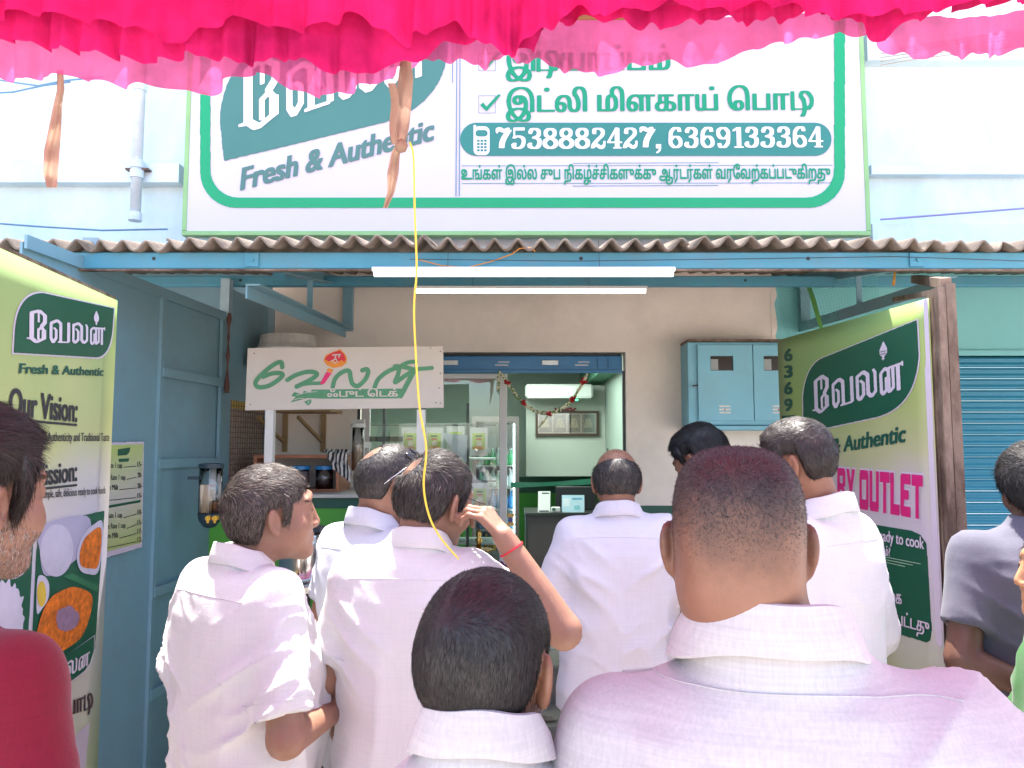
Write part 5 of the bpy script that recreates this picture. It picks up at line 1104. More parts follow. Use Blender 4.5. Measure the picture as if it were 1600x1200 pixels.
t = strip('cloth_strip', [(634, 92, 16), (634, 125, 24), (630, 160, 26), (628, 195, 24), (627, 222, 14), (618, 240, 14), (614, 270, 18), (611, 300, 12), (602, 325, 7)], 'knotted tan cloth strip hanging from the canopy in the middle', CY-.03)
part(t, 'second_tail', MB().grid(lambda u, v: W(612+(v*.2)*30+(u-.5)*(13-3*v)+3*math.sin(v*6), 130+95*v, CY-.045+.004*math.sin(u*6)), 6, 20), m_tan, smooth=True)
kn = W(627, 228, CY-.035); part(t, 'knot', MB().lathe([(.002, -.014), (.010, -.010), (.014, 0), (.010, .009), (.003, .014)], kn, 10), m_tan, smooth=True)
tag(MB().tube(smooth_line([tuple(W(*q)) for q in ((640, 222, 1.50), (646, 245, 1.50), (648, 330, 1.50), (651, 420, 1.50), (647, 480, 1.5), (650, 560, 1.5), (656, 640, 1.5), (666, 700, 1.5), (662, 760, 1.51), (672, 810, 1.55), (692, 845, 1.62), (716, 873, 1.70))], 6), .0021, 6).build('cord', m_yell, smooth=True), 'yellow cord hanging from the canopy knot down to the collar of the man', 'cord')
# ================================================================== PEOPLE
f32 = np.float32
def smin(a, b, k):
    h = np.clip(.5+.5*(b-a)/k, 0, 1); return b*(1-h)+a*h-k*h*(1-h)
def smax(a, b, k): return -smin(-a, -b, k)
def ell(P, c, r, Rm=None):
    q = P-np.array(c, f32)
    if Rm is not None: q = q@Rm
    r = np.array(r, f32); q = q/r; k0 = np.sqrt((q*q).sum(-1))+1e-6; k1 = np.sqrt(((q/r)**2).sum(-1))+1e-6
    return k0*(k0-1)/k1
def cap(P, a, b, ra, rb):
    a = np.array(a, f32); b = np.array(b, f32); d = b-a; q = P-a; t = np.clip((q@d)/max(1e-9, d@d), 0, 1)
    v = q-t[..., None]*d; return np.sqrt((v*v).sum(-1))-(ra+(rb-ra)*t)
def vnoise(P, seed=0):
    I = np.floor(P).astype(np.int64); f = (P-I).astype(f32); f = f*f*(3-2*f)
    def h(ix, iy, iz):
        n = (ix*374761393+iy*668265263+iz*2147483647+seed*974711) & 0xffffffff; n = ((n ^ (n >> 13))*1274126177) & 0xffffffff
        return ((n ^ (n >> 16)) & 0xffff).astype(f32)/65535
    x, y, z = I[..., 0], I[..., 1], I[..., 2]; fx, fy, fz = f[..., 0], f[..., 1], f[..., 2]
    def l(a, b, t): return a+(b-a)*t
    return l(l(l(h(x, y, z), h(x+1, y, z), fx), l(h(x, y+1, z), h(x+1, y+1, z), fx), fy), l(l(h(x, y, z+1), h(x+1, y, z+1), fx), l(h(x, y+1, z+1), h(x+1, y+1, z+1), fx), fy), fz)
def lines(lo, hi, coarse, fine=()):
    """grid coordinates: coarse steps with finer ones inside the ranges (a, b, step)"""
    out = []; x = lo
    while x < hi:
        out.append(x); st_ = coarse
        for a, b, s_ in fine:
            if a-coarse*.5 <= x <= b: st_ = min(st_, s_)
        x += st_
    out.append(hi); return np.array(out, f32)
def snets(fn, xs, ys, zs, newton=2, cut=None):
    nx_, ny_, nz_ = len(xs), len(ys), len(zs)
    G = np.empty((nx_, ny_, nz_), f32)
    for i0 in range(0, nx_, 24):
        sl = slice(i0, min(nx_, i0+24)); X, Y, Z = np.meshgrid(xs[sl], ys, zs, indexing='ij'); G[sl] = fn(np.stack([X, Y, Z], -1).reshape(-1, 3).astype(f32)).reshape(X.shape)
    Sg = G < 0
    cnt = np.zeros((nx_-1, ny_-1, nz_-1), np.int8)
    for a in (0, 1):
        for b in (0, 1):
            for c in (0, 1): cnt += Sg[a:nx_-1+a, b:ny_-1+b, c:nz_-1+c]
    mixed = (cnt > 0) & (cnt < 8); idx = np.argwhere(mixed); ids = -np.ones(mixed.shape, np.int32); ids[mixed] = np.arange(len(idx))
    acc = np.zeros((len(idx), 3)); n = np.zeros(len(idx)); ax = (xs, ys, zs)
    i, j, k = idx.T; corner = [(a, b, c) for a in (0, 1) for b in (0, 1) for c in (0, 1)]
    for a in corner:
        for d in range(3):
            if a[d]: continue
            b = list(a); b[d] = 1
            va = G[i+a[0], j+a[1], k+a[2]]; vb = G[i+b[0], j+b[1], k+b[2]]; m = (va < 0) != (vb < 0); t = np.where(m, va/(va-vb+1e-12), 0)
            P0 = np.stack([xs[i+a[0]], ys[j+a[1]], zs[k+a[2]]], 1); P1_ = np.stack([xs[i+b[0]], ys[j+b[1]], zs[k+b[2]]], 1)
            acc += np.where(m[:, None], P0+(P1_-P0)*t[:, None], 0); n += m
    V = (acc/n[:, None]).astype(f32); F_ = []
    for d in range(3):
        sh_ = [slice(None)]*3; sh2 = [slice(None)]*3; sh_[d] = slice(0, -1); sh2[d] = slice(1, None)
        e = Sg[tuple(sh_)] != Sg[tuple(sh2)]; u, v = [(1, 2), (2, 0), (0, 1)][d]
        q = np.argwhere(e); q = q[(q[:, u] > 0) & (q[:, v] > 0) & (q[:, u] < (nx_, ny_, nz_)[u]-1) & (q[:, v] < (nx_, ny_, nz_)[v]-1)]
        if not len(q): continue
        def cell(du, dv): r_ = q.copy(); r_[:, u] += du; r_[:, v] += dv; return ids[r_[:, 0], r_[:, 1], r_[:, 2]]
        A = np.stack([cell(-1, -1), cell(0, -1), cell(0, 0), cell(-1, 0)], 1); inside = Sg[q[:, 0], q[:, 1], q[:, 2]]
        A[~inside] = A[~inside][:, ::-1]; F_.append(A)
    F_ = np.concatenate(F_); F_ = F_[(F_ >= 0).all(1)]
    for _ in range(newton):
        e = f32(.0012); d0 = fn(V); g_ = np.stack([fn(V+np.array(o, f32)*e)-d0 for o in ((1, 0, 0), (0, 1, 0), (0, 0, 1))], 1)/e
        gl = np.sqrt((g_*g_).sum(1))+1e-6; V = V-np.clip(d0/gl, -.004, .004)[:, None]*g_/gl[:, None]
    if cut is not None:
        c = V[F_].mean(1); F_ = F_[~cut(c)]
        u_ = np.unique(F_); mp_ = -np.ones(len(V), np.int64); mp_[u_] = np.arange(len(u_)); V = V[u_]; F_ = mp_[F_]
    return V.astype(f32), F_.astype(np.int32)
def rotm(ax, a):
    return np.array(Matrix.Rotation(a, 3, ax), f32)

def head_sdf(Q, hw=1.0, jaw=1.0, face=True, cheek=1.0, flat=0):
    """Q in head space, forward +y"""
    A = Q*np.array([-1, 1, 1], f32); x = np.abs(Q[:, 0]); S_ = Q.copy(); S_[:, 0] = x/hw
    c = cranium(Q, hw, flat)
    d = smin(c, ell(S_, (0, .028, -.045), (.060*jaw, .070, .066)), .03)
    d = smin(d, ell(S_, (0, .046, -.005), (.060, .055, .078)), .02)
    d = smin(d, ell(S_, (0, .078, -.094), (.026*jaw, .024, .022)), .03)
    d = smin(d, ell(S_, (.042, .062, -.028), (.026*cheek, .026, .026)), .025)
    if face:
        d = smin(d, cap(S_, (0, .088, .052), (.036, .082, .040), .016, .011), .014)
        d = smax(d, -ell(S_, (.031, .112, .018), (.021, .020, .015)), .012)
        d = smin(d, ell(S_, (.031, .083, .017), (.0145, .0145, .0145)), .004)
        d = smax(d, -ell(S_, (.031, .102, .0165), (.0130, .012, .0028)), .003)
        d = smin(d, cap(S_, (0, .096, .026), (0, .111, -.018), .0080, .0115), .010)
        d = smin(d, ell(S_, (.012, .106, -.025), (.0085, .011, .008)), .006)
        d = smin(d, cap(S_, (0, .100, -.052), (.020, .090, -.056), .0062, .003), .007); d = smin(d, cap(S_, (0, .098, -.064), (.017, .089, -.061), .0072, .003), .007)
        d = smax(d, -cap(S_, (0, .109, -.058), (.021, .093, -.058), .0016, .0012), .003)
    e = .55; f_ = np.array([-math.sin(e), math.cos(e), 0], f32); n_ = np.array([math.cos(e), math.sin(e), 0], f32); Rm = np.stack([n_, f_, np.array([0, 0, 1], f32)], 1)
    Rm = Rm@rotm('X', .18)
    c0 = np.array([.0755, .004, -.004], f32)-f_*.013
    ear = ell(S_, c0, (.0085, .0195, .033), Rm); ear = smin(ear, ell(S_, c0+np.array([-.004, .004, -.025], f32), (.007, .011, .013), Rm), .008)
    ear = smax(ear, -ell(S_, c0+n_*.0105+f_*.002, (.0095, .0125, .022), Rm), .004)
    ear = smin(ear, cap(S_, c0+f_*.010+n_*.003+np.array([0, 0, -.004], f32), c0+f_*.010+n_*.003+np.array([0, 0, .006], f32), .004, .003), .004)
    return smin(d, ear, .007)
def cranium(Q, hw=1.0, flat=0):
    S_ = Q.copy(); S_[:, 0] = np.abs(Q[:, 0])/hw
    c = smin(ell(S_, (0, -.014, .034), (.0775, .099, .088)), ell(S_, (0, -.045, .0), (.068, .058, .068)), .03)
    if flat:
        c = smin(c, ell(S_, (.0, -.02, .035), (.079, .088, .075)), .02)
        q = S_-np.array([0, -.015, .01], f32); r_ = np.array([.0765, .098, .112], f32); k = ((np.abs(q/r_)**3.4).sum(-1))**(1/3.4); c = c*(1-flat)+flat*(k-1)*.08
    return c
HL = ([-.13, -.045, -.034, -.026, .014, .020, .034, .042, .07, .1, .13], [-.078, -.070, -.035, .030, .036, -.022, -.022, .042, .066, .085, .09])

SK_T = dict(z=[.0, .70, .85, .95, 1.05, 1.15, 1.25, 1.33, 1.385, 1.42, 1.45, 1.48, 1.52], rx=[.15, .165, .175, .168, .162, .168, .178, .182, .165, .125, .078, .058, .050], ry=[.10, .11, .118, .118, .118, .12, .122, .118, .102, .086, .068, .054, .048], cy=[0, 0, 0, .01, .012, .01, 0, -.006, -.012, -.016, -.018, -.018, -.018])
def loft(P, T_, s, W_, inflate=0, belly=0, n=2.35, hsl=1.0):
    z = P[:, 2]/s; rx = (np.interp(z, T_['z'], T_['rx'])*W_+inflate)*s; ry = (np.interp(z, T_['z'], T_['ry'])*(.6+.4*W_)+inflate)*s; cy_ = np.interp(z, T_['z'], T_['cy'])*s
    bl = belly*np.exp(-((z-1.04)/.16)**2)*(P[:, 1] > 0)
    k = (np.abs(P[:, 0]/rx)**n+np.abs((P[:, 1]-cy_)/(ry+bl))**n)**(1/n)
    return np.maximum((k-1)*np.minimum(rx, ry), P[:, 2]-1.50*s).astype(f32)
def finger_set(wr, d, pn, sc=1.0, curl=(.5, .6, .7, .8), thumb=.5, side=1, spread=.06):
    """capsules of a hand: wr wrist, d direction, pn palm normal (palm side), side=+1 thumb towards cross(d,pn)"""
    d = np.array(d, float); d /= np.linalg.norm(d); pn = np.array(pn, float); pn -= d*(pn@d); pn /= np.linalg.norm(pn); s_ = np.cross(d, pn)*side; out = []
    L_ = [(.078, .045, .026, .022), (.083, .049, .029, .023), (.077, .045, .027, .022), (.068, .035, .021, .02)]
    wr = np.array(wr, float)
    for i in range(4):
        off = (.030-.0195*i)*sc; base = wr+s_*off*.5+d*.012*sc; kn = wr+d*(L_[i][0]+.002)*sc+s_*off; out.append((base, kn, .0125*sc, .0105*sc))
        dd = d+s_*spread*(1.5-i); dd /= np.linalg.norm(dd); p = kn; a = 0; cv = curl[i]
        for j, l in enumerate(L_[i][1:]):
            a += cv*(1.0, 1.15, .7)[j]; v = dd*math.cos(a)+pn*math.sin(a); q = p+v*l*sc; r0 = (.0092, .0082, .0074)[j]*sc*(.88 if i == 3 else 1); out.append((p, q, r0, r0*.9)); p = q
    t0 = wr+d*.018*sc+s_*.018*sc; t1 = wr+d*.050*sc+s_*.044*sc+pn*.018*sc*thumb; t2 = t1+(d*.8+s_*.25*(1-thumb)+pn*.7*thumb-s_*.45*thumb)*.036*sc; t3 = t2+(d*.85-s_*.35*thumb+pn*.5*thumb)*.026*sc
    out += [(t0, t1, .016*sc, .0115*sc), (t1, t2, .0105*sc, .0095*sc), (t2, t3, .0092*sc, .0075*sc)]
    return out
def strands(name, V, F_, mask, n, flow, length, mat, parent, width=.0007, lift=.3, jit=.35, seed=0, tone=(0, 1), curlv=0, dens=None):
    rg = np.random.default_rng(seed); T3 = np.concatenate([F_[:, [0, 1, 2]], F_[:, [0, 2, 3]]]); A, B, C = V[T3[:, 0]], V[T3[:, 1]], V[T3[:, 2]]
    nr = np.cross(B-A, C-A); ar = np.linalg.norm(nr, axis=1)+1e-12; cen = (A+B+C)/3; w_ = ar*mask(cen)
    if w_.sum() <= 0: return None
    ch = rg.choice(len(T3), n, p=w_/w_.sum()); u, v = rg.random(n), rg.random(n); sw = u+v > 1; u[sw] = 1-u[sw]; v[sw] = 1-v[sw]
    P = A[ch]+(B-A)[ch]*u[:, None]+(C-A)[ch]*v[:, None]; N_ = (nr/ar[:, None])[ch]
    fl = flow(P, N_); fl = fl-N_*(fl*N_).sum(1)[:, None]; fl /= (np.linalg.norm(fl, axis=1)[:, None]+1e-6); fl += rg.normal(0, jit, P.shape); fl -= N_*(fl*N_).sum(1)[:, None]*.7; fl /= (np.linalg.norm(fl, axis=1)[:, None]+1e-6)
    L_ = (length(P) if callable(length) else np.full(n, length))*rg.uniform(.6, 1.25, n)
    side = np.cross(fl, N_); side /= np.linalg.norm(side, axis=1)[:, None]+1e-6; tw = rg.uniform(-.6, .6, n)[:, None]; side = side*np.cos(tw)+N_*np.sin(tw)
    ns = 4; Vs = []; 
    for k in range(ns):
        t = k/(ns-1); c = P+fl*(L_*t)[:, None]+N_*(lift*L_*(t-.75*t*t)+.0)[:, None]-N_*.001
        if curlv: c = c+side*(np.sin(t*5+rg.uniform(0, 6, n))*curlv)[:, None]
        wd = width*(1-.75*t); Vs += [c-side*wd, c+side*wd]
    VV = np.stack(Vs, 1).reshape(-1, 3); base = (np.arange(n)*2*ns)[:, None]
    FF = np.concatenate([base+np.array([[2*k, 2*k+1, 2*k+3, 2*k+2]]) for k in range(ns-1)])
    o = setmesh(name, VV, FF.astype(np.int32), mat, parent, True)
    tn = rg.uniform(tone[0], tone[1], n); at = o.data.attributes.new('tone', 'FLOAT', 'POINT'); at.data.foreach_set('value', np.repeat(tn, 2*ns).astype(f32)); return o
def hairmat(name, c0, c1, rough=.58):
    if name in MATS: return MATS[name]
    m = bpy.data.materials.new(name); m.use_nodes = True; N = m.node_tree.nodes; L = m.node_tree.links; b = N['Principled BSDF']; b.inputs['Roughness'].default_value = rough; b.inputs['Specular IOR Level'].default_value = .3
    a = N.new('ShaderNodeAttribute'); a.attribute_name = 'tone'; r = N.new('ShaderNodeValToRGB'); r.color_ramp.elements[0].color = (*c0, 1); r.color_ramp.elements[1].color = (*c1, 1); r.color_ramp.elements[0].position = .15; r.color_ramp.elements[1].position = .95
    L.new(a.outputs['Fac'], r.inputs[0]); L.new(r.outputs[0], b.inputs['Base Color']); MATS[name] = m; return m
def skinmat(name, col, hair=None):
    """hair=(object-space centre, z0, z1, colour): stubbly scalp fading into skin"""
    m = M(name, col, .5, .10, 16, .0006, 160, sss=.12, spec=.4, bump2=.0012, b2scale=35)
    if hair:
        N = m.node_tree.nodes; L = m.node_tree.links; b = N['Principled BSDF']; src = b.inputs['Base Color'].links[0].from_socket
        tc = N.new('ShaderNodeTexCoord'); mp = N.new('ShaderNodeSeparateXYZ'); L.new(tc.outputs['Object'], mp.inputs[0])
        n = N.new('ShaderNodeTexNoise'); n.inputs['Scale'].default_value = 22; n.inputs['Detail'].default_value = 8; n.inputs['Roughness'].default_value = .75; L.new(tc.outputs['Object'], n.inputs['Vector'])
        mr = N.new('ShaderNodeMapRange'); mr.inputs[1].default_value = hair[0]; mr.inputs[2].default_value = hair[1]; L.new(mp.outputs[2], mr.inputs[0])
        ad = N.new('ShaderNodeMath'); ad.operation = 'MULTIPLY_ADD'; ad.inputs[1].default_value = 1.1; ad.inputs[2].default_value = -.55; L.new(n.outputs['Fac'], ad.inputs[0])
        a2 = N.new('ShaderNodeMath'); a2.operation = 'ADD'; a2.use_clamp = True; L.new(ad.outputs[0], a2.inputs[0]); L.new(mr.outputs[0], a2.inputs[1])
        mm = N.new('ShaderNodeMath'); mm.operation = 'MULTIPLY'; mm.use_clamp = True; L.new(a2.outputs[0], mm.inputs[0]); mm.inputs[1].default_value = hair[3]
        mk = N.new('ShaderNodeMapRange'); mk.inputs[1].default_value = hair[0]-.02; mk.inputs[2].default_value = hair[0]+.02; L.new(mp.outputs[2], mk.inputs[0]); m3 = N.new('ShaderNodeMath'); m3.operation = 'MULTIPLY'; L.new(mm.outputs[0], m3.inputs[0]); L.new(mk.outputs[0], m3.inputs[1])
        mx = N.new('ShaderNodeMixRGB'); mx.inputs[2].default_value = (*hair[2], 1); L.new(m3.outputs[0], mx.inputs[0]); L.new(src, mx.inputs[1]); L.new(mx.outputs[0], b.inputs['Base Color'])
    return m
def shirtmat(name, col, weave=.05, transl=.12):
    if name in MATS: return MATS[name]
    m = M(name, col, .85, .025, 3, .0005, 260, sheen=.15, spec=.2, bump2=.003, b2scale=9)
    N = m.node_tree.nodes; L = m.node_tree.links; b = N['Principled BSDF']; src = b.inputs['Base Color'].links[0].from_socket; tc = N.new('ShaderNodeTexCoord'); prev = src
    for st_ in ((260, 260, 9), (9, 9, 260)):
        mp = N.new('ShaderNodeMapping'); mp.inputs['Scale'].default_value = st_; L.new(tc.outputs['Object'], mp.inputs[0]); n = N.new('ShaderNodeTexNoise'); n.inputs['Scale'].default_value = 1; n.inputs['Detail'].default_value = 3; L.new(mp.outputs[0], n.inputs['Vector'])
        mr = N.new('ShaderNodeMapRange'); mr.inputs[1].default_value = .3; mr.inputs[2].default_value = .7; mr.inputs[3].default_value = 1-weave; mr.inputs[4].default_value = 1; L.new(n.outputs['Fac'], mr.inputs[0])
        mx = N.new('ShaderNodeMixRGB'); mx.blend_type = 'MULTIPLY'; mx.inputs[0].default_value = 1; L.new(prev, mx.inputs[1]); L.new(mr.outputs[0], mx.inputs[2]); prev = mx.outputs[0]
    L.new(prev, b.inputs['Base Color']); out = N['Material Output']
    tr = N.new('ShaderNodeBsdfTranslucent'); L.new(prev, tr.inputs[0]); ms = N.new('ShaderNodeMixShader'); ms.inputs[0].default_value = transl; L.new(b.outputs[0], ms.inputs[1]); L.new(tr.outputs[0], ms.inputs[2]); L.new(ms.outputs[0], out.inputs[0])
    return m

def person(label, x, y, yaw, H, Wd=1.0, belly=.02, hs=1.0, hw=1.0, jaw=1.0, flat=0, head=(0, 0, 0), hoff=(0, 0), neck=1.0, arms=None, hands=None, skin=None, shirt=None, sleeve=.62, hair='short', hcol=None, hlen=.012, hn=9000,
           thick=.010, crown=None, res=.0055, sres=.010, fold=.007, fseed=1, collar=True, yoke=True, lower='trousers', lowmat=None, beard=None, htone=(0, 1), vis_hands=(), nshift=0, topm=None, hem=.76, face=True, eyes=False, shdrop=0, curl=0, hline=0, cheek=1.0, collar_r=1.0, neckz=1.475, crease=(), bodyH=None, yz=1.395, cold=0):
    s = (bodyH or H)/1.70; t = thing('person', label, 'person', (x, y, 0), R(yaw))
    hy, hp, hr = head
    Rh = rotm('Z', R(hy-yaw))@rotm('X', R(-hp))@rotm('Y', R(hr))
    HC = np.array([hoff[0], hoff[1], H-.122*hs], f32)
    toH = lambda P: ((P-HC)@Rh)/hs
    fromH = lambda q: (np.array(q, f32)*hs)@Rh.T+HC
    Sh = [np.array([sx*.178*Wd*s, -.008*s, (1.392-shdrop)*s], f32) for sx in (-1, 1)]
    if arms is None: arms = [None, None]
    A_ = []
    for i, sx in enumerate((-1, 1)):
        a = arms[i]
        if a is None: a = ((sx*(.178*Wd+.075)*s, -.02*s, 1.115*s), (sx*(.178*Wd+.055)*s, .10*s, .885*s))
        A_.append((Sh[i], np.array(a[0], f32), np.array(a[1], f32)))
    hand_caps = []; ranges = [[], [], []]
    for i, sx in enumerate((-1, 1)):
        S0, E0, W0 = A_[i]; h = (hands or {}).get(i)
        if h is None: h = dict(d=(W0-E0)+np.array([0, .01, -.02]), pn=np.array([-sx, .2, 0.]), curl=(.25, .3, .35, .4), thumb=.4, side=(1 if sx > 0 else -1))
        fc = finger_set(W0, h['d'], h['pn'], .98, h['curl'], h['thumb'], h['side']); hand_caps += fc
        if i in vis_hands:
            pp_ = np.array([p for c in fc for p in c[:2]]); lo, hi = pp_.min(0)-.02, pp_.max(0)+.02
            for d in range(3): ranges[d].append((lo[d], hi[d], .0055))
    nk0 = np.array([0, -.012*s, 1.40*s], f32); nk1 = fromH((0, -.030, -.055))
    def body(P):
        d = loft(P, SK_T, s, Wd, 0, belly*.8)
        for i in range(2):
            S0, E0, W0 = A_[i]; d = smin(d, cap(P, S0, E0, .050*s*Wd, .044*s), .04); d = smin(d, cap(P, E0, W0, .046*s, .028*s), .012)
        for sx in (-1, 1):
            d = smin(d, cap(P, (sx*.085*s, 0, .86*s), (sx*.10*s, .01, .48*s), .088*s, .058*s), .05); d = smin(d, cap(P, (sx*.10*s, .01, .48*s), (sx*.10*s, -.01, .09*s), .056*s, .038*s), .03); d = smin(d, cap(P, (sx*.10*s, -.04, .045), (sx*.115*s, .16, .035), .036, .03), .03)
        for a, b, ra, rb in hand_caps: d = smin(d, cap(P, a, b, ra, rb), .006)
        d = smin(d, cap(P, nk0, nk1, .056*s*neck, .056*hs*neck), .03)
        m = (np.abs(P-HC) < .2*hs).all(1)
        if m.any():
            hd = head_sdf(toH(P[m]), hw, jaw, face, cheek, flat)*hs; d[m] = smin(d[m], hd, .018)
        return d
    xm_ = max(.34*s*Wd, max(abs(a[1][0]) for a in A_)+.1, max(abs(a[2][0]) for a in A_)+.14)
    ys_all = [q[1] for a in A_ for q in a]; hx = HC[0]; hyy = HC[1]
    X = lines(-xm_, xm_, .018, [(hx-.098*hs*max(1, hw), hx+.098*hs*max(1, hw), res)]+ranges[0]); Y = lines(min(-.24, min(ys_all)-.12, hyy-.2), max(.27, max(ys_all)+.18, hyy+.2), .018, [(hyy-.125*hs, hyy+.135*hs, res)]+ranges[1]); Z = lines(-.01, H+.03, .022, [(H-.26*hs, H+.02, res)]+ranges[2])
    V, F_ = snets(body, X, Y, Z); setmesh('body', V, F_, skin, t, True)
    # ---- hair
    if hair:
        def region(q):
            zmin = np.interp(q[:, 1], HL[0], np.array(HL[1])+hline*(np.array(HL[0]) > .03)); fr = np.clip((np.abs(q[:, 0])-.045)/.02, 0, 1); zz = np.where(q[:, 1] > .0, zmin*fr+np.interp(q[:, 1], [0, .05, .075, .13], [-.1, .02, .074+hline, .08+hline])*(1-fr), zmin)
            g_ = q[:, 2]-zz
            if hair == 'bald': g_ = np.minimum(g_, np.maximum(.052-q[:, 2]+.25*(-.03-q[:, 1]), -.2))
            if crown is not None:
                cc, rr_ = crown; g_ = np.minimum(g_, ell(q.astype(f32), cc, rr_))
            return g_
        def hairf(P):
            q = toH(P); th = thick*np.clip(.35+region(q)*14, .15, 1) if hair != 'woman' else thick
            top_ = np.clip(q[:, 2]/.1, 0, 1); d = cranium(q, hw, flat)-th*(1+.35*top_)-.0035*vnoise(q*38+9, fseed)*(thick/.01)
            if hair == 'woman': d = smin(d, ell(q, (0, -.115, -.03), (.045, .038, .05)), .02); g_ = q[:, 2]-np.interp(q[:, 1], [-.2, -.02, .03, .06, .1], [-.12, -.08, .0, .055, .07])
            else: g_ = region(q)
            return smax(d, -g_*.8+.0, .006)*hs
        hr_ = max(res, .0045); Xh = lines(hx-.115*hs*max(1, hw), hx+.115*hs*max(1, hw), hr_); Yh = lines(hyy-.18*hs, hyy+.15*hs, hr_); Zh = lines(H-.30*hs, H+.035, hr_)
        hm = hairmat('hair '+str(hcol), hcol[0], hcol[1]); Vh, Fh = snets(hairf, Xh, Yh, Zh, 1)
        hcap = setmesh('hair', Vh, Fh, M('scalp hair '+str(hcol[0]), tuple(c*1.0 for c in hcol[0]), .5, .4, 60, .003, 90, stretch=(1, 1, .4)), t, True)
        def flow(P, N_):
            q = toH(P.astype(f32)); dx_ = q[:, 0]; top_ = np.clip((q[:, 2]-.045)/.04, 0, 1)[:, None]
            dn = np.stack([dx_*2.0, -.15+0*dx_, -1+0*dx_], 1); fw = np.stack([np.sign(dx_+.02)*.35, .9+0*dx_, .1+0*dx_], 1)
            v = dn*(1-top_)+fw*top_
            if hair == 'woman': v = np.stack([-dx_*2, -1+0*dx_, -.25+0*dx_], 1)
            return v@Rh.T
        keep = lambda c: np.clip(((cranium(toH(c.astype(f32)), hw, flat) > thick*.2)).astype(float), 0, 1)
        so = strands('hair_strands', Vh, Fh, keep, hn, flow, hlen, hm, t, width=.00055*min(1.3, max(.7, y/1.4)), seed=fseed, tone=htone, curlv=curl, lift=.18, jit=.2)
        if so: so['kind'] = 'stuff'
        if crown is not None or hair == 'bald':
            cmask = lambda c: ((cranium(toH(c.astype(f32)), hw, flat) < .004) & (toH(c.astype(f32))[:, 2] > .03)).astype(float)
            so = strands('thin_hair', V, F_, cmask, hn//(9 if hair == 'bald' else 3), flow, hlen*.9, hm, t, width=.0005, seed=fseed+5, tone=htone, lift=.3)
            if so: so['kind'] = 'stuff'
    if beard:
        def bm_(c):
            q = toH(c.astype(f32)); return ((q[:, 1] > -.005) & (q[:, 2] < np.interp(q[:, 1], [0, .03, .07, .09, .12], [-.01, -.03, -.04, -.04, -.04])) & (q[:, 2] > -.13) & (np.abs(q[:, 0])+q[:, 1]*.2 > .0) & (np.linalg.norm(q-np.array([0, .10, -.058]), axis=1) > .018)).astype(float)
        so = strands('beard', V, F_, bm_, beard[1], lambda P, N_: np.tile(np.array([[0, .1, -1.]]), (len(P), 1))@Rh.T, beard[2], hairmat('beard '+str(beard[0]), *beard[0]), t, width=.0004, seed=fseed+9, lift=.6)
        if so: so['kind'] = 'stuff'
    if eyes:
        for sx in (-1, 1):
            c = fromH((sx*.031*hw, .083, .017)); mb = MB(); mb.lathe([(math.sin(a)*.0128, -math.cos(a)*.0128) for a in np.linspace(.05, 3.09, 9)], (0, 0, 0), 12); e = mb.build('eye', M('eye white', (.55, .5, .46), .2), t, smooth=True); e.location = Vector(c)
            d_ = (np.array([0, 1, 0], f32))@Rh.T; c2 = Vector(c)+Vector(d_)*.0122*hs; mb = MB(); mb.tube([c2-Vector(d_)*.002, c2+Vector(d_)*.0012], .0056, 12); mb.build('iris', M('iris dark', (.02, .01, .008), .1), t)
            bm2 = lambda c, sx=sx: ((lambda q: ((np.abs(q[:, 0]-sx*.033) < .019) & (np.abs(q[:, 2]-.043+.12*(np.abs(q[:, 0]-sx*.03))) < .005) & (q[:, 1] > .06)).astype(float))(toH(c.astype(f32))))
            so = strands('eyebrow', V, F_, bm2, 260, lambda P, N_: np.tile(np.array([[sx*1., 0, .1]]), (len(P), 1))@Rh.T, .008, hairmat('brow dark', (.008, .006, .005), (.02, .015, .012)), t, width=.0006, seed=3, lift=.2)
            if so: so['kind'] = 'stuff'
    # ---- shirt
    topm = shirt
    cuts = []
    for i in range(2):
        S0, E0, W0 = A_[i]
        if sleeve <= 1: p = S0+(E0-S0)*sleeve; n_ = (E0-S0)/np.linalg.norm(E0-S0)
        else: p = E0+(W0-E0)*(sleeve-1); n_ = (W0-E0)/np.linalg.norm(W0-E0)
        cuts.append((p, n_))
    ncut = cap
    nb0 = np.array([hoff[0]*.35, -.014*s, (neckz+.033)*s], f32)
    def folds(P):
        q = P/s; z = q[:, 2]; ax_ = np.abs(q[:, 0])
        wv = vnoise(q*np.array([11, 11, 2.6])+fseed*3.7, fseed); wv = 1-np.abs(2*wv-1); wz = np.clip((1.34-z)/.25, .15, 1)
        a = .62; dgx = q[:, 0]*math.cos(a)+z*math.sin(a)*np.sign(q[:, 0]); dgz = -q[:, 0]*math.sin(a)*np.sign(q[:, 0])+z*math.cos(a)
        Q2 = np.stack([dgx*2.6, q[:, 1]*6, dgz*15], 1)+fseed*1.9; wd = vnoise(Q2, fseed+3); wd = 1-np.abs(2*wd-1); ws = np.exp(-((ax_-.15)/.10)**2)*np.exp(-((z-1.22)/.16)**2)
        wl = vnoise(q*np.array([5, 5, 4])+fseed, fseed+7); Q3 = np.stack([dgx*4+.4*wl, q[:, 1]*8, dgz*24+1.5*wl], 1)+fseed*5.1; wf = (1-np.abs(2*vnoise(Q3, fseed+13)-1))**5*np.clip(vnoise(q*4+7, fseed+17)*2.2-.7, 0, 1)
        out = fold*(wf*.55+wv**2*wz*1.0+wd**3*ws*1.5+(wl-.5)*.9)+.0012*(vnoise(q*34, fseed+11)-.5)
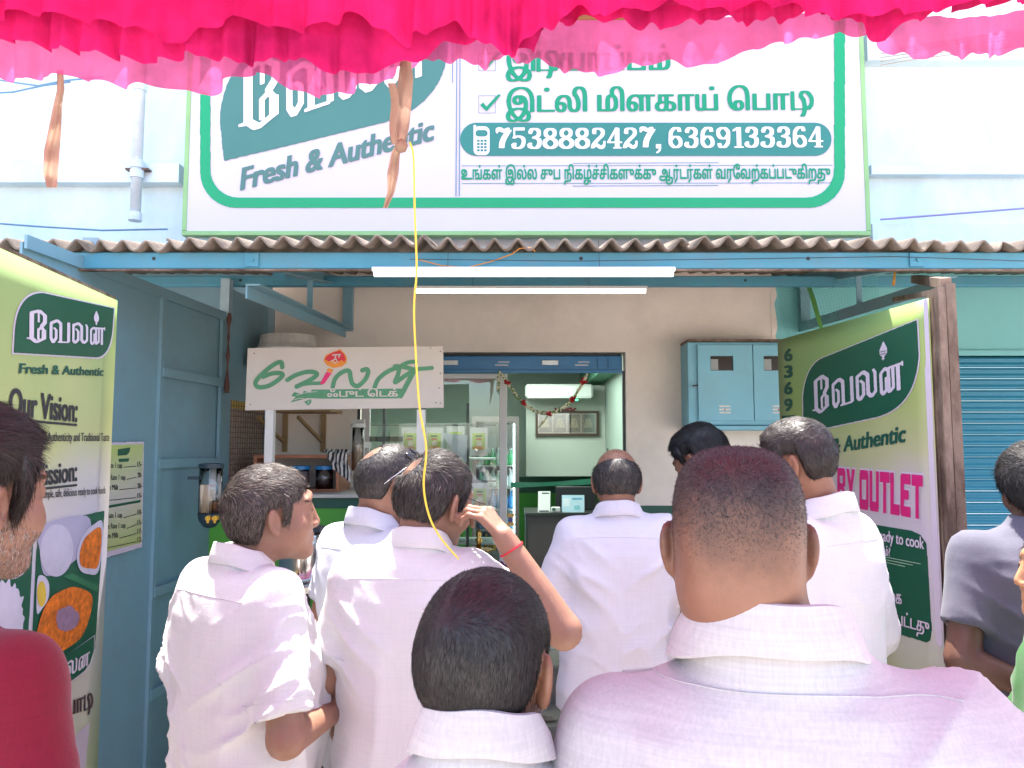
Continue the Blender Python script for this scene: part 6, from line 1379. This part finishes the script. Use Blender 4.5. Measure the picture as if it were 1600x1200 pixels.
        for (a_, b_, w2, am) in crease:
            a_ = np.array(a_, f32); b_ = np.array(b_, f32); d_ = b_-a_; tt = np.clip(((P-a_)@d_)/(d_@d_), 0, 1); v = P-a_-tt[:, None]*d_; out = out+am*np.exp(-((v*v).sum(1))/(w2*w2))*np.sin(np.clip(tt, 0, 1)*3.14)
        return out.astype(f32)
    SH_T = dict(SK_T)
    def shirtf(P):
        z = P[:, 2]/s
        infl = np.interp(z, [.7, .9, 1.1, 1.3, 1.38, 1.45, 1.5], [.032, .028, .026, .020, .014, .009, .006]).astype(f32)
        d = loft(P, SK_T, s, Wd, 0, belly)-infl
        for i in range(2):
            S0, E0, W0 = A_[i]; d = smin(d, cap(P, S0*np.array([.30, 1, 1], f32)+np.array([0, 0, .034*s], f32), S0*np.array([.97, 1, 1], f32), .046*s, .060*s), .05)
            sl = cap(P, S0, E0, .062*s*(.6+.4*Wd), .064*s)
            if sleeve > 1: sl = smin(sl, cap(P, E0, W0, .060*s, .040*s), .015)
            p, n_ = cuts[i]; sl = smax(sl, ((P-p)@n_).astype(f32), .004); d = smin(d, sl, .028)
            d = smax(d, -np.maximum(cap(P, E0+(S0-E0)*(.42 if sleeve <= 1 else 0), E0 if sleeve <= 1 else W0, .052*s, .054*s), -((P-p)@n_)-.035), .003)
        d = smin(d, np.maximum(cap(P, nk0, np.array([hoff[0]*.35, -.016*s, (neckz-.012)*s], f32), .074*s*neck, .069*s*neck*collar_r), P[:, 2]-(neckz+.004)*s).astype(f32), .02)
        d = smax(d, (hem*s-P[:, 2]).astype(f32), .006)
        d = smax(d, -np.maximum(cap(P, nb0, nb0+np.array([0, -.0, .2], f32), .060*s*neck*collar_r, .060*s*neck*collar_r), ((neckz-.022)*s-P[:, 2])).astype(f32), .004)
        return d-folds(P)
    xe = max(.30*s*Wd, max(np.abs(c[0][0]) for c in cuts)+.10); ye = [c[0][1] for c in cuts]; zc = [c[0][2] for c in cuts]
    Xs = lines(-xe, xe, sres); Ys = lines(min(-.22*Wd, min(ye)-.1), max(.22+belly, max(ye)+.1), sres*1.1); Zs = lines(min((hem-.03)*s, min(zc)-.06), 1.54*s, sres*1.1)
    Vs, Fs = snets(shirtf, Xs, Ys, Zs, 2)
    so = setmesh('shirt' if collar else 'upper_garment', Vs, Fs, topm, t, True)
    def backy(xq, zq, sgn=-1):
        lo = np.full(len(xq), sgn*.34, f32); hi = np.full(len(xq), 0, f32)
        for _ in range(18):
            mid = (lo+hi)/2; f_ = shirtf(np.stack([xq, mid, zq], 1).astype(f32)); lo = np.where(f_ > 0, mid, lo); hi = np.where(f_ > 0, hi, mid)
        return lo
    if yoke:
        xq = np.linspace(-.17*Wd*s, .17*Wd*s, 60).astype(f32); zq = (yz*s-.35*xq**2).astype(f32); yq = backy(xq, zq)
        mb = MB(); mb.tube([(a, b-.0004, c) for a, b, c in zip(xq, yq, zq)], .0012, 5); mb.build('yoke_seam', topm, t, smooth=True)
    # sleeve hems
    for i in range(2):
        p, n_ = cuts[i]; 
        if collar:
            u = np.cross(n_, [0, 0, 1.]); u /= np.linalg.norm(u)+1e-6; v = np.cross(n_, u); c = p-n_*.022; ring = []
            for a in np.linspace(0, 2*math.pi, 40, endpoint=False):
                dr = (u*math.cos(a)+v*math.sin(a)).astype(f32); lo, hi = .02, .14
                for _ in range(12):
                    mid = (lo+hi)/2
                    if shirtf((c+dr*mid)[None].astype(f32))[0] < 0: lo = mid
                    else: hi = mid
                ring.append(c+dr*(lo if lo < .1 else .068))
            MB().tube([tuple(q) for q in ring+[ring[0]]], .0009, 4, caps=False).build('hem_seam', topm, t, smooth=True)
    if collar:
        c0 = np.array([hoff[0]*.35, -.016*s, (neckz+.010)*s]); r0 = .0645*s*neck*collar_r; prof_ = [(-.002, -.020), (-.003, .030), (.0005, .037), (.006, .036), (.012, .010), (.018+cold*.4, -.012-cold), (.0165+cold*.4, -.0145-cold), (.008, -.006)]
        phs = np.linspace(-R(152), R(152), 64); mb = MB(); n_ = len(prof_); vs = []
        for ph_ in phs:
            fr = (1-math.cos(ph_))/2
            for k, (dr, dz) in enumerate(prof_):
                rr2 = r0+dr*s*(1+.9*fr*(k > 3)); wob = .0015*math.sin(ph_*5+fseed)
                vs.append((rr2*1.04*math.sin(ph_)+c0[0], -rr2*math.cos(ph_)+c0[1]-.008*fr, c0[2]+dz*s*(1+(.7*fr if k in (4, 5, 6) else 0))-.045*s*fr+wob))
        fs = []
        for a in range(len(phs)-1):
            for k in range(n_): fs.append((a*n_+k, a*n_+(k+1) % n_, (a+1)*n_+(k+1) % n_, (a+1)*n_+k))
        fs += [tuple(range(n_)), tuple((len(phs)-1)*n_+k for k in range(n_))[::-1]]
        mb.add(vs, fs); o = mb.build('collar', topm, t, smooth=True); autosmooth(o, 50)
    # ---- lower garment
    if lower == 'dhoti':
        T2 = dict(z=[0, .05, .3, .6, .8, .95, 1.0], rx=[.23, .23, .225, .215, .20, .18, .17], ry=[.14, .14, .15, .15, .14, .125, .12], cy=[0]*7)
        def lf(P):
            fo = .014*(1-np.abs(2*vnoise(P*np.array([14, 14, 1.1])+4, 5)-1)); return smax(smax(loft(P, T2, s, Wd), (.07-P[:, 2]).astype(f32), .01), (P[:, 2]-1.0*s).astype(f32), .01)-fo.astype(f32)
    else:
        def lf(P):
            d = smax(loft(P, SK_T, s, Wd)-.012, (.80*s-P[:, 2]).astype(f32), .02)
            for sx in (-1, 1): d = smin(d, cap(P, (sx*.088*s, 0, .86*s), (sx*.10*s, .01, .48*s), .100*s, .082*s), .03); d = smin(d, cap(P, (sx*.10*s, .01, .48*s), (sx*.10*s, -.005, .07*s), .082*s, .075*s), .03)
            d = smax(d, (P[:, 2]-1.0*s).astype(f32), .01); d = smax(d, (.06-P[:, 2]).astype(f32), .01)
            return d-(.006*(1-np.abs(2*vnoise(P*np.array([10, 10, 16.])+2, 5)-1))).astype(f32)
    Vl, Fl = snets(lf, lines(-.28*s*Wd, .28*s*Wd, .02), lines(-.22, .22, .02), lines(.03, 1.02*s, .024), 1); setmesh('dhoti' if lower == 'dhoti' else 'trousers', Vl, Fl, lowmat or M('dark trousers', (.03, .03, .035), .8), t, True)
    return t, toH, fromH, shirtf, A_, V, F_
def world_of(t, p):
    a = t.rotation_euler.z; return Vector((p[0]*math.cos(a)-p[1]*math.sin(a), p[0]*math.sin(a)+p[1]*math.cos(a), p[2]))+Vector(t.location)
def local_of(x, y, yaw, p):    # world point -> person's local
    a = -R(yaw); dx, dy_ = p[0]-x, p[1]-y; return (dx*math.cos(a)-dy_*math.sin(a), dx*math.sin(a)+dy_*math.cos(a), p[2])

blackh = ((.012, .009, .008), (.05, .04, .035)); pepper = ((.020, .014, .011), (.24, .195, .17)); dkpep = ((.013, .010, .009), (.13, .11, .10)); brownblk = ((.014, .009, .008), (.05, .035, .03))
sk_mid = skinmat('brown skin', (.25, .115, .068)); sk_dark = skinmat('dark brown skin', (.13, .062, .042)); sk_olive = skinmat('warm brown skin', (.27, .14, .092))
w_pink = shirtmat('pinkish white cotton', (.62, .57, .565), .12); w_lav = shirtmat('lavender white cotton', (.68, .64, .70), .05); w_warm = shirtmat('warm white cotton', (.80, .74, .72), .05); w_blue = shirtmat('bluish white cotton', (.56, .57, .66), .05); w_clean = shirtmat('clean white cotton', (.72, .70, .70), .05)
import time as _time; _t0 = _time.time()
# --- the broad man in the right foreground
skH = skinmat('cropped scalp skin', (.25, .115, .07), hair=(1.545, 1.66, (.022, .014, .014), .93))
person('broad man from behind with cropped dark hair and pale pink white shirt, right foreground', .312, .93, -8, 1.70, Wd=1.06, belly=.03, hs=.955, hw=1.0, jaw=1.25, flat=.75, head=(-13, 0, 0), hoff=(-.042, 0), neck=1.28, shdrop=.03, neckz=1.488, yz=1.442, cold=.002, skin=skH, shirt=w_pink, hair=None, res=.0042, sres=.0075, fold=.022, fseed=4,
       crease=(((-.08, -.2, 1.30), (.05, -.2, 1.0), .02, .012), ((.10, -.2, 1.34), (.02, -.2, 1.1), .025, .01), ((.2, -.18, 1.3), (.12, -.2, 1.0), .02, .012)))
HH = [o for o in S.objects if o.name.startswith('person')][-1]
_b = [c for c in HH.children if c.name.startswith('body')][0]
_n = len(_b.data.vertices); _V = np.empty(_n*3, f32); _b.data.vertices.foreach_get('co', _V); _V = _V.reshape(-1, 3); _p = len(_b.data.polygons); _F = np.empty(_p*4, np.int32); _b.data.polygons.foreach_get('vertices', _F); _F = _F.reshape(-1, 4)
def _hm(c):
    z = c[:, 2]; ear = np.abs(c[:, 0]+.042) > .081
    return np.where((z > 1.53) & (c[:, 1] < .07) & ~ear, np.clip((z-1.53)/.10, .0, 1)**1.5, 0)
so = strands('cropped_hair', _V, _F, _hm, 26000, lambda P, N_: np.tile(np.array([[.1, .6, -.5]]), (len(P), 1)), lambda P: .002+.0035*np.clip((P[:, 2]-1.56)/.1, 0, 1), hairmat('cropped hair', (.018, .011, .011), (.10, .075, .07)), HH, width=.0003, lift=1.1, jit=.6, seed=2, tone=(0, 1)); so['kind'] = 'stuff'
# --- the shorter man in front of the camera
person('short man with thick black hair seen from behind in the centre foreground', -.034, .955, -8, 1.545, bodyH=1.575, shdrop=.115, collar_r=1.04, Wd=.78, hs=.95, hw=1.0, jaw=1.1, head=(-20, 4, 2), hoff=(.0, .022), skin=sk_mid, shirt=w_pink, hair='short', hcol=blackh, hlen=.013, hn=30000, thick=.0035, res=.0045, sres=.009, fold=.006, fseed=7, beard=(((.05, .04, .04), (.7, .68, .66)), 2600, .009), neckz=1.475, htone=(0, .6))
# --- man in red at far left
person('bearded man in red shirt with dark swept hair at the far left edge', -.835, 1.12, -15, 1.742, bodyH=1.69, Wd=.95, hs=1.02, head=(-22, 4, 0), hoff=(.0, .05), skin=sk_olive, shirt=shirtmat('red cotton', (.21, .010, .028), .1), hair='short', hcol=brownblk, hlen=.030, hn=24000, thick=.020, res=.0048, sres=.009, fold=.006, fseed=3, beard=(((.06, .04, .03), (.45, .40, .36)), 4200, .008), eyes=True, yoke=False)
# --- man at left in white, looking right
bx, by_, bw = -.690, 2.0, -38
person('stocky man in white half sleeve shirt with pepper grey hair looking right at left', bx, by_, bw, 1.638, Wd=.90, belly=.05, hs=.97, head=(-66, -2, 0), hoff=(.059, .046), skin=sk_olive, shirt=w_clean, hair='short', hcol=pepper, htone=(0, .75), hlen=.018, hn=22000, thick=.014, res=.005, sres=.008, fold=.016, fseed=11, eyes=True, sleeve=.80,
       arms=[None, (local_of(bx, by_, bw, (-.52, 1.83, 1.03)), local_of(bx, by_, bw, (-.46, 2.04, 1.02)))], hands={1: dict(d=(.2, 1, .5), pn=(-1, 0, .3), curl=(.5, .6, .7, .8), thumb=.5, side=1)}, vis_hands=(1,),
       crease=(((.05, -.2, 1.30), (-.02, -.2, 1.18), .02, .014), ((-.06, -.2, 1.2), (-.10, -.2, .95), .02, .012)))
# --- man with sunglasses pushed up on his head
cx_, cyy, cw = -.435, 2.42, -38
pc = person('man in bluish white shirt with sunglasses pushed up on thinning hair, behind the stocky man', cx_, cyy, cw, 1.70, Wd=.80, hs=1.0, head=(-62, 14, 0), hoff=(.045, .035), skin=sk_olive, shirt=w_blue, hair='short', hcol=dkpep, hlen=.012, hn=14000, thick=.007, res=.006, sres=.010, fold=.008, fseed=17, crown=((-.005, -.078, .080), (.040, .038, .036)))
# --- man touching his ear
dx_, dyy, dw = -.256, 2.05, -8
el = local_of(dx_, dyy, dw, (.128, 1.95, 1.245)); wr_ = local_of(dx_, dyy, dw, (-.022, 1.96, 1.476))
pd = person('man raising a hand with red wrist thread to his ear', dx_, dyy, dw, 1.676, Wd=.88, belly=.03, hs=1.0, head=(-42, 14, 4), hoff=(.05, .02), skin=sk_olive, shirt=w_clean, hair='short', hcol=dkpep, htone=(0, .75), hlen=.022, hn=17000, thick=.010, res=.005, sres=.008, fold=.014, fseed=23, crown=((-.022, -.090, .074), (.036, .034, .040)), sleeve=.80, shdrop=-.0,
           arms=[None, (el, wr_)], hands={1: dict(d=(-.085, .02, .095), pn=(-.5, .3, -.7), curl=(.85, .75, .7, .65), thumb=.75, side=-1)}, vis_hands=(1,),
           crease=(((.0, -.2, 1.36), (.16, -.16, 1.30), .022, .012), ((-.1, -.2, 1.15), (.05, -.2, 1.12), .018, .010)))
# --- balding man at the doorway
fx_, fyy, fw = .385, 2.84, -2
person('heavy balding man in loose white shirt and white dhoti facing the shop doorway', fx_, fyy, fw, 1.69, Wd=.94, belly=.07, hs=1.0, head=(-3, 12, 0), hoff=(.0, .02), skin=sk_mid, shirt=w_lav, hair='bald', hcol=dkpep, htone=(0, .9), hlen=.016, hn=9000, thick=.010, res=.006, sres=.010, fold=.018, fseed=31, lower='dhoti', lowmat=w_clean, hem=.80, sleeve=.85, neck=1.08,
       arms=[((-.25, -.01, 1.13), (-.19, .24, 1.08)), ((.27, .0, 1.13), (.22, .25, 1.12))], vis_hands=())
# --- man looking down behind the broad man
person('man with black hair bending his head down between the balding man and the broad man', .86, 3.02, 25, 1.765, Wd=.92, hs=.98, head=(48, 32, 0), hoff=(-.115, .05), skin=sk_mid, shirt=w_warm, hair='short', hcol=((.006, .005, .005), (.02, .018, .018)), hlen=.022, hn=12000, thick=.018, res=.006, sres=.012, fseed=37, eyes=True)
# --- tall man in white looking left
person('tall man in white full sleeve shirt looking left beside the right banner', .88, 2.2, 38, 1.765, Wd=.80, belly=.03, hs=.94, head=(62, 14, 0), hoff=(-.07, .04), skin=sk_mid, shirt=w_clean, hair='short', hcol=brownblk, hlen=.014, hn=17000, thick=.013, res=.0052, sres=.009, fold=.009, fseed=41, eyes=True, sleeve=1.7, neck=1.1)
# --- man in grey t-shirt
jx, jy, jw = 1.545, 2.32, 4
person('man in grey t-shirt with hands behind his back at the right edge', jx, jy, jw, 1.69, Wd=1.04, belly=.03, hs=.98, head=(-12, 4, 0), hoff=(.025, .0), skin=sk_dark, shirt=shirtmat('grey jersey', (.13, .13, .17), .08), collar=False, yoke=False, hair='short', hcol=((.008, .007, .007), (.04, .035, .035)), hlen=.024, curl=.004, hn=15000, thick=.020, res=.006, sres=.010, fold=.010, fseed=43, eyes=True, sleeve=.68, neckz=1.465,
       arms=[((-.27, -.06, 1.10), (-.08, -.19, 1.02)), ((.27, -.06, 1.10), (.07, -.20, 1.00))], vis_hands=(0,))
# --- woman in green sari
person('woman in a green gold bordered sari seen in profile looking left at the right edge', 1.385, 1.92, 78, 1.50, Wd=.80, hs=.96, head=(80, -2, 0), hoff=(0, .02), skin=skinmat('golden brown skin', (.44, .22, .11)), shirt=shirtmat('green silk', (.02, .12, .02), .1), collar=False, yoke=False, hair='woman', hcol=((.014, .009, .008), (.07, .045, .035)), hlen=.035, hn=16000, thick=.010, res=.0055, sres=.011, fold=.010, fseed=47, eyes=True, sleeve=.66, lower='dhoti', lowmat=shirtmat('green silk', (.05, .20, .03)), hem=.9, jaw=.92)
KK = [o for o in S.objects if o.name.startswith('person')][-1]
m_gold = M('gold zari border', (.62, .42, .10), .35, .35, 60, .001, 200, metal=.5)
PEOPLE = [o for o in S.objects if o.type == 'EMPTY' and o.name.startswith('person')]
# sari border band on the sleeve and over the shoulder
def ringband(parent, c, n_, r, w_, mat, name):
    n_ = np.array(n_, float); n_ /= np.linalg.norm(n_); u = np.cross(n_, [0, 0, 1.]); u /= np.linalg.norm(u); v = np.cross(n_, u); c = np.array(c, float); vs = []; N_ = 36
    for k in range(N_):
        a = 2*math.pi*k/N_; d = u*math.cos(a)+v*math.sin(a)
        for h, rr_ in ((-w_/2, r), (-w_/2, r+.003), (w_/2, r+.003), (w_/2, r)): vs.append(tuple(c+n_*h+d*rr_))
    fs = [(4*k+i, 4*k+(i+1) % 4, 4*((k+1) % N_)+(i+1) % 4, 4*((k+1) % N_)+i) for k in range(N_) for i in range(4)]
    return MB().add(vs, fs).build(name, mat, parent, smooth=False)
s_ = 1.5/1.7
for sx in (-1, 1):
    S0 = np.array([sx*.178*.86*s_, -.008*s_, 1.392*s_]); E0 = np.array([sx*(.178*.86+.075)*s_, -.02*s_, 1.115*s_]); p = S0+(E0-S0)*.60; ringband(KK, p, E0-S0, .064*s_, .022, m_gold, 'sleeve_border')
# red wrist threads
_A = pd[4][1]; E0, W0 = _A[1], _A[2]; ringband(pd[0], E0+(W0-E0)*.86, W0-E0, .0305, .004, M('red thread', (.62, .01, .03), .7), 'wrist_thread')
# spectacles arm of the man touching his ear
T_, toH_, fromH_ = pd[0], pd[1], pd[2]
for sx in (-1, 1): MB().tube([tuple(fromH_(q)) for q in ((sx*.083, -.012, .030), (sx*.082, .03, .028), (sx*.074, .11, .024))], .0014, 5).build('spectacle_arm', m_blk, T_)
MB().tube([tuple(fromH_((.031+.022*math.cos(a), .112, .016+.016*math.sin(a)))) for a in np.linspace(0, 6.283, 17)], .001, 5, caps=False).tube([tuple(fromH_((-.031+.022*math.cos(a), .112, .016+.016*math.sin(a)))) for a in np.linspace(0, 6.283, 17)], .001, 5, caps=False).tube([tuple(fromH_(q)) for q in ((-.01, .113, .02), (.01, .113, .02))], .001, 5).build('spectacle_rims', m_blk, T_)
# sunglasses pushed up on the head
T_, toH_, fromH_ = pc[0], pc[1], pc[2]
g0 = world_of(T_, fromH_((0, .05, .12)))
sg = thing('sunglasses', 'dark sunglasses with silver arms pushed up on the head of the man in bluish white', 'sunglasses', g0[:])
def wp(q): v = world_of(T_, fromH_(q)); return (v-g0)[:]
for sx in (-1, 1):
    mb = MB(); mb.grid(lambda u, v: wp((sx*(.006+.062*u), .066-.030*u**2-.042*v-.0, .113+.012*v-.030*u**2+.006)), 8, 5); o = mb.build('lens', M('dark lens', (.01, .01, .015), .08, coat=.5), sg, smooth=True); o.modifiers.new('t', 'SOLIDIFY').thickness = .002
    MB().tube([wp(q) for q in ((sx*.070, .035, .088), (sx*.083, .0, .058), (sx*.087, -.035, .022), (sx*.083, -.052, .0))], .0020, 6).build('temple_arm', M('silver metal', (.6, .6, .62), .25, metal=1), sg, smooth=True)
MB().tube([wp(q) for q in ((-.072, .034, .09), (-.04, .056, .112), (0, .068, .121), (.04, .056, .112), (.072, .034, .09))], .0026, 6).build('frame_bar', m_blk, sg, smooth=True)
print('people', _time.time()-_t0)
